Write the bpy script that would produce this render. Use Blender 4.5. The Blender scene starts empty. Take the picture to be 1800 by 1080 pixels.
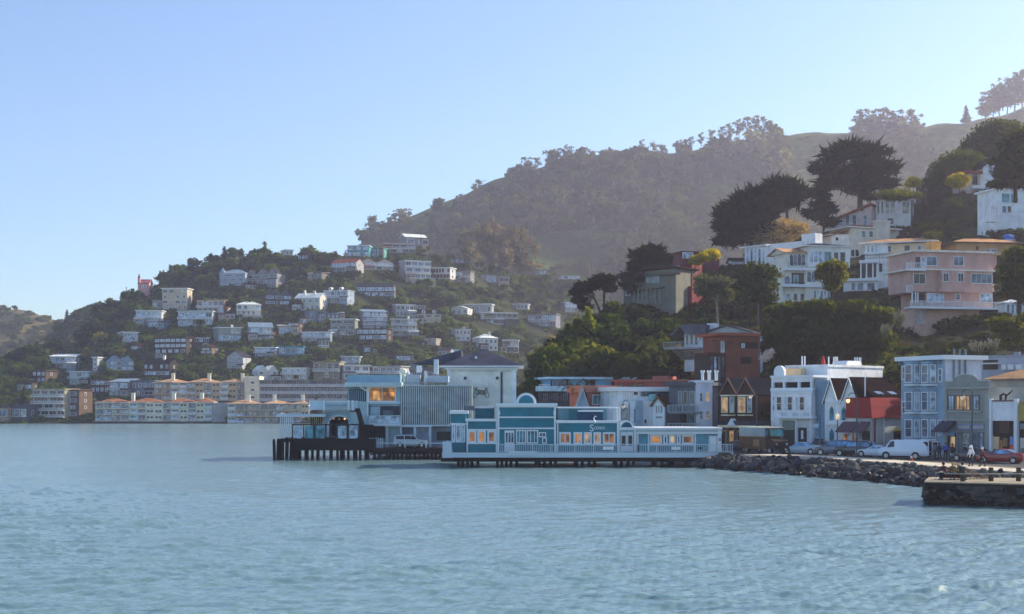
import bpy, bmesh, math, random
import numpy as np
from mathutils import Vector, Matrix, noise as mnoise

# ------------------------------------------------------------------ camera, sky, sun, exposure
FP, HC, HY = 2500.0, 7.5, 711.0          # focal length in photo pixels, eye height, horizon row
SC = bpy.context.scene
COL = SC.collection
R = math.radians
SUN_AZ, SUN_EL = 63.0, 29.0              # sun beyond the hills, to the right
cam = bpy.data.cameras.new('camera')
cam.lens, cam.sensor_width = 50.0, 36.0
cam.shift_y = (HY - 540.0) / 1800.0
cam.clip_start, cam.clip_end = 1.0, 20000.0
cam_o = bpy.data.objects.new('camera', cam)
cam_o.location = (0, 0, HC)
cam_o.rotation_euler = (R(90), 0, 0)
COL.objects.link(cam_o)
SC.camera = cam_o
W = bpy.data.worlds.new('World')
SC.world = W
W.use_nodes = True
_nt = W.node_tree
_bg = _nt.nodes['Background']
_sky = _nt.nodes.new('ShaderNodeTexSky')
_sky.sky_type = 'NISHITA'
_sky.sun_disc = False
_sky.sun_elevation, _sky.sun_rotation = R(SUN_EL), R(SUN_AZ)
_sky.air_density, _sky.dust_density, _sky.ozone_density = 1.0, 0.55, 5.0
_nt.links.new(_sky.outputs[0], _bg.inputs[0])
_bg.inputs[1].default_value = 0.13
sun = bpy.data.lights.new('sun', 'SUN')
sun.energy, sun.angle, sun.color = 4.8, R(0.5), (1.0, 0.87, 0.68)
sun_o = bpy.data.objects.new('sun', sun)
_sd = Vector((math.sin(R(SUN_AZ)) * math.cos(R(SUN_EL)), math.cos(R(SUN_AZ)) * math.cos(R(SUN_EL)), math.sin(R(SUN_EL))))
sun_o.rotation_euler = _sd.to_track_quat('Z', 'Y').to_euler()
sun_o.location = (200, 200, 400)
COL.objects.link(sun_o)
SC.view_settings.view_transform = 'Standard'
SC.view_settings.look = 'None'
SC.view_settings.gamma = 1.0
SC.view_settings.exposure = 0.7
SC.cycles.use_denoising = True
SC.cycles.max_bounces = 8
SC.cycles.transparent_max_bounces = 8
SC.cycles.volume_bounces = 1

# ------------------------------------------------------------------ helpers
def wx(px, Y): return (px - 900.0) * Y / FP
def wz(py, Y): return HC - (py - HY) * Y / FP
def Yz(py, z): return (HC - z) * FP / (py - HY)      # depth of a point of height z seen on row py

def lin(h):
    h = h.lstrip('#')
    c = [int(h[i:i + 2], 16) / 255 for i in (0, 2, 4)]
    return tuple(x / 12.92 if x <= .04045 else ((x + .055) / 1.055) ** 2.4 for x in c) + (1.0,)

MATS = {}
def mat(hexc, kind='plain', rough=.75, name=None):
    key = (hexc, kind, rough)
    if key in MATS: return MATS[key]
    m = bpy.data.materials.new(name or f'{kind}_{hexc}')
    m.use_nodes = True
    nt = m.node_tree; N = nt.nodes; L = nt.links
    b = N['Principled BSDF']
    b.inputs['Roughness'].default_value = rough
    if kind not in ('clean', 'metal'): b.inputs['Specular IOR Level'].default_value = 0.0 if kind in ('shingle', 'tile', 'wood') else .15
    c = lin(hexc)
    if kind in ('plain', 'siding', 'vsiding'): c = tuple(min(.84, x * k) for x, k in zip(c[:3], (1.30, 1.28, 1.17)))
    tc = N.new('ShaderNodeTexCoord')
    n1 = N.new('ShaderNodeTexNoise'); n1.inputs['Scale'].default_value = .55; n1.inputs['Detail'].default_value = 5
    L.new(tc.outputs['Object'], n1.inputs['Vector'])
    mr = N.new('ShaderNodeMapRange'); mr.inputs[1].default_value = .3; mr.inputs[2].default_value = .7
    var = {'plain': .17, 'siding': .15, 'vsiding': .15, 'shingle': .28, 'tile': .3, 'wood': .3, 'stone': .45, 'asphalt': .2, 'clean': .03, 'metal': .1}.get(kind, .1)
    mr.inputs[3].default_value = 1 - var; mr.inputs[4].default_value = 1 + var
    L.new(n1.outputs['Fac'], mr.inputs[0])
    mx = N.new('ShaderNodeVectorMath'); mx.operation = 'SCALE'
    mx.inputs[0].default_value = c[:3]
    L.new(mr.outputs[0], mx.inputs['Scale'])
    out = mx.outputs[0]
    if kind in ('siding', 'vsiding', 'shingle', 'tile', 'wood'):
        w = N.new('ShaderNodeTexWave'); w.wave_type = 'BANDS'; w.wave_profile = 'SAW'
        w.bands_direction = 'X' if kind in ('vsiding', 'tile') else 'Z'
        w.inputs['Scale'].default_value = {'siding': 1.5, 'vsiding': 1.2, 'shingle': 1.2, 'tile': 1.1, 'wood': 1.6}[kind]
        w.inputs['Distortion'].default_value = .3 if kind in ('shingle', 'tile', 'wood') else 0
        L.new(tc.outputs['Object'], w.inputs['Vector'])
        m2 = N.new('ShaderNodeMapRange'); m2.inputs[1].default_value = 0; m2.inputs[2].default_value = .25
        m2.inputs[3].default_value = .72; m2.inputs[4].default_value = 1.0
        L.new(w.outputs['Fac'], m2.inputs[0])
        s2 = N.new('ShaderNodeVectorMath'); s2.operation = 'SCALE'
        L.new(out, s2.inputs[0]); L.new(m2.outputs[0], s2.inputs['Scale'])
        out = s2.outputs[0]
    if kind in ('plain', 'siding', 'vsiding', 'stone', 'asphalt', 'shingle', 'tile', 'wood'):
        n2 = N.new('ShaderNodeTexNoise'); n2.inputs['Scale'].default_value = 9 if kind != 'stone' else 3.5; n2.inputs['Detail'].default_value = 6
        mp = N.new('ShaderNodeMapping'); mp.inputs['Scale'].default_value = (1, 1, .35 if kind in ('plain', 'siding') else 1)
        L.new(tc.outputs['Object'], mp.inputs[0]); L.new(mp.outputs[0], n2.inputs['Vector'])
        m3 = N.new('ShaderNodeMapRange'); m3.inputs[1].default_value = .3; m3.inputs[2].default_value = .7
        v2 = .12 if kind in ('plain', 'siding', 'vsiding') else .3
        m3.inputs[3].default_value = 1 - v2; m3.inputs[4].default_value = 1 + v2
        L.new(n2.outputs['Fac'], m3.inputs[0])
        s3 = N.new('ShaderNodeVectorMath'); s3.operation = 'SCALE'
        L.new(out, s3.inputs[0]); L.new(m3.outputs[0], s3.inputs['Scale'])
        out = s3.outputs[0]
        bp = N.new('ShaderNodeBump'); bp.inputs['Strength'].default_value = .25 if kind != 'stone' else .8
        bp.inputs['Distance'].default_value = .03 if kind != 'stone' else .12
        L.new(n2.outputs['Fac'], bp.inputs['Height']); L.new(bp.outputs[0], b.inputs['Normal'])
    if kind == 'metal': b.inputs['Metallic'].default_value = .6
    L.new(out, b.inputs['Base Color'])
    MATS[key] = m
    return m

def glass(key, hexc, rough=.06, emit=None, es=0.0):
    k = ('glass', key)
    if k in MATS: return MATS[k]
    m = bpy.data.materials.new('glass_' + key); m.use_nodes = True
    nt = m.node_tree; b = nt.nodes['Principled BSDF']
    tc = nt.nodes.new('ShaderNodeTexCoord'); n = nt.nodes.new('ShaderNodeTexNoise')
    n.inputs['Scale'].default_value = 1.1; n.inputs['Detail'].default_value = 3
    gm = nt.nodes.new('ShaderNodeNewGeometry')
    nt.links.new(gm.outputs['Position'], n.inputs['Vector'])
    mr = nt.nodes.new('ShaderNodeMapRange'); mr.inputs[1].default_value = .35; mr.inputs[2].default_value = .65
    mr.inputs[3].default_value = .35; mr.inputs[4].default_value = 1.5
    nt.links.new(n.outputs['Fac'], mr.inputs[0])
    s = nt.nodes.new('ShaderNodeVectorMath'); s.operation = 'SCALE'; s.inputs[0].default_value = lin(hexc)[:3]
    nt.links.new(mr.outputs[0], s.inputs['Scale']); nt.links.new(s.outputs[0], b.inputs['Base Color'])
    b.inputs['Roughness'].default_value = rough
    if emit:
        n2 = nt.nodes.new('ShaderNodeTexNoise'); n2.inputs['Scale'].default_value = .9; n2.inputs['Detail'].default_value = 2
        nt.links.new(gm.outputs['Position'], n2.inputs['Vector'])
        m2 = nt.nodes.new('ShaderNodeMapRange'); m2.inputs[1].default_value = .35; m2.inputs[2].default_value = .75
        m2.inputs[3].default_value = .03; m2.inputs[4].default_value = es
        nt.links.new(n2.outputs['Fac'], m2.inputs[0])
        b.inputs['Emission Color'].default_value = lin(emit)
        nt.links.new(m2.outputs[0], b.inputs['Emission Strength'])
    MATS[k] = m
    return m

G = {'dark': glass('dark', '1c2730'), 'mid': glass('mid', '54697c'), 'pale': glass('pale', 'a9bccb', .15),
     'teal': glass('teal', '3f8590'), 'warm': glass('warm', '3a2c22', .1, 'ffae55', .3), 'lit': glass('lit', '8a6a45', .2, 'ffc98a', .4),
     'curtain': glass('curtain', 'b9b7ae', .4)}
WHITE = mat('dfe3e4'); TRIM = mat('e6e9ea', 'clean', .5); BLACK = mat('0d0f12', 'clean', .5); STEEL = mat('8d949a', 'metal', .4)
DKWOOD = mat('241f1d', 'wood', .85)

def foliage(key, hexc, var=.5, trans=.4, scale=.5):
    k = ('fol', key)
    if k in MATS: return MATS[k]
    m = bpy.data.materials.new('foliage_' + key); m.use_nodes = True
    nt = m.node_tree; N = nt.nodes; L = nt.links
    for n in list(N):
        if n.type == 'BSDF_PRINCIPLED': N.remove(n)
    out = [n for n in N if n.type == 'OUTPUT_MATERIAL'][0]
    g = N.new('ShaderNodeNewGeometry'); ns = N.new('ShaderNodeTexNoise'); ns.inputs['Scale'].default_value = scale; ns.inputs['Detail'].default_value = 6
    ns.inputs['Roughness'].default_value = .7
    L.new(g.outputs['Position'], ns.inputs['Vector'])
    oi = N.new('ShaderNodeObjectInfo')
    ad = N.new('ShaderNodeMath'); ad.operation = 'MULTIPLY_ADD'; ad.inputs[1].default_value = .5; 
    L.new(oi.outputs['Random'], ad.inputs[0]); L.new(ns.outputs['Fac'], ad.inputs[2])
    rp = N.new('ShaderNodeValToRGB')
    c = lin(hexc)
    lo = tuple(x * (1 - var) for x in c[:3]) + (1,)
    hi = (min(1, c[0] * (1 + var * 1.6)), min(1, c[1] * (1 + var * 1.25)), c[2] * (1 + var * .35), 1)
    rp.color_ramp.elements[0].position = .4; rp.color_ramp.elements[0].color = lo
    rp.color_ramp.elements[1].position = .92; rp.color_ramp.elements[1].color = hi
    L.new(ad.outputs[0], rp.inputs[0])
    d = N.new('ShaderNodeBsdfDiffuse'); t = N.new('ShaderNodeBsdfTranslucent'); mx = N.new('ShaderNodeMixShader')
    L.new(rp.outputs[0], d.inputs[0])
    wm = N.new('ShaderNodeVectorMath'); wm.operation = 'MULTIPLY'; wm.inputs[1].default_value = (1.7, 1.45, .5)
    L.new(rp.outputs[0], wm.inputs[0]); L.new(wm.outputs[0], t.inputs[0])
    mx.inputs[0].default_value = trans
    L.new(d.outputs[0], mx.inputs[1]); L.new(t.outputs[0], mx.inputs[2]); L.new(mx.outputs[0], out.inputs[0])
    MATS[k] = m
    return m

BARK = mat('4b4038', 'wood', .9); PALEBARK = mat('8d8275', 'wood', .9)

class MB:
    def __init__(s): s.v = []; s.f = []; s.m = []
    def poly(s, pts, m=0):
        i = len(s.v); s.v += [tuple(p) for p in pts]; s.f.append(tuple(range(i, i + len(pts)))); s.m.append(m)
        return s
    def box(s, x0, x1, y0, y1, z0, z1, m=0):
        if x1 < x0: x0, x1 = x1, x0
        if y1 < y0: y0, y1 = y1, y0
        if z1 < z0: z0, z1 = z1, z0
        i = len(s.v)
        s.v += [(x0, y0, z0), (x1, y0, z0), (x1, y1, z0), (x0, y1, z0), (x0, y0, z1), (x1, y0, z1), (x1, y1, z1), (x0, y1, z1)]
        for q in ((0, 3, 2, 1), (4, 5, 6, 7), (0, 1, 5, 4), (1, 2, 6, 5), (2, 3, 7, 6), (3, 0, 4, 7)):
            s.f.append(tuple(i + k for k in q)); s.m.append(m)
        return s
    def prism(s, pts, axis, c0, c1, m=0):
        """extrude a closed polygon; axis 'y': pts are (x,z); axis 'x': pts are (y,z); axis 'z': pts are (x,y)"""
        def mk(p, c): return (p[0], c, p[1]) if axis == 'y' else (c, p[0], p[1]) if axis == 'x' else (p[0], p[1], c)
        n = len(pts); i = len(s.v)
        s.v += [mk(p, c0) for p in pts] + [mk(p, c1) for p in pts]
        s.f.append(tuple(i + k for k in range(n))); s.m.append(m)
        s.f.append(tuple(i + n + k for k in reversed(range(n)))); s.m.append(m)
        for k in range(n):
            k2 = (k + 1) % n
            s.f.append((i + k2, i + k, i + n + k, i + n + k2)); s.m.append(m)
        return s
    def tube(s, pts, r, n=6, m=0, r2=None):
        pts = [Vector(p) for p in pts]; K = len(pts); i0 = len(s.v)
        for k, p in enumerate(pts):
            d = (pts[min(k + 1, K - 1)] - pts[max(k - 1, 0)]).normalized()
            a = d.orthogonal().normalized() if abs(d.z) < .9 else d.cross(Vector((0, 1, 0))).normalized()
            b = d.cross(a)
            rr = r if r2 is None else r + (r2 - r) * k / max(1, K - 1)
            for j in range(n):
                an = 2 * math.pi * j / n
                s.v.append(tuple(p + a * (rr * math.cos(an)) + b * (rr * math.sin(an))))
        for k in range(K - 1):
            for j in range(n):
                j2 = (j + 1) % n
                s.f.append((i0 + k * n + j, i0 + k * n + j2, i0 + (k + 1) * n + j2, i0 + (k + 1) * n + j)); s.m.append(m)
        s.f.append(tuple(i0 + j for j in reversed(range(n)))); s.m.append(m)
        s.f.append(tuple(i0 + (K - 1) * n + j for j in range(n))); s.m.append(m)
        return s
    def lathe(s, prof, c=(0, 0, 0), n=12, m=0, axis='z'):
        i0 = len(s.v)
        for (r, z) in prof:
            for j in range(n):
                a = 2 * math.pi * j / n
                p = (r * math.cos(a), r * math.sin(a), z)
                if axis == 'x': p = (p[2], p[0], p[1])
                if axis == 'y': p = (p[0], p[2], p[1])
                s.v.append((p[0] + c[0], p[1] + c[1], p[2] + c[2]))
        for k in range(len(prof) - 1):
            for j in range(n):
                j2 = (j + 1) % n
                s.f.append((i0 + k * n + j, i0 + k * n + j2, i0 + (k + 1) * n + j2, i0 + (k + 1) * n + j)); s.m.append(m)
        s.f.append(tuple(i0 + j for j in reversed(range(n)))); s.m.append(m)
        s.f.append(tuple(i0 + (len(prof) - 1) * n + j for j in range(n))); s.m.append(m)
        return s
    def mesh(s, name, mats, smooth=False):
        me = bpy.data.meshes.new(name)
        me.from_pydata(s.v, [], s.f)
        for mm in (mats if isinstance(mats, (list, tuple)) else [mats]): me.materials.append(mm)
        if any(s.m): me.polygons.foreach_set('material_index', s.m)
        if smooth: me.polygons.foreach_set('use_smooth', [True] * len(s.f))
        me.update()
        return me
    def build(s, name, mats, parent=None, loc=None, rot=None, smooth=False, fix=True):
        me = s.mesh(name, mats, smooth)
        if fix:
            bm = bmesh.new(); bm.from_mesh(me); bmesh.ops.recalc_face_normals(bm, faces=bm.faces); bm.to_mesh(me); bm.free()
        return link(name, me, parent, loc, rot)

def link(name, me, parent=None, loc=None, rot=None):
    o = bpy.data.objects.new(name, me); COL.objects.link(o)
    if parent: o.parent = parent
    if loc is not None: o.location = loc
    if rot is not None: o.rotation_euler = rot
    return o
def tag(o, label=None, cat=None, group=None, kind=None):
    if label: o['label'] = label
    if cat: o['category'] = cat
    if group: o['group'] = group
    if kind: o['kind'] = kind
    return o
def empty(name, loc, rz, label, cat, group=None):
    o = bpy.data.objects.new(name, None); COL.objects.link(o)
    o.empty_display_size = .3
    o.location = loc; o.rotation_euler = (0, 0, rz)
    return tag(o, label, cat, group)
def copy_thing(o, parent=None):
    c = o.copy(); COL.objects.link(c)
    if parent: c.parent = parent
    for ch in list(KIDS.get(o.name, [])) or [x for x in o.children]:
        copy_thing(ch, c)
    return c
KIDS = {}

def np_mesh(name, V, Fq, mats, M=None, smooth=False):
    V = np.asarray(V, dtype=np.float32); Fq = np.asarray(Fq, dtype=np.int32)
    me = bpy.data.meshes.new(name)
    me.vertices.add(len(V)); me.vertices.foreach_set('co', V.ravel())
    nl = Fq.size
    me.loops.add(nl); me.loops.foreach_set('vertex_index', Fq.ravel())
    me.polygons.add(len(Fq)); me.polygons.foreach_set('loop_start', np.arange(0, nl, Fq.shape[1], dtype=np.int32))
    for mm in (mats if isinstance(mats, (list, tuple)) else [mats]): me.materials.append(mm)
    if M is not None: me.polygons.foreach_set('material_index', np.asarray(M, dtype=np.int32))
    if smooth: me.polygons.foreach_set('use_smooth', np.ones(len(Fq), dtype=bool))
    me.update(calc_edges=True)
    return me

BOXES = []        # screen rectangles (x0,x1,y0,y1,Y) kept clear of planting in front

class Fac:
    """A facade: a vertical plane seen between photo columns x0 and x1 at depths Y0 and Y1, with its own thing."""
    def __init__(s, name, label, cat, x0, Y0, x1, Y1, z0, group=None, rect=None):
        s.A = Vector((wx(x0, Y0), Y0)); B = Vector((wx(x1, Y1), Y1)); d = B - s.A
        s.L = d.length; s.e = d / s.L; s.n = Vector((-s.e.y, s.e.x)); s.z0 = z0
        s.r = empty(name, (s.A.x, s.A.y, z0), math.atan2(s.e.y, s.e.x), label, cat, group)
        s.x0, s.x1 = x0, x1
        if rect: BOXES.append((x0, x1, rect[0], rect[1], (Y0 + Y1) / 2))
    def u(s, px, d=0.0):
        k = (px - 900.0) / FP; a = s.A + s.n * d
        return (k * a.y - a.x) / (s.e.x - k * s.e.y)
    def z(s, px, py, d=0.0):
        Y = (s.A + s.e * s.u(px, d) + s.n * d).y
        return wz(py, Y) - s.z0
    def rng(s, x0, x1, yt, yb, d=0.0):
        m = (x0 + x1) / 2
        return s.u(x0, d), s.u(x1, d), s.z(m, yb, d), s.z(m, yt, d)
    def mbox(s, mb, x0, x1, yt, yb, d0, d1, m=0, ext=0):
        a, b, c, e = s.rng(x0, x1, yt, yb, d0)
        mb.box(a, b, d0, d1, c - ext, e, m); return mb
    def box(s, name, mt, x0, x1, yt, yb, d0, d1, parent=None, ext=0):
        return s.mbox(MB(), x0, x1, yt, yb, d0, d1, 0, ext).build(name, mt, parent or s.r, fix=False)
    def wall(s, mt, x0, x1, yt, yb, d0, d1, ext=3.0, name='wall'):
        return s.box(name, mt, x0, x1, yt, yb, d0, d1, None, ext)
    def win(s, x0, x1, yt, yb, d=0.0, nx=1, ny=2, frame=None, gl='dark', fw=.1, name='window', sub=True, parent=None):
        a, b, c, e = s.rng(x0, x1, yt, yb, d)
        return window(parent or s.r, a, b, c, e, d, nx, ny, frame or TRIM, gl, fw, name, sub)
    def rail(s, mt, x0, x1, yt, yb, d, name='railing', step=.14, post=.035, solid=None, ret=0.0):
        a, b, c, e = s.rng(x0, x1, yt, yb, d)
        return railing(s.r, a, b, c, e, d, mt, name, step, post, solid, ret)

WM = {}
def window(parent, a, b, c, e, d, nx=1, ny=2, frame=None, gl='dark', fw=.1, name='window', sub=True):
    w, h = round(abs(b - a), 2), round(abs(e - c), 2)
    frame = frame or TRIM
    k = (w, h, nx, ny, frame.name, gl, fw, sub, name)
    if k not in WM:
        mb = MB(); y0, y1 = -.09, .01
        mb.box(0, fw, y0, y1, 0, h); mb.box(w - fw, w, y0, y1, 0, h); mb.box(fw, w - fw, y0, y1, h - fw, h); mb.box(fw, w - fw, y0 - .04, y1, 0, fw)
        t = fw * .5
        for i in range(1, nx): mb.box(w * i / nx - t / 2, w * i / nx + t / 2, y0 + .02, y1, fw, h - fw)
        for i in range(1, ny): mb.box(fw, w - fw, y0 + .025, y1, h * i / ny - t / 2, h * i / ny + t / 2)
        if not sub: mb.poly([(fw, -.025, fw), (w - fw, -.025, fw), (w - fw, -.025, h - fw), (fw, -.025, h - fw)], 1)
        fm = mb.mesh(name, [frame, G[gl]])
        pm = None
        if sub: pm = MB().box(fw * .5, w - fw * .5, -.03, .0, fw * .5, h - fw * .5).mesh('pane', G[gl])
        WM[k] = (fm, pm)
    fm, pm = WM[k]
    o = link(name, fm, parent, (min(a, b), d, min(c, e)))
    if pm: link('pane', pm, o)
    return o

def railing(parent, a, b, c, e, d, mt, name='railing', step=.14, post=.035, solid=None, ret=0.0):
    mb = MB(); t = .05
    mb.box(a, b, d - t, d + t, e - .08, e); mb.box(a, b, d - t * .6, d + t * .6, c + .06, c + .12)
    if solid is not None:
        mb.poly([(a, d, c + .1), (b, d, c + .1), (b, d, e - .06), (a, d, e - .06)], 1)
        n = max(1, round((b - a) / 1.6))
        for i in range(n + 1):
            x = a + (b - a) * i / n
            mb.box(x - .04, x + .04, d - .045, d + .045, c, e - .01)
    else:
        n = max(2, round((b - a) / step))
        for i in range(n + 1):
            x = a + (b - a) * i / n
            p = post * (2 if i % 10 == 0 else 1)
            mb.box(x - p / 2, x + p / 2, d - p / 2, d + p / 2, c, e - .04)
    if ret:
        for x in (a, b): mb.box(x - t, x + t, d, d + ret, e - .08, e); mb.box(x - t * .5, x + t * .5, d, d + ret, c + .3, c + .36)
    return mb.build(name, [mt, solid or mt], parent, fix=False)

def gable_f(parent, x0, x1, ze, za, y0, y1, roof, wall=None, ov=.35, th=.18, name='roof', trim=None):
    xm = (x0 + x1) / 2; sl = (za - ze) / max(.1, xm - x0)
    mb = MB()
    lo = ze - sl * ov
    mb.prism([(x0 - ov, lo), (xm, za), (x1 + ov, lo), (x1 + ov, lo + th), (xm, za + th), (x0 - ov, lo + th)], 'y', y0 - ov, y1 + ov)
    o = mb.build(name, roof, parent)
    if wall: MB().prism([(x0, ze), (x1, ze), (xm, za)], 'y', y0, y1).build('gable_wall', wall, parent)
    if trim:
        MB().prism([(x0 - ov, lo - .12), (xm, za - .12), (x1 + ov, lo - .12), (x1 + ov, lo + th), (xm, za + th), (x0 - ov, lo + th)], 'y', y0 - ov - .08, y0 - ov - .002).build('bargeboard', trim, parent)
    return o
def gable_s(parent, x0, x1, ze, za, y0, y1, roof, wall=None, ov=.35, th=.18, name='roof'):
    ym = (y0 + y1) / 2; sl = (za - ze) / (ym - y0); lo = ze - sl * ov
    o = MB().prism([(y0 - ov, lo), (ym, za), (y1 + ov, lo), (y1 + ov, lo + th), (ym, za + th), (y0 - ov, lo + th)], 'x', x0 - ov, x1 + ov).build(name, roof, parent)
    if wall: MB().prism([(y0, ze), (y1, ze), (ym, za)], 'x', x0, x1).build('gable_wall', wall, parent)
    return o
def hip(parent, x0, x1, ze, za, y0, y1, roof, ov=.4, th=.15, name='roof', fascia=None):
    x0 -= ov; x1 += ov; y0 -= ov; y1 += ov
    w, d = x1 - x0, y1 - y0; i = min(w, d) / 2 * .98
    if w >= d: r0, r1 = (x0 + i, (y0 + y1) / 2), (x1 - i, (y0 + y1) / 2)
    else: r0, r1 = ((x0 + x1) / 2, y0 + i), ((x0 + x1) / 2, y1 - i)
    mb = MB()
    b = [(x0, y0, ze + th), (x1, y0, ze + th), (x1, y1, ze + th), (x0, y1, ze + th)]
    p, q = (r0[0], r0[1], za), (r1[0], r1[1], za)
    if w >= d:
        mb.poly([b[0], b[1], q, p]); mb.poly([b[1], b[2], q]); mb.poly([b[2], b[3], p, q]); mb.poly([b[3], b[0], p])
    else:
        mb.poly([b[0], b[1], p]); mb.poly([b[1], b[2], q, p]); mb.poly([b[2], b[3], q]); mb.poly([b[3], b[0], p, q])
    mb.box(x0, x1, y0, y1, ze, ze + th - .003, 1)
    return mb.build(name, [roof, fascia or TRIM], parent, fix=False)
def flat(parent, x0, x1, z, y0, y1, mt, th=.3, ov=.25, name='roof', top=None):
    mb = MB().box(x0 - ov, x1 + ov, y0 - ov, y1 + ov, z, z + th)
    if top: mb.box(x0 - ov + .25, x1 + ov - .25, y0 - ov + .25, y1 + ov - .25, z + th - .01, z + th + .02, 1)
    return mb.build(name, [mt, top or mt], parent, fix=False)
def chimney(parent, x, y, z0, z1, w, mt):
    MB().box(x - w / 2, x + w / 2, y - w / 2, y + w / 2, z0, z1).box(x - w * .62, x + w * .62, y - w * .62, y + w * .62, z1 - .02, z1 + .18).build('chimney', mt, parent, fix=False)
# ------------------------------------------------------------------ terrain
def vnoise(x, y, s, seed=0.0):
    return mnoise.noise(Vector((x / s, y / s, seed)))

class Terrain:
    def __init__(s, Y0, Y1, pb, pt, g=1.0, x0=-400, x1=2200):
        s.Y0, s.Y1, s.pb, s.pt, s.g, s.x0, s.x1 = Y0, Y1, pb, pt, g, x0, x1
    def tab(s, t, px):
        return float(np.interp(px, [a for a, _ in t], [b for _, b in t])) if isinstance(t, list) else float(t)
    def Y(s, px, py):
        b, t = s.tab(s.pb, px), s.tab(s.pt, px)
        k = min(1.0, max(0.0, (b - py) / (b - t)))
        Y0, Y1 = s.tab(s.Y0, px), s.tab(s.Y1, px)
        return Y0 + (Y1 - Y0) * k ** s.g
    def at(s, px, t):
        b, tt = s.tab(s.pb, px), s.tab(s.pt, px)
        Y0, Y1 = s.tab(s.Y0, px), s.tab(s.Y1, px)
        k = min(1.0, t)
        Y = Y0 + (Y1 - Y0) * max(k, 0) ** s.g; py = b + (tt - b) * max(k, 0)
        z = wz(py, Y)
        if t > 1:
            e = (t - 1) * (Y1 - Y0); Y += e; z -= e * .25 + (e * e) * .0004
        if t < 0: Y += t * 40; z = min(z, 1.2) + t * 20
        return Vector((wx(px, Y), Y, z))
    def build(s, name, mt, step=8, nt=70, amp=1.0, ns=25.0, mi=None, back=1.35):
        ts = [-.1] + [i / nt * back for i in range(nt + 1)]
        xs = np.arange(s.x0, s.x1 + 1, step)
        V = []
        for t in ts:
            for x in xs:
                p = s.at(x, t)
                f = min(1, max(0, t * 6))
                p.z += f * (vnoise(p.x, p.y, ns) * amp + vnoise(p.x, p.y, ns * .3, 5) * amp * .4)
                V.append(p[:])
        n = len(xs); Fq = []
        for i in range(len(ts) - 1):
            for j in range(n - 1):
                a = i * n + j
                Fq.append((a, a + 1, a + n + 1, a + n))
        o = link(name, np_mesh(name, V, Fq, mt, smooth=True))
        return tag(o, kind='structure')

def ground_mat(key, c1, c2, c3, sc=.02):
    m = bpy.data.materials.new('ground_' + key); m.use_nodes = True
    nt = m.node_tree; N = nt.nodes; L = nt.links; b = N['Principled BSDF']; b.inputs['Roughness'].default_value = .95; b.inputs['Specular IOR Level'].default_value = .1
    g = N.new('ShaderNodeNewGeometry')
    a = N.new('ShaderNodeTexNoise'); a.inputs['Scale'].default_value = sc; a.inputs['Detail'].default_value = 8; a.inputs['Roughness'].default_value = .65
    L.new(g.outputs['Position'], a.inputs['Vector'])
    rp = N.new('ShaderNodeValToRGB'); e = rp.color_ramp.elements
    e[0].position = .36; e[0].color = lin(c1); e[1].position = .66; e[1].color = lin(c3)
    k = e.new(.5); k.color = lin(c2)
    L.new(a.outputs['Fac'], rp.inputs[0])
    n2 = N.new('ShaderNodeTexNoise'); n2.inputs['Scale'].default_value = sc * 18; n2.inputs['Detail'].default_value = 6
    L.new(g.outputs['Position'], n2.inputs['Vector'])
    mr = N.new('ShaderNodeMapRange'); mr.inputs[1].default_value = .3; mr.inputs[2].default_value = .7; mr.inputs[3].default_value = .6; mr.inputs[4].default_value = 1.4
    L.new(n2.outputs['Fac'], mr.inputs[0])
    sv = N.new('ShaderNodeVectorMath'); sv.operation = 'SCALE'
    L.new(rp.outputs[0], sv.inputs[0]); L.new(mr.outputs[0], sv.inputs['Scale']); L.new(sv.outputs[0], b.inputs['Base Color'])
    bp = N.new('ShaderNodeBump'); bp.inputs['Strength'].default_value = .9; bp.inputs['Distance'].default_value = .6 / (sc * 50)
    L.new(n2.outputs['Fac'], bp.inputs['Height']); L.new(bp.outputs[0], b.inputs['Normal'])
    return m

GM_FAR = ground_mat('scrub', '222a19', '30391f', '454825', .03)
GM_BACK = ground_mat('ridge', '36441f', '4f612a', '75803a', .008)
GM_LEFT = ground_mat('meadow', '454a2a', '6a5c36', '84803f', .012)
GM_NEAR = ground_mat('slope', '1f2716', '2b331a', '3d3c24', .06)

T_FAR = Terrain(556, [(-400, 630), (0, 640), (150, 690), (330, 745), (600, 760), (700, 790), (950, 860), (1150, 880)], 743,
                [(-400, 660), (-50, 655), (20, 648), (65, 626), (104, 616), (130, 628), (155, 598), (179, 560), (207, 538), (246, 522), (282, 502), (315, 488), (353, 470),
                 (420, 458), (518, 452), (600, 452), (687, 452), (740, 448), (800, 462), (860, 480), (935, 505), (1000, 530), (1150, 560)], .95, -400, 1150)
T_BACK = Terrain(1010, 1380, 640,
                 [(500, 560), (560, 500), (600, 462), (630, 440), (660, 420), (700, 393), (750, 366), (800, 343), (830, 332), (880, 318), (920, 306), (960, 292), (1000, 284), (1060, 280),
                  (1120, 272), (1165, 272), (1200, 264), (1260, 252), (1310, 244), (1350, 242), (1375, 238), (1400, 233), (1440, 231), (1480, 233), (1510, 240), (1560, 246), (1630, 236),
                  (1690, 219), (1720, 207), (1740, 200), (1780, 185), (1800, 176), (1900, 150), (2100, 120), (2600, 100)], 1.0, 480, 2600)
T_LEFT = Terrain(950, 1350, 720, [(-500, 560), (-200, 530), (0, 539), (30, 538), (60, 546), (90, 556), (110, 562), (140, 580), (250, 640)], 1.0, -500, 250)
T_MID = Terrain(760, 950, 720, [(-200, 700), (60, 640), (95, 592), (112, 572), (130, 556), (150, 551), (170, 546), (200, 545), (260, 560), (330, 600)], 1.0, -200, 330)
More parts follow.
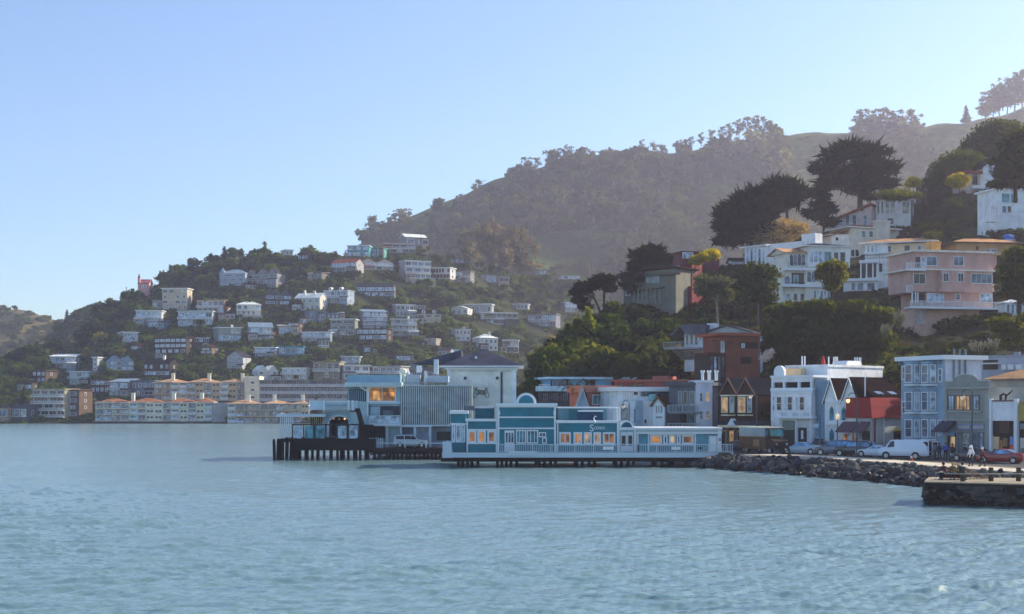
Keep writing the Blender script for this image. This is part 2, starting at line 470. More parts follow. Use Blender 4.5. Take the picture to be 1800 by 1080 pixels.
T_NEAR = Terrain([(880, 225), (950, 222), (1280, 215), (1500, 192), (1650, 178), (1800, 168), (2300, 140)],
                 [(880, 250), (950, 262), (1100, 290), (1300, 320), (1500, 345), (1650, 360), (1800, 365), (2300, 330)],
                 [(880, 735), (960, 722), (1280, 712), (1500, 704), (1800, 690), (2300, 690)],
                 [(880, 712), (905, 700), (930, 672), (960, 622), (1000, 588), (1030, 565), (1060, 550), (1100, 543), (1140, 536), (1200, 512), (1260, 480), (1300, 458), (1400, 425), (1470, 405),
                  (1540, 388), (1600, 360), (1660, 315), (1700, 290), (1760, 255), (1800, 240), (2000, 200), (2300, 180)], .9, 870, 2300)
T_FAR.build('hill_far', GM_FAR, 8, 70, 1.5, 30)
T_BACK.build('ridge', GM_BACK, 10, 70, 13, 120)
T_LEFT.build('hill_meadow', GM_LEFT, 10, 50, 6, 70)
T_MID.build('hill_wooded', GM_FAR, 8, 40, 4, 50)
T_NEAR.build('hill_near', GM_NEAR, 8, 70, 1.2, 14)

# ------------------------------------------------------------------ water
def build_water():
    rnd = random.Random(7)
    H = 7.5
    rows = [-400.0, -60.0, 20.0]
    y = 46.0
    while y < 700:
        rows.append(y); y += max(.10, y * y / (2500 * H) * .95)
    rows += [760, 900, 1200, 1700, 2500, 5000, 12000]
    rows = np.array(rows)
    px = np.concatenate([np.array([-9000, -4000, -2000, -900.]), np.arange(-260, 2070, 1.7), np.array([2600, 4000, 6000, 11000.])])
    Yg = np.maximum(rows, 46.0)
    X = (px[None, :] - 900) * Yg[:, None] / FP
    Yv = np.repeat(rows[:, None], len(px), 1)
    Z = np.zeros_like(X)
    dY = np.gradient(rows)[:, None]
    dX = Yg[:, None] * 1.7 / FP
    wd = R(205)                       # waves run towards the camera, slightly across
    patch = np.zeros_like(X)
    for i in range(14):
        lam = 18 * 1.22 ** i * .8; a = rnd.uniform(0, 6.28); ph = rnd.uniform(0, 6.28)
        patch += np.sin((X * math.cos(a) * .6 + Yv * math.sin(a)) * 6.28 / lam + ph) * .27
    patch = np.clip(1 + .38 * patch, .35, 2.0)
    for i in range(90):
        lam = .42 * 10 ** (rnd.random() * .95)
        th = R(90) + wd - R(180) + rnd.gauss(0, .38)
        kx, ky = math.cos(th) * 6.283 / lam, math.sin(th) * 6.283 / lam
        fy = np.clip(lam / (2.0 * dY * max(.15, abs(math.sin(th)))) - .35, 0, 1) * np.clip(lam / (3 * dX) - .3, 0, 1)
        am = .0057 * lam ** .82
        u = kx * X + ky * Yv + rnd.uniform(0, 6.28)
        # a slow wobble so that crests break up
        u = u + .9 * np.sin(X * .21 + i) + .9 * np.sin(Yv * .13 + 2 * i)
        Z += am * fy * (np.sin(u) + .25 * np.cos(2 * u))
    Z *= patch
    Z[:3] = 0; Z[-7:] = 0
    V = np.stack([X, Yv, Z], -1).reshape(-1, 3)
    n, m = X.shape
    i0 = (np.arange(n - 1)[:, None] * m + np.arange(m - 1)[None, :]).ravel()
    Fq = np.stack([i0, i0 + 1, i0 + m + 1, i0 + m], -1)
    mt = bpy.data.materials.new('bay_water'); mt.use_nodes = True
    nt = mt.node_tree; N = nt.nodes; L = nt.links; b = N['Principled BSDF']
    b.inputs['Base Color'].default_value = (.15, .255, .265, 1); b.inputs['Roughness'].default_value = .2; b.inputs['IOR'].default_value = 1.55
    g = N.new('ShaderNodeNewGeometry')
    mp = N.new('ShaderNodeMapping'); mp.inputs['Scale'].default_value = (.55, 1, 1); mp.inputs['Rotation'].default_value = (0, 0, R(-15))
    L.new(g.outputs['Position'], mp.inputs[0])
    hs = None
    for sc, w in ((.4, .3), (1.1, .5), (2.8, .4)):
        t = N.new('ShaderNodeTexNoise'); t.inputs['Scale'].default_value = sc; t.inputs['Detail'].default_value = 4; t.inputs['Roughness'].default_value = .6
        L.new(mp.outputs[0], t.inputs['Vector'])
        q = N.new('ShaderNodeMath'); q.operation = 'MULTIPLY_ADD'; q.inputs[1].default_value = w / sc
        L.new(t.outputs['Fac'], q.inputs[0])
        if hs: L.new(hs, q.inputs[2])
        else: q.inputs[2].default_value = 0
        hs = q.outputs[0]
    pn = N.new('ShaderNodeTexNoise'); pn.inputs['Scale'].default_value = .035; pn.inputs['Detail'].default_value = 4
    L.new(mp.outputs[0], pn.inputs['Vector'])
    pr = N.new('ShaderNodeMapRange'); pr.inputs[1].default_value = .35; pr.inputs[2].default_value = .65; pr.inputs[3].default_value = .35; pr.inputs[4].default_value = 1.0
    L.new(pn.outputs['Fac'], pr.inputs[0])
    bp = N.new('ShaderNodeBump'); bp.inputs['Distance'].default_value = .3
    L.new(pr.outputs[0], bp.inputs['Strength'])
    L.new(hs, bp.inputs['Height']); L.new(bp.outputs[0], b.inputs['Normal'])
    o = link('water', np_mesh('water', V, Fq, mt, smooth=True))
    tag(o, kind='structure')
build_water()

# ------------------------------------------------------------------ shore, street, sidewalk
ZS = 1.7
EDGE = [(1262, 170), (1300, 164), (1400, 158.5), (1500, 148), (1600, 138), (1700, 128.5), (1800, 121), (1950, 112), (2300, 100)]
EDGEP = [Vector((wx(a, b), b)) for a, b in EDGE]
FACE = [(1265, 191), (1280, 189), (1355, 184), (1430, 179), (1590, 168), (1650, 162), (1737, 155), (1800, 151), (1950, 141), (2300, 125)]
FACEP = [Vector((wx(a, b), b)) for a, b in FACE]
mb = MB()
shore = [(-14, 330), (-6, 262), (3, 216), (14, 199), (23, 182)] + [(p.x + .15, p.y) for p in EDGEP] + [(120, 100), (120, 330)]
mb.prism(shore, 'z', -1.0, ZS - .12)
tag(mb.build('shore', mat('55524c', 'stone')), kind='structure')
ASPH = mat('4a4c50', 'asphalt', .9)
mb = MB(); mb.poly([(p.x + 3.8, p.y + 1.6, ZS - .116) for p in EDGEP] + [(p.x + .5, p.y, ZS - .116) for p in reversed(FACEP)])
tag(mb.build('road', ASPH, fix=False), kind='structure')
mb = MB(); PAVE = mat('cbbfa8', 'asphalt', .9)
def strip(mb, pts, d0, d1, z0, z1):
    q = [(p.x + .92 * d0, p.y + .4 * d0) for p in pts]; r = [(p.x + .92 * d1, p.y + .4 * d1) for p in pts]
    for i in range(len(pts) - 1):
        mb.prism([q[i], q[i + 1], r[i + 1], r[i]], 'z', z0, z1)
strip(mb, EDGEP[1:], .1, 4.4, ZS - .3, ZS)
tag(mb.build('sidewalk', PAVE), kind='structure')
mb = MB(); strip(mb, FACEP, -2.2, 1.0, ZS - .3, ZS)
tag(mb.build('pavement', mat('8f8b85', 'asphalt', .9)), kind='structure')
mb = MB()
for d in (6.9, 7.1): strip(mb, EDGEP[1:], d - .05, d + .05, ZS - .113, ZS - .111)
tag(mb.build('road_marking', mat('c9b24a', 'clean', .7)), kind='structure')

# ------------------------------------------------------------------ riprap boulders
def rock_mesh(seed):
    bm = bmesh.new(); bmesh.ops.create_icosphere(bm, subdivisions=2, radius=1)
    rr = random.Random(seed)
    planes = [(Vector((rr.gauss(0, 1), rr.gauss(0, 1), rr.gauss(0, 1))).normalized(), rr.uniform(.5, .85)) for _ in range(12)]
    sc = Vector((rr.uniform(.85, 1.3), rr.uniform(.75, 1.1), rr.uniform(.6, .85)))
    for v in bm.verts:
        p = v.co.normalized(); d = 1.0
        for n, k in planes:
            q = p.dot(n)
            if q > 0: d = min(d, k / q)
        d *= 1 + .08 * mnoise.noise(p * 3 + Vector((seed, 0, 0)))
        v.co = Vector((p.x * d * sc.x, p.y * d * sc.y, p.z * d * sc.z))
    me = bpy.data.meshes.new('boulder'); bm.to_mesh(me); bm.free()
    me.materials.append(ROCK[seed % 3])
    return me
ROCK = [mat('4c4e50', 'stone', .85), mat('605c55', 'stone', .85), mat('3a3e43', 'stone', .85)]
WETROCK = mat('17191b', 'stone', .35)
ROCKS = [rock_mesh(i) for i in range(9)]
WROCKS = []
for r_ in ROCKS[:5]:
    q_ = r_.copy(); q_.materials.clear(); q_.materials.append(WETROCK); WROCKS.append(q_)
def riprap():
    rr = random.Random(3); k = 0
    seg = []; tot = 0
    for i in range(len(EDGEP) - 2):
        d = (EDGEP[i + 1] - EDGEP[i]).length; seg.append((tot, d, EDGEP[i], EDGEP[i + 1])); tot += d
    vis = 66.0
    rows = [(.15, ZS - .28, .44), (1.1, 1.15, .53), (2.0, .75, .6), (2.9, .3, .6), (3.7, -.1, .56)]
    for ri, (off, z, s0) in enumerate(rows):
        d = rr.uniform(0, .6)
        while d < vis:
            for (t0, dl, a, b) in seg:
                if t0 <= d < t0 + dl:
                    p = a + (b - a) * ((d - t0) / dl)
                    e = (b - a).normalized(); n = Vector((-e.y, e.x))
                    if n.x > 0: n = -n
                    near = p.y < 140
                    o2 = off * (1.15 if 138 < p.y < 158 else 1.0)
                    if p.y < 130 and ri > 2: break
                    p = p + n * (o2 + rr.uniform(-.25, .25))
                    s = s0 * rr.uniform(.7, 1.35)
                    wet = ri == 4 or (ri == 3 and rr.random() < .45)
                    o = link('boulder', rr.choice(WROCKS if wet else ROCKS), None, (p.x, p.y, z + rr.uniform(-.15, .2)), (rr.uniform(-.5, .5), rr.uniform(-.5, .5), rr.uniform(0, 6.3)))
                    o.scale = (s, s * rr.uniform(.8, 1.1), s * rr.uniform(.85, 1.1))
                    if wet: tag(o, 'dark wet boulder at the waterline of the rock bank', 'boulder', 'boulders of the rock bank below the sidewalk')
                    else: tag(o, 'grey angular boulder in the rock bank between water and sidewalk', 'boulder', 'boulders of the rock bank below the sidewalk')
                    k += 1
                    break
            d += s0 * rr.uniform(1.25, 1.75)
    return k
n_rock = riprap()

# ------------------------------------------------------------------ stone jetty, bottom right
def jetty():
    r = empty('jetty', (30.9, 106.3, 0), 0, 'dark stone jetty wall with sunlit flat top, lower right corner', 'jetty')
    a = (0, 0); b = (6.6, -3.1); c = (16, -7.5); e = (19, -1); f = (9.5, 4.6); g = (2.2, 6.2)
    mb = MB(); mb.prism([a, b, c, e, f, g], 'z', -1.5, 1.635)
    mb.build('wall', mat('1c1c1b', 'stone', .7), r)
    mb = MB(); mb.prism([(-.12, -.1), (6.55, -3.25), (16, -7.65), (19.1, -1), (9.5, 4.7), (2.1, 6.3)], 'z', 1.64, 1.74)
    mb.build('cap', mat('9f927b', 'asphalt', .9), r)
    # face stones, rough courses
    rr = random.Random(12)
    mb = MB(); 
    d = Vector((b[0], b[1], 0)).normalized(); L = 17.4
    nrm = Vector((d.y, -d.x, 0))
    z = -.3
    while z < 1.42:
        h = rr.uniform(.24, .42); x = -.1
        while x < L:
            w = rr.uniform(.25, .95); o = rr.uniform(.02, .24)
            p = d * x; q = d * (x + w - .04)
            A = [p + nrm * o, q + nrm * (o + rr.uniform(-.03, .03)), q - nrm * .3, p - nrm * .3]
            z1 = min(1.49, z + h - .035)
            mb.prism([(v.x, v.y) for v in A], 'z', z + rr.uniform(-.09, .09), min(1.49, z1 + rr.uniform(-.1, .06)), rr.choice((0, 0, 1, 2)) if z > .35 else rr.choice((2, 2, 0)))
            x += w
        z += h
    for k in range(26):        # the left end
        y = rr.uniform(0, 5.6); zz = rr.uniform(-.2, 1.2); t = y / 6.2 * 2.2
        mb.box(t - .12, t + .2, y, y + rr.uniform(.3, .7), zz, zz + rr.uniform(.15, .28), rr.choice((0, 1, 2)))
    mb.build('face_stone', [mat('3e3f3d', 'stone', .8), mat('4f4a43', 'stone', .8), mat('121313', 'stone', .5)], r)
    for k in range(72):        # rough rocks set into the seaward face
        x = rr.uniform(.1, 11.5); zz = rr.uniform(-.15, 1.15); p = d * x + nrm * rr.uniform(.0, .12)
        q = link('facing_rock', rr.choice(WROCKS if zz < .5 or rr.random() < .4 else ROCKS), r, (p.x, p.y, zz), (rr.uniform(-.4, .4), rr.uniform(-.4, .4), rr.uniform(0, 6)))
        sc = rr.uniform(.2, .42); q.scale = (sc * 1.3, sc, sc * .8)
    for k in range(14):
        y = rr.uniform(.2, 5.8); q = link('facing_rock', rr.choice(ROCKS), r, (y / 6.2 * 2.2, y, rr.uniform(-.1, 1.1)), (rr.uniform(-.4, .4), 0, rr.uniform(0, 6)))
        sc = rr.uniform(.2, .4); q.scale = (sc, sc * 1.2, sc * .8)
    return r
JET = jetty()
def J(px, py, z): 
    Y = Yz(py, z); return Vector((wx(px, Y), Y, z))
def jetty_rail():
    rail = mat('a99f90', 'wood', .8); postm = mat('45443f', 'wood', .9)
    posts = [J(1692.5, 846.5, 1.74), J(1742, 846, 1.74), J(1790.5, 846, 1.74), J(1840, 846, 1.74)]
    r = empty('post_and_rail_fence', posts[0], 0, 'thick weathered posts with a horizontal rail along the stone jetty', 'fence')
    for p in posts:
        q = p - posts[0]
        MB().lathe([(.19, 0), (.2, .3), (.18, .9), (.2, .92), (.16, 1.02)], q, 10).build('post', postm, r)
    a, b = Vector((-1.3, .25, .57)), posts[-1] - posts[0] + Vector((0, 0, .57))
    MB().tube([a, Vector((0, -.2, .57)), b + Vector((0, -.2, 0))], .05, 6).build('rail', rail, r)
    # low metal frame at the left end of the deck
    p0 = J(1645, 844, 1.74); r2 = empty('hoop_barrier', p0, 0, 'small pale metal hoop barrier at the left tip of the stone jetty', 'barrier')
    MB().tube([(0, 0, 0), (0, 0, .55), (.35, .1, .6), (.75, .25, .58)], .035, 6).build('frame', mat('b9b5aa', 'metal', .5), r2)
    # folded wooden steps leaning behind the rail
    p0 = J(1712, 844, 1.74) + Vector((.0, 1.2, 0)); r3 = empty('wooden_gangway', p0, 0, 'sloping weathered wooden gangway with handrails behind the jetty rail', 'gangway')
    wd = mat('8d7a66', 'wood', .85)
    for y in (0, .9):
        MB().tube([(-.9, y, 1.15), (1.6, y, .08)], .045, 6).build('handrail', wd, r3)
        MB().tube([(-.9, y, .75), (1.1, y, .06)], .035, 6).build('handrail', wd, r3)
        for x in (-.8, -.2, .4, .9): MB().tube([(x, y, 0), (x, y, 1.1 - .42 * (x + .9))], .035, 5).build('baluster', wd, r3)
    MB().prism([(-.9, .5), (1.5, .02), (1.5, .08), (-.9, .58)], 'y', 0, .9).build('deck', wd, r3)
    # blue hull end of a skiff past the right corner
    p1 = J(1799, 877, .15)
    r4 = empty('skiff', (p1.x + .15, p1.y - .2, .02), R(-28), 'pale blue boat bow poking in at the right edge by the jetty', 'boat')
    bl = mat('7fb2c9', 'plain', .4)
    mb = MB(); st = []
    for i, (x, w, z0, z1) in enumerate(((0, .02, .55, 1.0), (.3, .28, .2, .96), (.9, .55, .03, .9), (2.0, .72, -.05, .82), (3.4, .68, -.02, .8))):
        st.append([(x, -w, z1), (x, -w * .8, z0 + (z1 - z0) * .45), (x, 0, z0), (x, w * .8, z0 + (z1 - z0) * .45), (x, w, z1)])
    for i in range(len(st) - 1):
        for j in range(4): mb.poly([st[i][j], st[i][j + 1], st[i + 1][j + 1], st[i + 1][j]])
    mb.poly(st[-1])
    mb.build('hull', bl, r4, smooth=True)
    g = MB()
    for sgn in (0, 4): g.tube([s[sgn] for s in st], .04, 5)
    g.build('gunwale', TRIM, r4)
    MB().box(1.2, 1.5, -.55, .55, .6, .65).box(2.4, 2.7, -.6, .6, .6, .65).build('thwart', wd, r4)
jetty_rail()
# ------------------------------------------------------------------ houses of the far hillside
RH = random.Random(21)
FOUND = mat('4a443d', 'stone', .9)
FRONTS = []
ROOFS = {'slate': mat('35383f', 'shingle', .85), 'brown': mat('42342b', 'shingle', .85), 'tile': mat('9a6a4e', 'tile', .8), 'red': mat('8e4a3e', 'shingle', .8),
         'grey': mat('8a8d90', 'plain', .8), 'white': mat('c9cccd', 'plain', .7), 'tan': mat('c79a72', 'tile', .8), 'dark': mat('201e1e', 'shingle', .9), 'blue': mat('6d8196', 'plain', .7)}

def far_house(x0, x1, yt, yb, wall, kind, roof, floors, cols, opts, label, cat='house', T=T_FAR, group=None, depth=8.5):
    px = (x0 + x1) / 2
    Y = T.Y(px, yb) - 2.5
    w = wx(x1, Y) - wx(x0, Y)
    yaw = RH.uniform(-.4, .45)
    if 'A' in opts: yaw = 0.04
    dY = math.tan(yaw) * w
    z0 = wz(yb, Y)
    f = Fac(cat.replace(' ', '_') if cat != 'house' else 'house', label, cat, x0, Y - dY / 2, x1, Y + dY / 2, z0, group, (yt, yb))
    H = wz(yt, Y) - z0; L = f.L
    hr = {'F': .12, 'G': .34, 'S': .28, 'H': .26, 'D': .2}[kind[0]] * H
    hr = min(hr, {'F': .5, 'G': L * .42, 'S': 2.6, 'H': 2.4, 'D': 1.6}[kind[0]])
    he = H - hr
    wall = '%02x%02x%02x' % tuple(int(int(wall[i:i + 2], 16) * k_) for i, k_ in zip((0, 2, 4), RH.choice(((.8, .8, .8), (.72, .72, .74), (.84, .82, .78), (.66, .68, .7)))))
    wm = mat(wall, RH.choice(['siding', 'plain', 'plain']))
    rm = ROOFS[roof]
    MB().box(0, L, 0, depth, 0, he).build('wall', wm, f.r, fix=False)
    MB().box(.06, L - .06, .06, depth - .06, -5, -.002).build('foundation', FOUND, f.r, fix=False)
    if 'S' != opts: FRONTS.append((x0, x1, yb, Y))
    if kind[0] == 'F': flat(f.r, 0, L, he, 0, depth, TRIM if 'p' in opts else wm, .35, .55, top=rm)
    elif kind[0] == 'G':
        n = int(kind[1]) if len(kind) > 1 else 1
        for i in range(n): gable_f(f.r, L * i / n + .25 * (n > 1), L * (i + 1) / n - .25 * (n > 1), he, H, 0, depth, rm, wm, .3 if n == 1 else .1)
    elif kind[0] == 'S': gable_s(f.r, 0, L, he, H, 0, depth, rm, wm)
    elif kind[0] == 'H': hip(f.r, 0, L, he, H, 0, depth, rm)
    elif kind[0] == 'D': MB().prism([(-.5, he), (depth + .4, he + hr), (depth + .4, he + hr + .2), (-.5, he + .2)], 'x', -.4, L + .4).build('roof', rm, f.r)
    fh = he / floors; glz = 'pale' if 'g' in opts else 'mid' if 'm' in opts else 'dark'
    fr = BLACK if 'k' in opts else TRIM
    ww = L / cols * (.82 if 'w' in opts else .58); wh = fh * (.66 if 'w' in opts or 'b' in opts else .55)
    for j in range(floors):
        cj = max(1, cols + RH.choice([-1, 0, 0, 1])) if cols > 1 else 1
        ww = L / cj * RH.choice([.45, .6, .6, .8]) if 'w' not in opts else L / cj * RH.choice([.7, .82, .88])
        for i in range(cj):
            if RH.random() < .07: continue
            g = glz if RH.random() > .25 else RH.choice(['dark', 'mid', 'pale', 'curtain'])
            a = L * (i + .5) / cj - ww / 2
            window(f.r, a, a + ww, j * fh + fh * .22, j * fh + fh * .22 + wh, 0, 2 if 'w' in opts else 1, 1 if 'w' in opts else 2, fr, g, .12, sub=False)
        # one window on the side the camera can see
        xs = L if px < 900 else 0
        s = window(f.r, 0, 1.3, 0, fh * .45, 0, 1, 2, fr, 'dark', .12, sub=False)
        s.location = (xs, depth * .4 if xs else depth * .4 + 1.3, j * fh + fh * .25); s.rotation_euler = (0, 0, R(90) if xs else R(-90))
        if 'b' in opts and (j > 0 or floors == 1 or 'B' in opts):
            MB().box(-.2, L + .2, -1.5, -.002, j * fh - .2, j * fh).build('balcony', TRIM, f.r, fix=False)
            railing(f.r, -.15, L + .15, j * fh, j * fh + 1.0, -1.4, TRIM, 'railing', .45, .06, G['pale'] if 's' in opts else None)
    if RH.random() < .5 and L > 5:      # a lower wing or porch with its own lean-to roof
        q = RH.choice((0, 1)); ww2 = L * RH.uniform(.28, .45); pj = RH.uniform(1.2, 2.6); hh2 = min(fh * RH.uniform(.75, 1.0), he - .3)
        xa = (-.6 if q == 0 else L - ww2 + .6)
        MB().box(xa, xa + ww2, -pj, -.004, -4, hh2).build('side_wing', RH.choice([wm, wm, FOUND, mat('8f7f70', 'siding')]), f.r, fix=False)
        MB().prism([(-pj - .4, hh2), (-.005, hh2 + .5), (-.005, hh2 + .7), (-pj - .4, hh2 + .18)], 'x', xa - .25, xa + ww2 + .25).build('lean_to_roof', RH.choice([rm, ROOFS['brown'], ROOFS['slate']]), f.r)
        window(f.r, xa + .4, xa + ww2 - .4, hh2 * .3, hh2 * .82, -pj, 2, 1, fr, RH.choice(['dark', 'mid']), .1, sub=False)
    if 'c' in opts: chimney(f.r, L * .68, depth * .35, he - .5, H + 1.0, .9, mat('d5d0c6') if RH.random() < .6 else wm)
    if 'C' in opts: chimney(f.r, L * .3, depth * .3, he - .5, H + 1.2, .8, mat('d5d0c6'))
    if 't' in opts:
        MB().box(L * .1, L * 1.1, -3.2, -.002, -4, .15).build('terrace', mat('9a958c'), f.r, fix=False)
        railing(f.r, L * .1, L * 1.1, .15, 1.05, -3.1, TRIM, 'railing', .45, .06)
    if 'x' in opts:      # round bay with a conical cap
        MB().lathe([(1.7, -3), (1.7, he + .3)], (0.6, .4, 0), 12).build('turret', wm, f.r)
        MB().lathe([(2.0, he + .3), (.02, he + 3.0)], (0.6, .4, 0), 12).build('turret_roof', rm, f.r)
    if 'o' in opts:      # two round-topped dormers
        for q in (.28, .72):
            mb = MB(); pts = [(-.8, 0), (.8, 0), (.8, 1.2)] + [(.8 * math.cos(a), 1.2 + .8 * math.sin(a)) for a in [math.pi * k / 8 for k in range(1, 8)]] + [(-.8, 1.2)]
            mb.prism([(x + L * q, z + he - .2) for x, z in pts], 'y', -.1, 2.2)
            mb.build('dormer', TRIM, f.r)
            window(f.r, L * q - .45, L * q + .45, he + .2, he + 1.5, -.12, 1, 2, TRIM, 'dark', .1, sub=False)
    return f

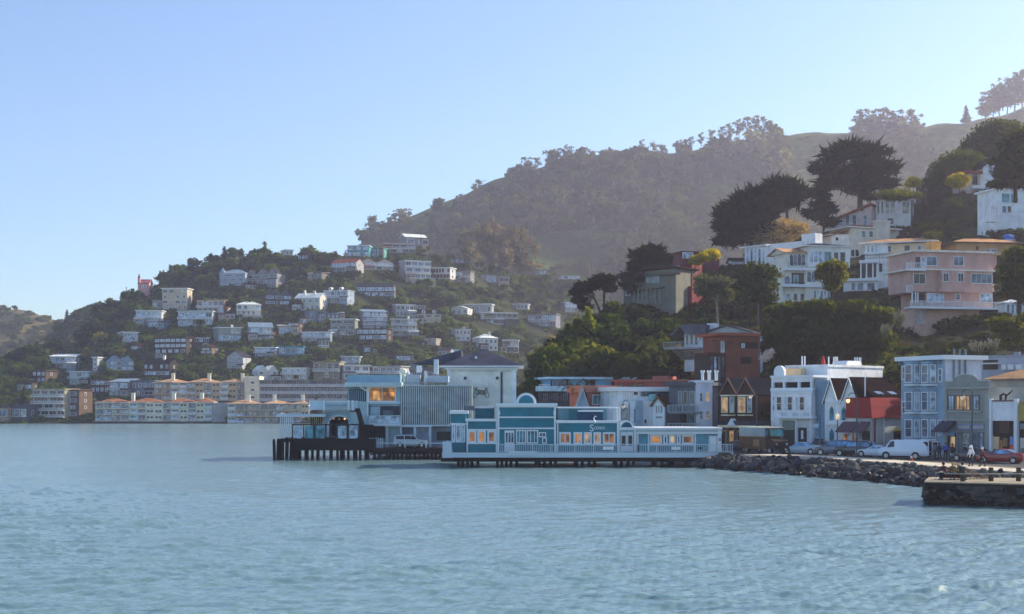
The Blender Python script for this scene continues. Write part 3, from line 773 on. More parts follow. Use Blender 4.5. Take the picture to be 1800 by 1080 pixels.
FAR = [
 (2, 47, 711, 739, '5b6675', 'F', 'slate', 1, 4, 'm', 'low blue-grey boathouse at the far left end of the waterline'),
 (58, 114, 683, 733, 'b9b09c', 'F', 'grey', 4, 3, 'bwB', 'cream balconied block of four open floors by the far left shore'),
 (115, 139, 684, 734, '6b5546', 'F', 'brown', 4, 1, 'm', 'narrow brown block joined to the right of the cream balconied block'),
 (35, 56, 668, 686, '4a4642', 'G2', 'dark', 1, 2, 'g', 'small dark twin-gabled cottage above the blue-grey boathouse'),
 (57, 80, 650, 673, '5a4d44', 'F', 'brown', 2, 3, 'g', 'dark brown house with pale windows in the trees at far left'),
 (88, 132, 622, 649, 'a8c0cb', 'D', 'white', 2, 4, 'bwg', 'pale blue house with white decks half hidden in trees near the left edge'),
 (122, 156, 652, 677, 'b5d2d0', 'F', 'white', 2, 3, 'bwgp', 'pale aqua flat-roofed house above the brown shingle house on the left'),
 (163, 171, 627, 652, 'd7e2e8', 'F', 'white', 3, 1, 'p', 'very narrow tall white tower house standing alone at left'),
 (194, 235, 626, 652, '8fa9bc', 'G2', 'blue', 2, 3, 'g', 'blue-gabled house with a cream front beside the narrow white tower'),
 (160, 191, 665, 691, '5d4b40', 'F', 'brown', 2, 4, 'g', 'brown shingle house behind the left end of the waterfront apartments'),
 (192, 226, 666, 697, '7d93a8', 'D', 'blue', 2, 2, 'bwg', 'blue-grey house with a projecting balcony above the waterfront apartments'),
 (231, 271, 668, 698, '7c8ea6', 'F', 'slate', 2, 5, 'm', 'long blue-grey house joined to the left of the tan-roofed apartments'),
 (252, 298, 630, 662, '3f322c', 'S', 'dark', 2, 5, 'gc', 'dark brown shingle house with a chimney above the tan-roofed apartments'),
 (272, 327, 592, 622, '544338', 'F', 'brown', 3, 6, 'g', 'wide dark brown house with three rows of small white windows'),
 (215, 243, 583, 602, 'd5dfe6', 'F', 'white', 1, 2, 'wgp', 'small white flat-roofed house alone in trees on the left slope'),
 (239, 284, 545, 571, 'd6d9d8', 'F', 'white', 2, 4, 'bwgp', 'white house with glazed decks on the left shoulder of the far hill'),
 (257, 289, 563, 577, '7fb2d0', 'D', 'blue', 1, 2, 'wg', 'small sky-blue house just under the white decked house at left'),
 (285, 329, 506, 545, 'cfc6bd', 'F', 'red', 4, 4, 'p', 'tall pinkish cream block of four storeys with a red-brown roof edge'),
 (268, 284, 527, 543, 'c9c4c2', 'F', 'grey', 1, 2, '', 'little pale annex at the left foot of the tall cream block'),
 (192, 206, 640, 651, 'cdd6da', 'G', 'white', 1, 1, 'g', 'small white gable front at the foot of the blue-gabled house'),
 (389, 431, 473, 503, 'c9d8e4', 'H', 'blue', 3, 3, 'xm', 'white and blue turreted house near the top of the far hill'),
 (432, 487, 473, 500, 'b9b4b4', 'G3', 'slate', 2, 4, '', 'grey triple-gabled mansion right of the turreted house'),
 (467, 513, 509, 537, '5d6673', 'G2', 'slate', 2, 3, 'm', 'dim slate-grey gabled house below the triple-gabled mansion'),
 (347, 393, 527, 552, 'd9b9a8', 'F', 'grey', 2, 5, 'b', 'salmon beige flat-roofed house in the middle left of the hill'),
 (387, 413, 550, 562, 'd8b3a6', 'H', 'tile', 1, 2, '', 'small low pink annex below the salmon beige house'),
 (416, 458, 529, 556, 'dfe2e2', 'H', 'white', 2, 4, 'btp', 'white house with chamfered corners and terrace left of the hill centre'),
 (313, 373, 546, 574, 'a9c2cc', 'F', 'white', 2, 5, 'bwgsp', 'long pale teal house of two glazed floors below the salmon house'),
 (327, 368, 591, 611, '70604f', 'D', 'white', 2, 3, 'wg', 'low house under a bright mono-pitch roof right of the wide dark brown house'),
 (384, 424, 575, 601, 'c5cbc8', 'F', 'white', 2, 2, 'wcgp', 'pale grey house with a tall central chimney left of the light blue cube'),
 (438, 479, 567, 598, '9cc4dc', 'S', 'blue', 2, 2, 'bwgB', 'boxy light blue house with white balcony at the middle of the slope'),
 (490, 521, 570, 590, 'b8ada0', 'D', 'grey', 1, 4, 'wg', 'low beige bungalow right of the light blue boxy house'),
 (448, 484, 610, 628, '86a8d0', 'F', 'white', 2, 3, 'bwgp', 'blue house with white trim bands left of the turquoise house'),
 (490, 532, 608, 625, '35a3c4', 'F', 'blue', 1, 4, 'wg', 'bright turquoise flat-roofed house low on the hill'),
 (399, 427, 617, 648, 'd2d7da', 'G', 'slate', 3, 2, 'm', 'narrow white gabled house left of the bushy golden tree'),
 (453, 489, 643, 669, 'dbe1e6', 'G2', 'white', 2, 3, '', 'white twin-gabled cottage just above the long banded building'),
 (496, 538, 646, 668, 'd9dfe3', 'F', 'white', 2, 4, 'bwgp', 'white flat-roofed house with a balcony between cottage and beige block'),
 (502, 515, 439, 449, 'e2e5e6', 'F', 'white', 1, 2, 'p', 'tiny white house among the trees on the skyline'),
 (611, 648, 431, 452, '43b5bf', 'F', 'blue', 2, 4, 'wgp', 'bright teal house on the skyline with wide glazing'),
 (650, 673, 435, 453, '62b6b4', 'F', 'tile', 1, 2, 'wg', 'lower teal wing right of the bright teal skyline house'),
 (675, 730, 425, 446, 'a5623f', 'D', 'grey', 2, 4, 'wb', 'orange-brown timber house under a grey roof on the skyline'),
 (712, 750, 411, 434, '8a8f94', 'S', 'white', 1, 3, 'm', 'grey house with a bright white roof topping the skyline row'),
 (583, 626, 455, 479, 'b3b5b8', 'S', 'red', 2, 4, 'bwg', 'white-railed house under a red roof, left one of the red-roofed pair'),
 (632, 691, 455, 475, 'bfc0c1', 'G2', 'red', 2, 6, 'bwg', 'long red-roofed double house below the teal skyline house'),
 (712, 757, 458, 492, 'd2d5d9', 'F', 'tile', 3, 4, 'bwmpt', 'large white modern house of stacked decks near the eucalyptus'),
 (761, 791, 470, 491, 'd9dbdf', 'F', 'white', 2, 6, 'wkp', 'white house with a grid of dark panes beside the eucalyptus grove'),
 (626, 692, 497, 523, '6e7278', 'S', 'slate', 2, 5, 'wg', 'wide dark grey house with a long roof in the hill centre'),
 (569, 611, 503, 535, 'c3d2e6', 'H', 'slate', 2, 4, 'omb', 'white and blue Victorian house with dormers at the hill centre'),
 (519, 562, 515, 546, 'd3d6da', 'S', 'white', 2, 4, 'cCm', 'white house with two chimneys left of the Victorian house'),
 (543, 568, 546, 566, '8093a8', 'F', 'slate', 1, 2, 'm', 'blue-grey garage block beneath the house with two chimneys'),
 (638, 680, 543, 579, '8296ac', 'D', 'blue', 4, 2, 'wgb', 'tall blue-grey boxy house of four glazed levels'),
 (606, 680, 577, 599, '46372f', 'F', 'brown', 2, 7, 'wg', 'wide dark brown house with two rows of white windows under the blue-grey boxy house'),
 (581, 624, 560, 591, '8b8f88', 'F', 'white', 3, 3, 'wp', 'grey-green stepped house with a white upper block left of the boxy house'),
 (531, 581, 583, 601, 'aabccc', 'F', 'white', 2, 6, 'bwgp', 'long pale blue row house of two window bands'),
 (688, 733, 560, 591, 'd8d2c4', 'F', 'white', 3, 3, 'bcp', 'cream mansion of three storeys with a balustrade on the right slope'),
 (696, 728, 535, 558, 'cdd0cf', 'F', 'white', 2, 4, 'wp', 'white house half hidden behind the cream mansion'),
 (733, 775, 545, 568, 'd9d3b2', 'S', 'dark', 2, 3, 'o', 'pale yellow house with two round white dormers'),
 (551, 597, 635, 668, 'cbb9a2', 'F', 'red', 2, 4, 'b', 'beige two-storey block with a dull red roof and small dark windows'),
 (600, 632, 626, 640, 'd9dde0', 'F', 'white', 1, 3, 'wgp', 'glassy white top floor of the stepped house left of the pier pavilion roof'),
 (604, 650, 641, 668, 'd5dadd', 'F', 'white', 2, 4, 'bwmp', 'white stepped modern house behind the pier restaurant roof'),
 (655, 704, 643, 668, 'b9bcc0', 'F', 'white', 2, 5, 'bwm', 'grey-white balconied house peeping over the pier restaurant roof'),
 (712, 742, 636, 662, '8690a3', 'G', 'slate', 2, 3, '', 'slate-blue gabled house seen between roof vents of the pier restaurant'),
 (745, 768, 646, 664, 'b4bccb', 'S', 'slate', 1, 3, 'm', 'small pale house left of the square tower roof'),
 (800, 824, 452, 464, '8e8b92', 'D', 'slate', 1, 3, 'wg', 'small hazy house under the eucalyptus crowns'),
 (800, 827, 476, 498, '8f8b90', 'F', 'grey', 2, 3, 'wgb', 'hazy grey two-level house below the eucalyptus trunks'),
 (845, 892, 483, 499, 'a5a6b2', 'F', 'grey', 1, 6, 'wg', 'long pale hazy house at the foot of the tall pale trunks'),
 (793, 822, 538, 553, 'dfe1e4', 'G', 'white', 1, 3, '', 'small white cottage left of the long white modernist house'),
 (808, 864, 534, 552, 'b9bcc2', 'F', 'white', 1, 5, 'p', 'pale grey flat-roofed shed-like house above the long white modernist house'),
 (846, 909, 549, 571, 'd5d7de', 'F', 'white', 2, 6, 'wkbp', 'long white modernist house with dark panes on the hazy right slope'),
 (902, 928, 534, 545, 'd2d4d8', 'F', 'white', 1, 3, 'wp', 'small white flat house above the long white modernist house'),
 (801, 827, 578, 600, 'dcdde0', 'F', 'tile', 2, 4, 'c', 'white villa with arched dark windows above golden shrubs'),
 (843, 875, 587, 617, 'dfe1e4', 'H', 'white', 2, 4, 'c', 'round-fronted white villa right of the arched villa'),
 (884, 911, 597, 621, 'd9dadd', 'F', 'white', 2, 3, 'bwkp', 'white balconied villa directly above the square tower roof'),
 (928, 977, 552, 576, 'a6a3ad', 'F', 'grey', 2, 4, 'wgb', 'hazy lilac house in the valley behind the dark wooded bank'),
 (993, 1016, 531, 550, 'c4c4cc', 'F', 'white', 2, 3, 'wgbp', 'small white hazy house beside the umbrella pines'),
 (523, 543, 443, 458, '6b5a60', 'S', 'brown', 1, 3, 'g', 'small plum-brown cottage in the trees under the tiny white skyline house'),
 (527, 549, 558, 570, 'a8978a', 'D', 'tan', 1, 3, 'w', 'low beige house under a tan roof, right of the low beige bungalow'),
 (574, 604, 548, 561, '7f8d9c', 'S', 'blue', 1, 4, 'g', 'low house with a blue-grey roof directly below the Victorian house'),
 (507, 524, 566, 586, '5b4a40', 'F', 'brown', 2, 2, 'gb', 'narrow brown house squeezed beside the low beige bungalow'),
 (729, 748, 531, 545, '6a5f58', 'S', 'dark', 1, 2, '', 'dark roofed cottage between the cream mansion and the round-dormered house'),
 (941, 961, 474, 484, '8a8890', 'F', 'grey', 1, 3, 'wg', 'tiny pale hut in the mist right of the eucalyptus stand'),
 (101, 135, 637, 652, '4f433c', 'S', 'brown', 1, 4, 'g', 'low brown house just below the pale blue white-decked house'),
 (272, 288, 620, 635, '8d8478', 'F', 'grey', 2, 2, 'w', 'small drab grey house between the two dark brown houses'),
 (697, 727, 622, 636, '75716f', 'D', 'slate', 1, 4, 'wg', 'long low dim house in shade above the slate-blue gabled house'),
 (458, 482, 582, 596, '8a7a6a', 'S', 'red', 1, 3, 'b', 'small red-roofed cottage tucked right of the light blue cube'),
 (352, 372, 606, 622, '7d7266', 'G', 'brown', 2, 2, 'g', 'brown gabled cottage below the mono-pitch house'),
 (560, 578, 596, 611, '8e949a', 'F', 'grey', 1, 3, 'wb', 'small grey house below the right end of the pale blue row house'),
 (745, 766, 592, 607, 'a79f92', 'H', 'brown', 2, 2, '', 'beige hipped villa in the bushes right of the cream mansion'),
 (770, 792, 612, 625, '9a9aa0', 'S', 'slate', 1, 3, 'm', 'grey cottage in golden scrub below the arched white villa'),
 (640, 660, 607, 622, '6f6257', 'D', 'brown', 1, 3, 'wg', 'brown shed-roofed house below the wide dark brown house'),
 (432, 450, 497, 509, '8e867c', 'S', 'brown', 1, 2, '', 'little brown-roofed cottage under the triple-gabled mansion'),
 (545, 566, 478, 492, '7c7a74', 'D', 'grey', 1, 3, 'w', 'low grey house in the trees left of the red-roofed pair'),
 (228, 246, 603, 616, '65564c', 'G', 'brown', 1, 2, 'g', 'small brown gable below the lone white flat-roofed house at left'),
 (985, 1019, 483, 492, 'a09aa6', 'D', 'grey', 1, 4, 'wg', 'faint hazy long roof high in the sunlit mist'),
]
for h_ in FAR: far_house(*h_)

# pink chapel-like gable with a mast on the skyline
def skyline_pink():
    Y = T_FAR.Y(252, 508) - 1
    f = Fac('house', 'pink gabled house with a thin spire on the left skyline', 'house', 243, Y, 262, Y, wz(507, Y), None, (486, 507))
    m = mat('c98f93'); L = f.L
    MB().box(0, L, 0, 7, -4, 2.6).build('wall', m, f.r, fix=False)
    gable_s(f.r, 0, L, 2.6, 4.6, 0, 7, mat('a86a70', 'shingle'), m)
    MB().box(-.2, .9, -.2, .9, -3, 5.2).build('tower', m, f.r, fix=False)
    MB().lathe([(.75, 5.2), (.06, 7.6)], (.35, .35, 0), 6).build('spire', mat('8e565d', 'shingle'), f.r)
    window(f.r, 1.8, 3.6, .3, 1.6, 0, 2, 1, TRIM, 'pale', .12, sub=False)
skyline_pink()

# ---- long apartment blocks on the far waterfront
def apartments(label, x0, x1, yt, ye, yb, bays, floors, wall, roof, chim, seed, pile=True, Y=None, gaps=()):
    rr = random.Random(seed)
    Y = Y or 555.0
    z0 = wz(yb, Y)
    f = Fac('apartment_building', label, 'apartments', x0, Y, x1, Y + 3, z0, None, (yt, yb))
    L = f.L; he = wz(ye, Y) - z0; H = wz(yt, Y) - z0; D = 11
    wm = mat(wall, 'plain'); rm = ROOFS[roof]
    MB().box(0, L, 0, D, -.3, he).build('wall', wm, f.r, fix=False)
    fh = he / floors; bw = L / bays
    pale = mat('b9c3c6', 'plain')
    for i in range(bays):
        t = rr.choice(['bal', 'bal', 'win', 'panel'])
        a = bw * i
        if i % 4 == 0:
            k4 = min(4, bays - i)
            hip(f.r, a + .1, a + bw * k4 - .1, he + rr.uniform(-.25, .1), H - rr.uniform(.0, .5), rr.uniform(-.8, .3), D, rm, .5)
            hip(f.r, a + bw * .6, a + bw * min(2.2, k4), he + .05, H - rr.uniform(.5, .9), -1.5, 4, rm, .4)
        for j in range(floors):
            zb = j * fh
            if t == 'bal':
                MB().box(a + .25, a + bw - .25, -.05, -.004, zb + .15, zb + fh - .3).build('recess', mat('39393c', 'plain'), f.r, fix=False)  # dark sheet on the wall, balcony shade put into its colour
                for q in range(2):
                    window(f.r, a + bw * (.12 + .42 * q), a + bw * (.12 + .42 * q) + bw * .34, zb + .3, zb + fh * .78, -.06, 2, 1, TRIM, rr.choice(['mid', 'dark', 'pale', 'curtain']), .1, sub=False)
                MB().box(a + .1, a + bw - .1, -1.3, -.06, zb - .12, zb + .1).build('balcony', wm, f.r, fix=False)
                railing(f.r, a + .1, a + bw - .1, zb + .1, zb + 1.05, -1.25, wm if rr.random() < .5 else STEEL, 'railing', .3, .05, G['pale'] if rr.random() < .35 else None)
            elif t == 'win':
                for q in range(2):
                    window(f.r, a + bw * (.14 + .42 * q), a + bw * (.14 + .42 * q) + bw * .28, zb + fh * .42, zb + fh * .72, 0, 2, 1, BLACK, 'dark', .08, sub=False)
            else:
                MB().box(a + .1, a + bw - .1, -.8, -.003, zb + .1, zb + fh * .45).build('panel', pale, f.r, fix=False)
                window(f.r, a + bw * .1, a + bw * .9, zb + fh * .45, zb + fh * .88, -.02, 4, 1, TRIM, rr.choice(['pale', 'mid', 'teal']), .1, sub=False)
    for k in chim: chimney(f.r, L * k, 2.2, he, H + 1.7, 1.3, mat('d9cfc0'))
    if pile:
        MB().box(-1, L + 1, -1.6, D, -1.1, -.32).build('deck', mat('4a4744', 'wood'), f.r, fix=False)
        n = int(L / 3)
        for k in range(n):
            MB().tube([(L * (k + .5) / n, -1.2, -z0 - .8), (L * (k + .5) / n, -1.2, -1.08)], .18, 6).build('piling', DKWOOD, f.r)
    return f
apartments('long cream waterfront apartments under rust-tiled hip roofs, on the far left shore', 168, 374, 699, 708, 740, 14, 3, 'c9c6b8', 'tile', (.31, .66, .9), 4)
apartments('tan waterfront apartments beside the pier with brown hip roofs and dark balconies', 400, 543, 702, 710, 744, 10, 3, 'b9a78c', 'tan', (.25, .57, .92), 9)
apartments('upper row of tan-roofed apartments behind the waterfront row, with glazed balconies', 271, 430, 664, 672, 704, 11, 3, 'b5a68f', 'tan', (.2, .6, .97), 15, False, 581)
def banded():
    Y = 581.0; z0 = wz(706, Y)
    f = Fac('stair_tower', 'square pale stair tower with three small openings joining the tan apartments', 'tower', 430, Y, 456, Y, z0, None, (662, 706))
    L = f.L; H = wz(663, Y) - z0
    MB().box(0, L, 0, 10, -3, H).build('wall', mat('cfc6b4'), f.r, fix=False)
    flat(f.r, 0, L, H, 0, 10, mat('d9d2c2'), .3, .15)
    for k in range(3): window(f.r, L * .4, L * .68, H * (.12 + .3 * k), H * (.12 + .3 * k) + 1.0, 0, 1, 1, TRIM, 'dark', .1, sub=False)
    f = Fac('parking_terraces', 'long low building of grey-white terrace bands under a mossy roof edge', 'terraced building', 456.5, Y, 611, Y + 4, z0, None, (667, 706))
    L = f.L; H = wz(668, Y) - z0
    MB().box(0, L, 1.6, 14, -3, H - .3).build('wall', mat('5a5a60'), f.r, fix=False)
    fh = H / 3
    for j in range(3):
        MB().box(0, L, 0, 1.59, j * fh + .0, j * fh + fh * .42).build('parapet', mat('a4a6ad'), f.r, fix=False)
        railing(f.r, 0, L, j * fh + fh * .42, j * fh + fh * .62, .1, STEEL, 'railing', .6, .05)
        for i in range(14):
            if RH.random() < .85:
                a = L * i / 14 + .4
                window(f.r, a, a + L / 14 - .9, j * fh + fh * .45, j * fh + fh * .86, 1.55, 2, 1, TRIM, RH.choice(['dark', 'mid', 'mid', 'dark']), .1, sub=False)
    flat(f.r, 0, L, H - .3, 0, 14, mat('77787d'), .3, .4, top=mat('7d8a42', 'stone', .95))
    f = Fac('retaining_wall', 'blank grey retaining wall between the two waterfront apartment rows', 'wall', 375, 556, 400, 558, 0.2, None, (708, 743))
    MB().box(0, f.L, 0, 6, -1, wz(708, 557) - .2).build('wall', mat('8d8f95'), f.r, fix=False)
banded()
# ------------------------------------------------------------------ street row
def YF(px): return float(np.interp(px, [a for a, _ in FACE], [b for _, b in FACE]))
def sfac(name, label, cat, x0, x1, yt, z0=ZS, off=0.0, group=None):
    return Fac(name, label, cat, x0, YF(x0) + off, x1, YF(x1) + off, z0, group, (yt, 800))

def arch_pts(xc, w, z0, zs, n=10, pointed=False):
    r = w / 2; pts = [(xc - r, z0), (xc + r, z0)]
    if pointed: pts += [(xc + r, zs), (xc + r * .72, zs + r * .75), (xc, zs + r * 1.7), (xc - r * .72, zs + r * .75), (xc - r, zs)]
    else: pts += [(xc + r * math.cos(math.pi * k / n), zs + r * math.sin(math.pi * k / n)) for k in range(n + 1)]
    return pts
def arch_win(parent, xc, w, z0, zs, d, frame, gl, pointed=False, fw=.12, name='window'):
    mb = MB(); o = arch_pts(xc, w, z0, zs, 12, pointed); i = arch_pts(xc, w - 2 * fw, z0 + fw, zs, 12, pointed)
    n = len(o)
    for k in range(n):
        k2 = (k + 1) % n
        q = [o[k], o[k2], i[k2], i[k]]
        mb.prism(q, 'y', d - .1, d + .01)
    ob = mb.build(name, frame, parent)
    MB().prism(i, 'y', d - .04, d - .004).build('pane', G[gl] if isinstance(gl, str) else gl, ob)
    return ob
def bay(f, x0, x1, yt, yb, wallm, n=1, proj=.7, roofm=None, gl='dark', sidegl='pale', rows=((0.2, .85),), frame=None, name='bay_window'):
    """a canted bay projecting from the facade, with its own windows"""
    a, b, c, e = f.rng(x0, x1, yt, yb)
    s = min(.45, (b - a) * .28)
    o = MB().prism([(a, 0), (a + s, -proj), (b - s, -proj), (b, 0)], 'z', c, e).build(name, wallm, f.r)
    MB().prism([(a - .12, -.004), (a + s - .08, -proj - .14), (b - s + .08, -proj - .14), (b + .12, -.004)], 'z', e, e + .2).build('cornice', roofm or TRIM, o)
    MB().prism([(a - .06, -.004), (a + s - .04, -proj - .07), (b - s + .04, -proj - .07), (b + .06, -.004)], 'z', c - .15, c).build('sill_band', frame or TRIM, o)
    H = e - c; ww = (b - a - 2 * s)
    for (r0, r1) in rows:
        for k in range(n):
            window(o, a + s + ww * k / n + .08, a + s + ww * (k + 1) / n - .08, c + H * r0, c + H * r1, -proj, 1, 2, frame, gl, .09)
        ln = math.hypot(s, proj)
        for sg in (0, 1):
            w = window(o, 0, ln * .72, c + H * r0, c + H * r1, 0, 1, 2, frame, sidegl, .08)
            if sg == 0: w.location = (a + s * .14, -proj * .14, c + H * r0); w.rotation_euler = (0, 0, math.atan2(-proj, s))
            else: w.location = (b - s + s * .14, -proj + proj * .14, c + H * r0); w.rotation_euler = (0, 0, math.atan2(proj, s))
    return o

def street_row():
    # brown twin-gabled house
    f = sfac('house', 'brown shingled house with two steep gables and lit bay windows behind the delivery truck', 'house', 1266, 1328, 667)
    br = mat('4a332b', 'shingle'); L = f.L; D = 8
    e = f.z(1290, 692); ap = f.z(1290, 666)
    MB().box(0, L, 0, D, -.3, e).build('wall', br, f.r, fix=False)
    h = L / 2
    sl = ROOFS['slate']
    for i in range(2): gable_f(f.r, h * i + .1, h * (i + 1) - .1, e, ap, 0, D, mat('22252d', 'shingle'), br, .18, .14, trim=mat('7d5a50'))
    for a, b in ((1271, 1292), (1300, 1323)):
        bay(f, a, b, 697, 729, br, 1, .75, mat('d9cdb8'), 'lit', 'pale', ((.1, .95),), mat('d8c7ae'))
    f.box('porch_roof', mat('3b3d46', 'shingle'), 1262, 1330, 740, 748, -2.2, -.004)
    f.box('porch_fascia', mat('d8c5a6'), 1261, 1331, 748, 752, -2.3, -.003)
    a, b, c, e2 = f.rng(1279, 1292, 742, 748, -2.3)
    MB().prism([(a, c), (b, c), ((a + b) / 2, c + .9)], 'y', -2.4, -1.6).build('pediment', TRIM, f.r)
    for px in (1263, 1277, 1290, 1304, 1317, 1329): f.box('column', mat('6b4b3c'), px, px + 2.2, 752, 789, -2.2, -1.95)
    for px in (1268, 1282, 1296, 1310): f.win(px, px + 9, 757, 785, 0, 1, 1, mat('caa887'), 'lit' if px in (1282, 1310) else 'dark')
    # tall pale lavender block
    f = sfac('apartment_building', 'tall narrow pale lavender three-storey block left of the brown twin-gabled house', 'building', 1224, 1252, 672, off=3)
    L = f.L; H = f.z(1238, 673); lv = mat('c3c3d4', 'plain')
    MB().box(0, L, 0, 7, -.3, H).build('wall', lv, f.r, fix=False)
    flat(f.r, 0, L, H, 0, 7, TRIM, .35, .22)
    for (y0, y1) in ((690, 707), (722, 738), (752, 768)):
        f.win(1229, 1236, y0, y1, 0, 1, 2, TRIM, 'mid'); f.win(1240, 1248, y0, y1, 0, 1, 2, TRIM, 'lit' if y0 < 752 else 'curtain')
    for k, x in enumerate((1.0, 1.9, 2.9)): MB().lathe([(.2, 0), (.2, 1.1), (.3, 1.15), (.3, 1.4)], (x, 1.2, H + .3), 8).build('flue', TRIM, f.r)
    # ornate white building
    f = sfac('corner_building', 'ornate white building with a roof terrace and three bay windows over a dark garage', 'building', 1355, 1428, 646)
    w = mat('dfe1e8', 'plain'); L = f.L
    z2 = f.z(1390, 684); z3 = f.z(1400, 646, 2.5); zt = f.z(1390, 661)
    MB().box(0, L, 0, 16, -.3, z2).build('wall', w, f.r, fix=False)
    MB().box(0, L, 3.2, 15.5, z2 - .02, z3).build('upper_wall', w, f.r, fix=False)
    flat(f.r, 0, L, z3, 3.2, 15.5, w, .3, .12)
    f.box('cornice', TRIM, 1354, 1429, 682, 688, -.5, -.003)
    f.box('cornice', TRIM, 1354, 1429, 660, 664, -.3, 2.8)
    f.box('frieze', w, 1356, 1427, 664, 672, -.05, .25)
    for px in (1356, 1376, 1402, 1424): f.box('terrace_post', TRIM, px, px + 3.4, 664, 682, 0, .35)
    f.box('terrace_back', mat('2c2c31'), 1372, 1424, 671, 682, 2.9, 3.1)  # dark sheet before the white wall, painted shade of the terrace gap
    a, b, c, e2 = f.rng(1361, 1379, 652, 661, 0)
    MB().prism(arch_pts((a + b) / 2, b - a, c, c + .5), 'y', -.1, .3).build('arched_pediment', TRIM, f.r)
    f.box('sunlit_interior', mat('d8b591'), 1381, 1407, 648, 660, 2.0, 3.1)  # beige box stands in for a sunlit interior, the sun is in its colour
    o = f.box('bay_window', w, 1363, 1426, 690, 733, -.8, -.003)
    for px in (1372, 1391, 1412): window(o, f.u(px), f.u(px + 9.5), f.z(px, 722), f.z(px, 697), -.8, 1, 2, TRIM, 'dark')
    for px in (1365, 1386, 1406): window(o, f.u(px), f.u(px + 4), f.z(px, 722), f.z(px, 697), -.8, 1, 2, TRIM, 'pale', .08)
    f.box('cornice', TRIM, 1361, 1428, 688.5, 691.5, -.95, -.81)
    f.box('band', TRIM, 1361, 1428, 733, 736, -.95, -.003)
    for px in (1373, 1393, 1412): f.box('panel', mat('b8bcc8'), px, px + 10, 725.5, 731.5, -.86, -.802)
    f.box('garage_opening', BLACK, 1375, 1397, 740, 792, -.03, -.003)
    f.box('roller_shutter', mat('7d8580', 'siding'), 1375, 1396, 741, 756, -.06, -.031)
    o = f.box('poster_panel', mat('b9bdc2'), 1399, 1422, 737, 791, -.06, -.003)
    f.box('poster_figure', mat('2b2d33'), 1403, 1418, 752, 786, -.09, -.061, o); f.box('poster_patch', mat('d8dadd'), 1408, 1412, 757, 772, -.1, -.091, o)
    for px in (1369, 1397.2, 1423.5): f.box('pilaster', TRIM, px, px + 2.4, 736, 792, -.12, -.003)
    for px, yt in ((1413, 632), (1420, 633), (1484, 636), (1498, 637), (1503, 637), (1507, 637), (1556, 634), (1562, 632), (1568, 637), (1572, 637)):
        a = f.u(px, 9.0); zz = z3
        MB().tube([(min(a, L - .3) if False else L * .3 + (px - 1413) * .012, 4 + (px - 1413) * .065, z3 + .2), (L * .3 + (px - 1413) * .012, 4 + (px - 1413) * .065, z3 + 1.5)], .1, 6).build('vent_pipe', TRIM, f.r)
    MB().prism([(9.5, z3 + .25), (13.2, z3 + .25), (12.8, z3 + .95), (9.9, z3 + .95)], 'x', L * .4, L * .75).build('skylight_housing', TRIM, f.r)
    # narrow blue-grey building
    f = sfac('narrow_building', 'narrow blue-grey building with a blank wall between the white building and the gothic gables', 'building', 1429, 1448.5, 671)
    L = f.L; H = f.z(1440, 671)
    MB().box(0, L, .6, 7, -.3, H).build('wall', mat('7391a8', 'plain'), f.r, fix=False)
    flat(f.r, 0, L, H, .6, 7, mat('86a0b4'), .2, .1)
    f.box('doorway', BLACK, 1432, 1446, 772, 794, .5, .598); f.box('cornice', mat('86a0b4'), 1429, 1449, 768, 771, .3, .597)
    # gothic gabled building with red metal mansard
    f = sfac('gothic_building', 'white gothic building with two pointed gables and a red metal mansard on its right', 'building', 1450, 1532, 665)
    L = f.L; D = 7.0; w = mat('d6d3d6', 'plain'); gw = mat('a3a8ab', 'plain')
    br = mat('261c1a', 'shingle')
    e1 = f.z(1475, 703); zg = f.z(1500, 735)
    uB = f.u(1506); MB().box(0, L, 0, D, -.3, zg).build('ground_wall', gw, f.r, fix=False)
    MB().box(0, uB, -.02, D - .1, -.28, e1).build('front_wall', w, f.r, fix=False)
    a0, a1, a2, a3 = f.u(1448), f.u(1473), f.u(1481), f.u(1507)
    ap1, ap2 = f.z(1460, 667), f.z(1494, 665)
    for (p, q, ap) in ((a0 + .15, a1, ap1), (a2, a3, ap2)):
        gable_f(f.r, p, q, e1, ap, -.02, D, br, w, .2, .16, trim=TRIM)
    # long brown slope facing the water of the lane and the mansard under it
    zr = f.z(1540, 697)
    MB().prism([((a2 + a3) / 2, ap2 - .05), (L + .05, zr), (L + .05, zr - .2), ((a2 + a3) / 2, ap2 - 1.2)], 'y', .6, D).build('roof', br, f.r)
    red = mat('8a2426', 'vsiding', .5)
    MB().prism([(f.u(1489), zg), (L + .35, zg), (L + .05, zr - .15), (f.u(1491), zr - .15)], 'y', -.35, D).build('mansard', red, f.r)
    for k in range(2): MB().prism([(L - .9, zr + .55), (L - .2, zr + .25), (L - .2, zr + .32), (L - .9, zr + .64)], 'y', 1.5 + 2.6 * k, 2.7 + 2.6 * k).build('skylight', G['mid'], f.r)
    MB().tube([(L - 1.2, .3, zr), (L - 1.2, .3, ap2 + .1)], .09, 6).build('vent_pipe', TRIM, f.r)
    teal = G['teal']
    for px in (1463, 1484): arch_win(f.r, f.u(px), .95, f.z(px, 741), f.z(px, 722), -.03, TRIM, 'teal', True)
    arch_win(f.r, f.u(1463), 1.0, .2, f.z(1463, 762), -.03, TRIM, 'teal', True)
    f.box('belt_course', TRIM, 1450, 1489, 744, 748, -.3, -.021)
    f.box('cornice', TRIM, 1450, 1489, 706, 709, -.2, -.021)
    f.box('pilaster', TRIM, 1450, 1453, 709, 796, -.12, -.021); f.box('pilaster', TRIM, 1473, 1476, 709, 744, -.12, -.021)
    aw = mat('5d4552')
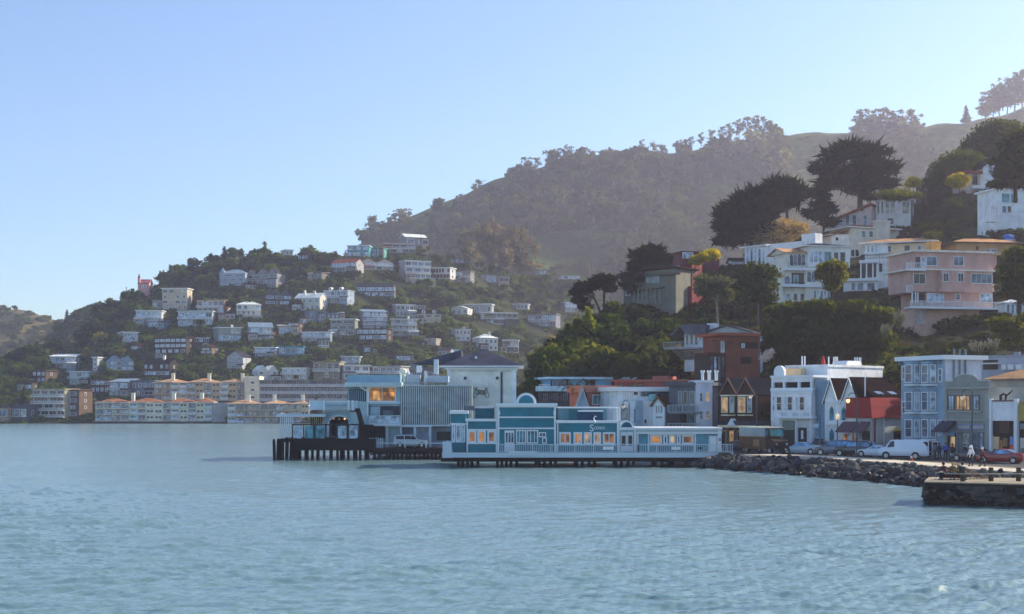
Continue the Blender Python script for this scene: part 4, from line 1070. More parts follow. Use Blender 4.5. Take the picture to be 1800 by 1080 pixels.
    for a, b in ((1482, 1510), (1513, 1530)):
        u0, u1 = f.u(a), f.u(b)
        MB().prism([(-.03, f.z(a, 741)), (-1.5, f.z(a, 758)), (-1.5, f.z(a, 760)), (-.03, f.z(a, 744))], 'x', u0, u1).build('awning', aw, f.r)
    f.win(1481, 1492, 762, 790, -.02, 1, 1, TRIM, 'warm'); f.win(1500, 1508, 760, 792, -.02, 1, 1, BLACK, 'warm'); f.box('doorway', BLACK, 1515, 1529, 758, 795, -.06, -.003)
    f.box('column', TRIM, 1494, 1497, 748, 796, -.4, -.15)
    f.box('sign_board', mat('8fb4c8'), 1502, 1509, 758, 770, -.5, -.42)
    # the right side wall: drainpipe, red post, window with a yellow blind box
    for y, c, m_ in ((.55, .1, mat('7a2438')), (2.3, .08, TRIM)):
        MB().tube([(L + .09, y, 0), (L + .09, y, zg)], c, 6).build('drainpipe', m_, f.r)
    s = window(f.r, 0, 1.7, 0, 1.6, 0, 1, 1, BLACK, 'dark'); s.location = (L + .01, 4.3, .9); s.rotation_euler = (0, 0, R(90))
    MB().box(L, L + .2, 4.3, 6.0, 2.5, 2.75).build('blind_box', mat('c9a53c'), f.r, fix=False)
    # blue bay-fronted building
    f = sfac('bay_fronted_building', 'blue-grey four-level building with two columns of white bay windows and a heavy cornice', 'building', 1584, 1660, 627)
    L = f.L; D = 5.2; bl = mat('7f98ae', 'siding'); H = f.z(1620, 634)
    MB().box(0, L, 0, D, -.3, H).build('wall', bl, f.r, fix=False)
    lav = mat('a9b0c3', 'siding'); MB().box(L, L + .06, .05, D, -.2, H - .02).build('side_cladding', lav, f.r, fix=False)
    flat(f.r, 0, L, H, 0, D, TRIM, .5, .55)
    for k in range(9): MB().box(.2 + k * L / 9, .42 + k * L / 9, -.5, -.003, H - .45, H - .004).build('bracket', mat('5b7389'), f.r, fix=False)
    for (y0, y1) in ((641, 674), (689, 723), (737, 770)):
        for a, b in ((1596, 1619), (1625, 1647)):
            bay(f, a, b, y0 - 2, y1 + 2, bl, 1, .8, bl, 'mid', 'pale', ((.08, .94),))
    for (y0, y1) in ((644, 668), (706, 728)): f.win(1586, 1593, y0, y1, 0, 1, 2, TRIM, 'mid')
    f.win(1650, 1657, 648, 672, 0, 1, 2, TRIM, 'mid'); f.win(1649, 1656, 738, 766, 0, 1, 2, TRIM, 'pale')
    for (y0, y1) in ((642, 668), (686, 714), (732, 760)): f.box('stair_recess', mat('27323f'), 1619.6, 1624.4, y0, y1, -.05, -.003)  # dark strips on the flat wall, stair slot shade put into the colour
    f.box('doorway', mat('32475a'), 1636, 1648, 772, 801, -.06, -.003); f.box('base_panel', mat('6f9bb8'), 1597, 1634, 776, 802, -.1, -.003)
    for i, y in enumerate((1.2, 2.0, 2.8)): MB().tube([(L + .2, y, 4), (L + .2, y, H + 1.2)], .11, 6).build('flue_pipe', mat('5d6f85'), f.r)
    # grey building with arched parapet
    f = sfac('shop_building', 'grey two-storey shop with an arched parapet and glowing upper windows', 'shop', 1660, 1737, 660)
    L = f.L; D = 9; g = mat('7f8381', 'plain'); zc = f.z(1690, 682); zp = f.z(1690, 671)
    MB().box(0, L, 0, D, -.3, zc + .05).build('wall', g, f.r, fix=False)
    a, b = f.u(1676), f.u(1716); m = (a + b) / 2; r = (b - a) / 2; hh = f.z(1695, 659) - zp
    pts = [(0, zc), (L, zc), (L, zp)] + [(m + r * math.cos(t), zp + hh * math.sin(t) ** .8) for t in [math.pi * k / 12 for k in range(13)]] + [(0, zp)]
    MB().prism(pts, 'y', 0.002, .4).build('parapet', g, f.r)
    cap = []
    for k in range(13):
        t = math.pi * k / 12; cap.append((m + r * math.cos(t), .2, zp + hh * math.sin(t) ** .8))
    MB().tube([(L, .2, zp)] + cap + [(0, .2, zp)], .13, 6).build('coping', mat('a9aaa6'), f.r)
    f.box('cornice', mat('8f9390'), 1659, 1738, 680.5, 684, -.35, -.003)
    f.box('belt_course', mat('8f9390'), 1659, 1738, 737, 740, -.2, -.003)
    for a, b, n in ((1667, 1678, 2), (1681, 1706, 4), (1710.5, 1722, 2)): f.win(a, b, 695, 722, -.004, n, 1, mat('4c4f50'), 'lit' if n > 2 else 'pale', .1)
    f.box('window_sill', mat('8f9390'), 1665, 1724, 722, 725, -.25, -.005)
    for a, b in ((1660, 1664), (1731, 1737)): f.box('pilaster', mat('8a8e8b'), a, b, 684, 803, -.12, -.003)
    MB().prism([(-.03, f.z(1670, 740)), (-1.5, f.z(1670, 757)), (-1.5, f.z(1670, 760)), (-.03, f.z(1670, 743))], 'x', f.u(1656), f.u(1681)).build('awning', mat('33384a'), f.r)
    for a, b in ((1684, 1706), (1709, 1730)): 
        o = f.box('sign_panel', mat('6f7fa0'), a, b, 746, 756, -.16, -.003)
        for k in range(5): f.box('sign_stripe', mat('b8a59a'), a + 1.5 + k * (b - a - 3) / 5, a + 1.5 + (k + .6) * (b - a - 3) / 5, 748.5, 753.5, -.19, -.161, o)
    for a, b, gl in ((1683, 1690, 'mid'), (1692, 1706, 'curtain'), (1709, 1720, 'mid'), (1722, 1730, 'pale')): f.win(a, b, 760, 803, -.004, 1, 1, mat('6a6e6d'), gl, .14)
    f.box('doorway', BLACK, 1665, 1680, 762, 806, -.05, -.003)
    f.box('lit_poster', glass('poster', 'c9a66a', .3, 'ffd9a0', .5), 1671, 1678, 768, 787, -.12, -.051)
    f.box('sign_board', mat('5d93b8'), 1664, 1677, 757, 766, -.2, -.12)
    # white shop front
    f = sfac('shop_building', 'white shopfront with an open dark display front between grey and olive shops', 'shop', 1738, 1788, 701)
    L = f.L; w = mat('d4d9e2', 'siding')
    MB().box(0, L, .25, 8, -.3, f.z(1760, 706)).build('wall', w, f.r, fix=False)
    f.box('fascia', w, 1741, 1783, 706, 740, .05, .248)
    f.box('coping', mat('6d5560'), 1738, 1788, 703.5, 706, -.05, .5)
    for a, b in ((1738, 1742.5), (1782, 1787.5)): f.box('pilaster', TRIM, a, b, 701, 811, -.15, .249)
    f.box('display_opening', mat('17171a'), 1743.5, 1781, 740, 808, .2, .247)
    f.box('blind', mat('4c3a34', 'vsiding'), 1756, 1774, 741, 762, .12, .199); f.box('blind', mat('2a2220'), 1744, 1755, 741, 765, .12, .199)
    for a, b, y0, y1, c in ((1746, 1756, 768, 790, 'c9a887'), (1763, 1770, 770, 785, '8f6a4c'), (1775, 1781, 768, 782, '7a86b8'), (1775, 1782, 783, 792, 'd0583e'), (1758, 1762, 774, 790, 'a8743a')):
        f.box('shop_display', mat(c), a, b, y0, y1, .1, .198)
    # olive shop
    f = sfac('shop_building', 'olive-panelled shop cut off by the right edge of the photo', 'shop', 1789, 1850, 706)
    L = f.L
    MB().box(0, L, .25, 8, -.3, f.z(1820, 706)).build('wall', mat('8b7c43', 'siding'), f.r, fix=False)
    f.box('fascia', mat('9a8a4c', 'siding'), 1790, 1850, 712, 740, .05, .248)
    f.box('display_opening', mat('1c1a19'), 1792, 1850, 741, 800, .2, .247)
    for a, b, y0, y1, c in ((1793, 1801, 770, 795, 'b8b0a8'), (1794, 1802, 788, 798, '3a8f96'), (1793, 1803, 745, 755, '6a7480')): f.box('shop_display', mat(c), a, b, y0, y1, .1, .198)
    f.box('base_panel', mat('5a4a30'), 1789, 1850, 798, 812, .02, .249)
    # beige block with tan hipped roof behind the shops
    f = Fac('shop_block', 'beige blank-walled block with a sunlit tan roof behind the white shopfront', 'building', 1737, 165, 1850, 158, ZS, None, (656, 706))
    L = f.L; H = f.z(1780, 669)
    MB().box(0, L, 0, 9, -.3, H).build('wall', mat('a89f98', 'plain'), f.r, fix=False)
    hip(f.r, 0, L, H, H + 1.9, 0, 9, ROOFS['tan'], .5, .2, fascia=mat('6a5f58'))
    # flat lavender block up behind
    f = Fac('flat_roofed_block', 'lavender flat-roofed block with a covered porch behind the tan roof', 'building', 1700, 186, 1830, 180, 4.0, None, (628, 660))
    L = f.L; H = f.z(1750, 629)
    MB().box(0, L, 0, 7, -1.5, H).build('wall', mat('9fa3b6', 'plain'), f.r, fix=False)
    flat(f.r, 0, L, H, 0, 7, mat('8d92a6'), .3, .15)
    f.box('porch', mat('3c3534'), 1728, 1754, 633, 650, -.05, -.003); f.box('porch_canopy', TRIM, 1724, 1758, 638, 640, -1.2, -.004)
    for k, px in enumerate((1774, 1778, 1782)): MB().tube([(f.u(px), 2, H), (f.u(px), 2, f.z(px, 618))], .16, 7).build('flue_pipe', mat('8a90a2'), f.r)
    for a, b in ((1760, 1768), (1771, 1781), (1785, 1795)): f.box('roof_unit', TRIM, a, b, 641, 650, -1.4, -.3)
street_row()

# ------------------------------------------------------------------ cluster behind the waterside restaurant
def cluster():
    def simple(label, x0, x1, yt, yb, Y, z0, wall, D=7, yaw=0.0, cat='house', name='house', kind='plain'):
        f = Fac(name, label, cat, x0, Y, x1, Y + yaw, z0, None, (yt, yb))
        f.H = f.z((x0 + x1) / 2, yt); f.wm = mat(wall, kind)
        MB().box(0, f.L, 0, D, -2, f.H).build('wall', f.wm, f.r, fix=False)
        f.D = D
        return f
    f = simple('long light-blue modern house under the wooded bank, behind the palm', 966, 1110, 667, 700, 224, 8.6, '6fa8cc', 8, 3)
    flat(f.r, 0, f.L, f.H, 0, f.D, mat('a9c8dc'), .35, .7)
    f.box('recess', mat('3b4450'), 968, 999, 668, 681, -.06, -.003)  # dark sheet on a flat wall, painted shade of a set-back front
    for a in (971, 979, 987): f.win(a, a + 7, 669, 680, -.07, 1, 1, mat('8a97a0'), 'mid', sub=False)
    f.win(1036, 1046, 667.5, 678, 0, 1, 1, BLACK, 'dark'); f.win(1074, 1086, 668, 681, 0, 1, 1, BLACK, 'dark')
    f.box('balcony', mat('9cc0d6'), 948, 1000, 679, 688, -2.6, -.004); f.rail(TRIM, 948, 966, 676, 680, -2.5, step=.4)
    f.box('lower_wall', mat('3f4a57'), 950, 1040, 688, 716, -1.2, -.005, ext=1)
    for a in (955, 972, 990): f.win(a, a + 8, 692, 704, -1.21, 2, 1, STEEL, 'mid', sub=False)
    f = simple('flat terracotta house with a raised block behind the white balcony house', 1080, 1212, 671, 690, 214, 7.5, '94564c', 7, -4)
    flat(f.r, 0, f.L, f.H, 0, f.D, mat('9c5f54'), .3, .4)
    MB().box(f.u(1144), f.u(1172), 1, 6, f.H, f.z(1155, 661)).build('raised_block', mat('9a5c54'), f.r, fix=False)
    for a in (1086, 1103, 1118): f.win(a, a + 12, 674, 683, 0, 2, 1, mat('7a3f38'), 'dark', sub=False)
    f = simple('terracotta and teal house with a bright window beside the A-frame gable', 1032, 1088, 690, 745, 207, 3, '8f564d', 6, 2)
    flat(f.r, 0, f.L, f.H, 0, f.D, mat('a0685a'), 1.0, .35)
    f.win(1041, 1059, 694, 712, -.004, 2, 1, TRIM, 'teal'); f.win(1061, 1084, 694, 713, -.004, 1, 1, TRIM, 'teal')
    f = simple('tiny white A-frame gable behind the low wing of the waterside restaurant', 1014, 1034, 713, 745, 205, 3, '93a3b5', 4)
    gable_f(f.r, 0, f.L, f.H, f.z(1024, 683), 0, 4, mat('6f7f90'), f.wm, .25, .15, trim=TRIM); f.win(1019, 1029, 716, 726, 0, 1, 1, TRIM, 'mid', sub=False)
    f = simple('white house with a wide flat roof terrace behind the hook-armed lamp', 1086, 1180, 688, 755, 200, ZS, 'c4cad4', 8, 2)
    flat(f.r, 0, f.L, f.H, 0, f.D, TRIM, .6, .5)
    for k in range(7): f.box('slat', TRIM, 1094 + k * 3.1, 1095.4 + k * 3.1, 689, 704, -.2, -.003)
    f.win(1112, 1122, 688, 696, 0, 1, 1, TRIM, 'dark'); f.box('upper_glazing', G['mid'], 1126, 1176, 689, 697, -.05, -.003)
    f.box('lower_wall', mat('d3d5da'), 1086, 1130, 706, 755, -2.0, -.004); f.win(1092, 1103, 717, 738, -2, 1, 1, mat('8b8580'), 'curtain'); f.win(1113, 1119, 718, 745, -2, 1, 4, TRIM, 'teal')
    f.box('side_bay', mat('8fa5b8'), 1118, 1130, 704, 755, -2.3, -2.002)
    MB().lathe([(.3, 0), (.5, .2), (.55, .9), (.45, 1.0)], (f.u(1144), -.6, f.z(1144, 706)), 10).build('planter', mat('6ea9ae'), f.r)
    f = simple('plain pale wall house left of the sign-fronted gable', 1130, 1150, 708, 755, 199, ZS, 'd6d8de', 5)
    flat(f.r, 0, f.L, f.H, 0, f.D, TRIM, .2, .1); f.win(1133, 1136, 738, 744, 0, 1, 1, BLACK, 'dark', sub=False)
    # gable with a white sign front
    f = simple('white gable-fronted house with dark side and brown roof, bearing a small grey sign', 1148, 1168, 711, 755, 197, ZS, 'd9dade', 9, -1.2)
    gable_f(f.r, 0, f.L, f.H, f.z(1158, 698), 0, 9, ROOFS['brown'], f.wm, .3, .2, trim=mat('6b4a3c'))
    MB().box(f.L, f.L + 2.2, .3, 8.5, -1, f.H - .1).build('side_wing', mat('3a3a42', 'vsiding'), f.r, fix=False)
    for a in (1153, 1157.5, 1162): f.win(a, a + 2.6, 713, 727, 0, 1, 1, TRIM, 'dark', .05, sub=False)
    f.box('sign_plate', mat('8d9096'), 1153, 1163.5, 732, 735.5, -.07, -.003)
    # balconied grey apartments
    f = simple('dark grey timber apartments with stacked slatted balconies', 1176, 1226, 678, 760, 197, ZS, '5a5f68', 8, -2, 'apartments', 'apartment_building', 'vsiding')
    flat(f.r, 0, f.L, f.H, 0, f.D, mat('4b5260', 'vsiding'), .5, .5)
    for (y0, y1) in ((688, 712), (727, 745)):
        for a, b, gl in ((1192, 1199, 'mid'), (1201, 1209, 'dark'), (1211, 1222, 'mid')): f.win(a, b, y0, y1, 0, 1, 1, STEEL, gl, .12)
    for y in (725, 757): 
        f.box('balcony', mat('6d737c'), 1174, 1226, y, y + 2.5, -1.6, -.004)
        f.rail(mat('9aa3ad'), 1174, 1226, y - 13, y, -1.5, step=.22, post=.07)
cluster()

# ------------------------------------------------------------------ houses on the near wooded slope
def nfac(name, label, x0, x1, yt, yb, yaw=0.0, cat='house', Y=None):
    px = (x0 + x1) / 2
    Y = Y or T_NEAR.Y(px, yb) - 1.5
    return Fac(name, label, cat, x0, Y, x1, Y + yaw, wz(yb, Y), None, (yt, yb))
def near_houses():
    def wallbox(f, mt, x0, x1, yt, yb, d0, d1, name='wall', ext=4): return f.box(name, mt, x0, x1, yt, yb, d0, d1, None, ext)
    # pink house
    f = nfac('house', 'large pink stucco house of three storeys with white balconies on the steep bank', 1600, 1762, 441, 572, 4.0)
    pk = mat('b8938c', 'plain'); pk2 = mat('aa8680', 'plain'); D = 9
    wallbox(f, pk, 1609, 1746, 444, 475, 0, D, 'upper_wall', 0)
    wallbox(f, pk, 1606, 1745, 475.5, 514, .25, D, 'middle_wall', 0)
    wallbox(f, pk2, 1627, 1745, 514.2, 545, .6, D, 'lower_wall', 0)
    wallbox(f, mat('b8968a', 'plain'), 1627, 1722, 545, 571, .3, D, 'base_wall')
    wallbox(f, pk2, 1725, 1752, 447, 475, .5, D, 'side_wing', 0)
    f.box('roof', mat('d9c9c0'), 1606, 1748, 440.5, 444, -.5, D + .3); f.box('floor_band', mat('d9cfcb'), 1600, 1750, 473.6, 475.8, -.5, D)
    f.box('side_roof', mat('b89a80'), 1724, 1760, 443, 448, .1, D)
    wallbox(f, pk, 1655, 1696, 476, 513.5, -.8, .24, 'oriel', 0)
    for a, b, y0, y1, n, gl in ((1628, 1647, 451, 468, 2, 'mid'), (1676, 1694, 451, 468, 2, 'mid')): f.win(a, b, y0, y1, 0, n, 1, TRIM, gl)
    f.win(1726, 1738, 454, 467, .5, 1, 1, TRIM, 'mid')
    f.win(1605, 1627, 481, 500, .25, 2, 1, TRIM, 'dark'); f.win(1706, 1744, 481, 499, .25, 4, 1, TRIM, 'mid')
    for a in (1657, 1683): f.win(a, a + 11, 480, 496, -.8, 2, 1, TRIM, 'dark')
    f.win(1629, 1659, 516, 532, .6, 2, 1, TRIM, 'pale'); f.win(1679, 1688, 517, 528, .6, 1, 2, TRIM, 'mid'); f.win(1722, 1744, 516, 532, .6, 1, 1, TRIM, 'pale')
    f.win(1609, 1617, 452, 470, 0, 1, 1, mat('6a4a4a'), 'dark'); f.win(1618, 1626, 452, 470, 0, 1, 1, TRIM, 'pale')
    f.box('porch_recess', mat('33292a'), 1607, 1626, 517, 532, .7, .9);  # dark panel behind the posts, porch shade put into its colour
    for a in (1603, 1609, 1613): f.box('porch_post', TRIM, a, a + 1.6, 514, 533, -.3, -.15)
    f.box('balcony', TRIM, 1600, 1763, 540.5, 543.5, -1.6, .59); f.rail(TRIM, 1601, 1762, 530, 541, -1.5, step=.2, post=.045)
    f.box('balcony', TRIM, 1594, 1628, 473.8, 476, -1.3, -.52); f.rail(TRIM, 1594, 1628, 462, 474, -1.2, step=.3, post=.06)
    f.rail(TRIM, 1594, 1604, 502, 515, -.2, step=.3, post=.06); f.rail(TRIM, 1746, 1764, 500, 513, 1.0, step=.35, post=.06)
    a = f.u(1656); MB().box(a - .9, a + .9, 2, 3.6, f.z(1656, 443), f.z(1656, 424)).box(a - 1.02, a + 1.02, 1.9, 3.7, f.z(1656, 424) - .02, f.z(1656, 422)).build('chimney', mat('b58a50', 'plain'), f.r, fix=False)
    f.box('stairs', mat('a89f98', 'stone'), 1612, 1627, 545, 570, -.6, .2)
    # cream and peach house
    f = nfac('house', 'cream and peach house with orange shutters and white columned porch left of the pink house', 1513, 1598, 420, 500, -3.5)
    cr = mat('d8d6d8', 'plain'); pe = mat('dcb8a0', 'plain'); D = 7
    wallbox(f, cr, 1520, 1560, 428, 500, 0, D); wallbox(f, pe, 1560, 1640, 428, 500, .002, D, 'peach_wall')
    hip(f.r, f.u(1518), f.u(1642), f.z(1570, 428), f.z(1570, 417), 0, D, ROOFS['tan'], .9, .2)
    f.box('floor_band', TRIM, 1518, 1562, 443, 446, -.6, -.003)
    for a in (1524, 1531, 1538): f.win(a, a + 5, 432, 447, 0, 1, 1, TRIM, 'pale', .08)
    f.win(1560, 1567, 432, 444, -.002, 1, 2, TRIM, 'dark'); f.win(1590, 1599, 432, 445, -.002, 2, 1, mat('8a6a58'), 'dark'); f.win(1612, 1620, 432, 441, -.002, 1, 1, TRIM, 'mid')
    f.win(1579, 1586, 463, 478, -.002, 1, 1, TRIM, 'pale'); 
    for a in (1573.5, 1587): f.box('shutter', mat('c07a2c'), a, a + 5, 463, 479, -.08, -.003)
    f.box('porch_roof', TRIM, 1510, 1545, 457, 462, -2.6, -.004); f.box('porch_recess', mat('4b4440'), 1514, 1540, 463, 488, -.06, -.003)  # dark sheet on the cream wall stands in for shade under the porch roof
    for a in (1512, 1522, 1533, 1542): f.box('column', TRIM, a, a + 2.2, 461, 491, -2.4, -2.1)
    f.win(1544, 1552, 463, 479, 0, 1, 1, TRIM, 'dark'); f.rail(BLACK, 1520, 1562, 448, 455, -.7, step=.3)
    f.box('deck', mat('8d7a5e', 'wood'), 1554, 1594, 505, 512, -1.5, 2); 
    for a in (1566, 1590): f.box('deck_post', mat('6f5b45', 'wood'), a, a + 5, 512, 537, -.5, 0)
    # low white pavilion
    f = nfac('pavilion', 'low white glazed pavilion at the foot of the cream and peach house', 1481, 1545, 490, 512, -1, 'pavilion')
    wallbox(f, mat('d5d8dc'), 1483, 1543, 494, 512, 0, 4); f.box('roof', TRIM, 1478, 1546, 489.5, 494, -.9, 4.3)
    for a, b in ((1496, 1504), (1506, 1518), (1524, 1538)): f.win(a, b, 497, 511, 0, 1, 1, TRIM, 'mid')
    # pale house with red tiles above
    f = nfac('house', 'pale grey-cream house with red-tiled roof and broad chimney above the cream mansion', 1458, 1545, 395, 452, 5)
    pg = mat('bfbcb4', 'plain'); D = 8
    wallbox(f, pg, 1494, 1546, 402, 452, 0, D); wallbox(f, mat('d2d2d2'), 1462, 1494, 412, 452, .3, D, 'left_wing')
    hip(f.r, f.u(1492), f.u(1580), f.z(1530, 402), f.z(1530, 392), 0, D, ROOFS['tile'], .6, .2)
    MB().prism([(f.u(1458), f.z(1460, 414)), (f.u(1494), f.z(1494, 402)), (f.u(1494), f.z(1494, 404)), (f.u(1458), f.z(1460, 416))], 'y', -.3, D).build('lean_to_roof', ROOFS['tile'], f.r)
    wallbox(f, pg, 1546, 1580, 403, 440, 1.2, D, 'right_wing')
    MB().box(f.u(1537), f.u(1560), -1, .6, -2, f.z(1548, 392)).box(f.u(1536), f.u(1561), -1.15, .75, f.z(1548, 392), f.z(1548, 388.5)).build('chimney', pg, f.r, fix=False)
    for a in (1514, 1527): f.win(a, a + 8, 406, 418, 0, 1, 2, TRIM, 'teal')
    f.win(1557, 1566, 408, 417, 1.2, 1, 1, TRIM, 'teal'); f.win(1468, 1474, 417, 424, .3, 1, 1, TRIM, 'dark')
    arch_win(f.r, f.u(1499), 1.3, f.z(1499, 452), f.z(1499, 443), 0, TRIM, 'dark'); arch_win(f.r, f.u(1506), 1.3, f.z(1506, 452), f.z(1506, 443), 0, TRIM, 'dark')
    # cream mansion
    f = nfac('mansion', 'cream tiered mansion with arched windows, balconies and bay fronts in the middle of the slope', 1354, 1494, 424, 530, 4)
    cm = mat('cfccc4', 'plain'); D = 9
    wallbox(f, cm, 1355, 1376, 486, 530, -.8, D, 'left_bay'); wallbox(f, cm, 1376, 1460, 476, 530, .4, D)
    wallbox(f, cm, 1386, 1440, 443, 476, 1.6, D, 'upper_wall', 0); wallbox(f, mat('d8d8d6'), 1420, 1494, 432, 470, 1.0, D, 'upper_bay', 0)
    wallbox(f, cm, 1416, 1462, 474, 530, -.5, .39, 'right_bay')
    f.box('balcony', TRIM, 1382, 1466, 471, 476, -.9, 1.5); f.rail(BLACK, 1386, 1418, 462, 471.5, -.6, step=.3)
    f.box('roof', mat('b8a68a'), 1352, 1380, 482.5, 486, -1.3, 3); f.box('floor_band', TRIM, 1376, 1462, 500, 505, -1.0, .38)
    gable_s(f.r, f.u(1385), f.u(1420), f.z(1400, 443), f.z(1400, 434), 1.4, D, ROOFS['tan'], cm, .5)
    hip(f.r, f.u(1419), f.u(1495), f.z(1450, 433), f.z(1450, 423), .9, D, ROOFS['slate'], .5, .2)
    for k, px in enumerate((1391, 1398, 1405, 1412)): arch_win(f.r, f.u(px, 1.6), 1.0, f.z(px, 468, 1.6), f.z(px, 451, 1.6), 1.6, TRIM, 'mid' if k % 2 else 'dark')
    for px in (1426, 1434, 1442): arch_win(f.r, f.u(px, 1), 1.0, f.z(px, 462, 1), f.z(px, 445, 1), 1.0, TRIM, 'pale')
    f.win(1448, 1462, 442, 461, 1.0, 2, 1, TRIM, 'teal'); f.win(1465, 1474, 443, 462, 1, 1, 1, TRIM, 'dark'); f.win(1476, 1486, 443, 462, 1, 1, 1, TRIM, 'dark')
    f.win(1360, 1366, 494, 510, -.8, 1, 2, TRIM, 'mid'); f.win(1360, 1369, 518, 530, -.8, 2, 1, TRIM, 'pale')
    arch_win(f.r, f.u(1385), 1.4, f.z(1385, 505), f.z(1385, 490), .4, TRIM, 'mid'); f.box('recess', mat('4c4a48'), 1392, 1415, 480, 500, .3, .398); f.win(1395, 1403, 484, 500, .3, 1, 1, TRIM, 'teal'); f.rail(BLACK, 1391, 1416, 496, 506, -.3, step=.25)  # dark panel beside the arch is painted shade, the wall is not hollow
    for px in (1422, 1430): arch_win(f.r, f.u(px, -.5), 1.1, f.z(px, 497, -.5), f.z(px, 482, -.5), -.5, TRIM, 'mid')
    for a in (1381, 1394, 1406): f.win(a, a + 8, 516, 529, .4, 1, 1, TRIM, 'pale' if a < 1390 else 'dark')
    for k in range(5): f.win(1430 + 6 * k, 1434.5 + 6 * k, 511, 529, -.5, 1, 1, TRIM, 'pale' if k % 2 else 'mid', .07)
    f.rail(BLACK, 1442, 1492, 461, 470, .3, step=.3)
    # white modern house with tall windows
    f = nfac('house', 'white modern house with tall vertical windows and a long blank side wall behind dark shrubs', 1305, 1347, 426, 470, -5)
    wm = mat('d4d8e2', 'plain')
    wallbox(f, wm, 1309, 1347, 435, 470, 0, 12); MB().prism([(-.5, f.z(1325, 435)), (12.5, f.z(1325, 424)), (12.5, f.z(1325, 424) + .3), (-.5, f.z(1325, 435) + .3)], 'x', -.4, f.L + .3).build('roof', TRIM, f.r)
    MB().prism([(0, f.z(1325, 436)), (12, f.z(1325, 436)), (12, f.z(1325, 425))], 'x', 0, f.L).build('gable_wall', wm, f.r)
    wallbox(f, wm, 1347.2, 1410, 427, 469, .9, 8, 'long_wall', 2)
    for k in range(5): f.win(1312 + k * 7, 1317 + k * 7, 437, 466, 0, 1, 1, TRIM, 'mid' if k % 2 else 'pale', .12)
    f.box('chimney_block', mat('d9dde6'), 1409, 1433, 411, 432, 1.5, 4); 
    # small low gable left of it
    f = nfac('cottage', 'small low white cottage roof just left of the white modern house', 1286, 1308, 452, 466, 0, 'cottage')
    wallbox(f, wm, 1287, 1307, 459, 466, 0, 5); gable_s(f.r, 0, f.L, f.z(1296, 459), f.z(1296, 453), 0, 5, ROOFS['slate'], wm, .5)
    # white curtain-glass house on top
    f = nfac('house', 'white house with tall curtained windows and a mossy green roof near the hilltop', 1539, 1601, 350, 398, -3)
    D = 7
    wallbox(f, mat('d6d9e2'), 1539, 1601, 351, 398, 0, D); MB().box(f.L, f.L + .08, .01, D, -3, f.z(1601, 351) - .05).build('side_cladding', mat('6a6468'), f.r, fix=False)
    f.box('roof', TRIM, 1537, 1603, 348.5, 351.2, -.4, D + .3)
    for k, (a, b) in enumerate(((1542, 1546), (1549, 1553), (1556, 1563), (1565, 1573), (1586, 1599))): f.win(a, b, 354, 376, 0, 2 if b - a > 5 else 1, 1, TRIM, 'curtain' if k > 1 else 'dark', .1)
    f.win(1560, 1570, 384, 394, 0, 1, 1, BLACK, 'dark')
    s = window(f.r, 0, 1.2, 0, 2.2, 0, 1, 1, TRIM, 'pale', .1); s.location = (f.L + .09, 3.5, f.z(1601, 375)); s.rotation_euler = (0, 0, R(90))
    # red roofed bungalow
    f = nfac('house', 'red-roofed bungalow with a white porch left of the curtained white house', 1466, 1533, 357, 404, -4)
    wallbox(f, mat('b8a4a4'), 1470, 1532, 384, 404, 0, 6); MB().prism([(f.u(1464), f.z(1466, 386)), (f.u(1533), f.z(1532, 357)), (f.u(1536), f.z(1533, 360)), (f.u(1464), f.z(1466, 389))], 'y', -.8, 6.4).build('roof', ROOFS['red'], f.r)
    MB().prism([(f.u(1470), f.z(1470, 384)), (f.u(1532), f.z(1532, 384)), (f.u(1532), f.z(1532, 361))], 'y', 0, 6).build('gable_wall', mat('bfaeae'), f.r)
    for a in (1474, 1486, 1498, 1517): f.win(a, a + 8, 378 if a > 1480 else 386, 397, 0, 1, 2, TRIM, 'mid')
    f.box('balcony', TRIM, 1466, 1534, 402, 405, -1.4, -.003); f.rail(TRIM, 1467, 1500, 392, 402, -1.3, step=.35, post=.06)
    # white gabled house upper right
    f = nfac('house', 'white gabled house with a big window high on the right, partly behind a cedar', 1707, 1755, 275, 333, 4)
    wm2 = mat('d3d9e4', 'siding'); D = 7
    wallbox(f, wm2, 1729, 1770, 296, 333, 0, D); gable_f(f.r, f.u(1727), f.u(1772), f.z(1745, 298), f.z(1745, 276), 0, D, ROOFS['slate'], wm2, .3, .2, trim=TRIM)
    wallbox(f, mat('a89a98'), 1707, 1729, 304, 326, 1, D, 'porch_wing'); f.box('porch_roof', ROOFS['red'], 1700, 1731, 300, 304.5, .2, D)
    f.win(1737, 1752, 293, 306, 0, 2, 1, TRIM, 'mid'); f.win(1709, 1718, 306, 325, 1, 2, 1, mat('6a5a56'), 'dark'); f.box('deck', TRIM, 1716, 1756, 328, 333, -1.2, -.003)
    # white house at right edge
    f = nfac('house', 'bluish white house with large square windows and a white stair deck at the right edge', 1757, 1840, 332, 404, 3)
    wm3 = mat('ccd6e6', 'plain')
    wallbox(f, wm3, 1757, 1850, 334, 404, 0, 8); f.box('roof', TRIM, 1755, 1852, 331, 334.2, -.5, 8.4)
    f.win(1760, 1775, 340, 357, 0, 1, 1, TRIM, 'teal'); f.win(1776, 1789, 340, 357, 0, 1, 1, TRIM, 'teal'); f.win(1761, 1769, 362, 375, 0, 1, 1, TRIM, 'mid'); f.win(1770, 1778, 362, 375, 0, 1, 1, TRIM, 'dark')
    f.box('balcony', TRIM, 1744, 1757, 362, 365, -1.2, .5); f.rail(TRIM, 1744, 1757, 352, 362, -1.1, step=.4, post=.07)
    f.box('balcony', TRIM, 1740, 1757, 387, 390, -1.6, .5); f.rail(TRIM, 1740, 1757, 376, 387, -1.5, step=.4, post=.07)
    for a in (1740, 1748, 1755): f.box('post', TRIM, a, a + 1.6, 352, 402, -1.5, -1.35)
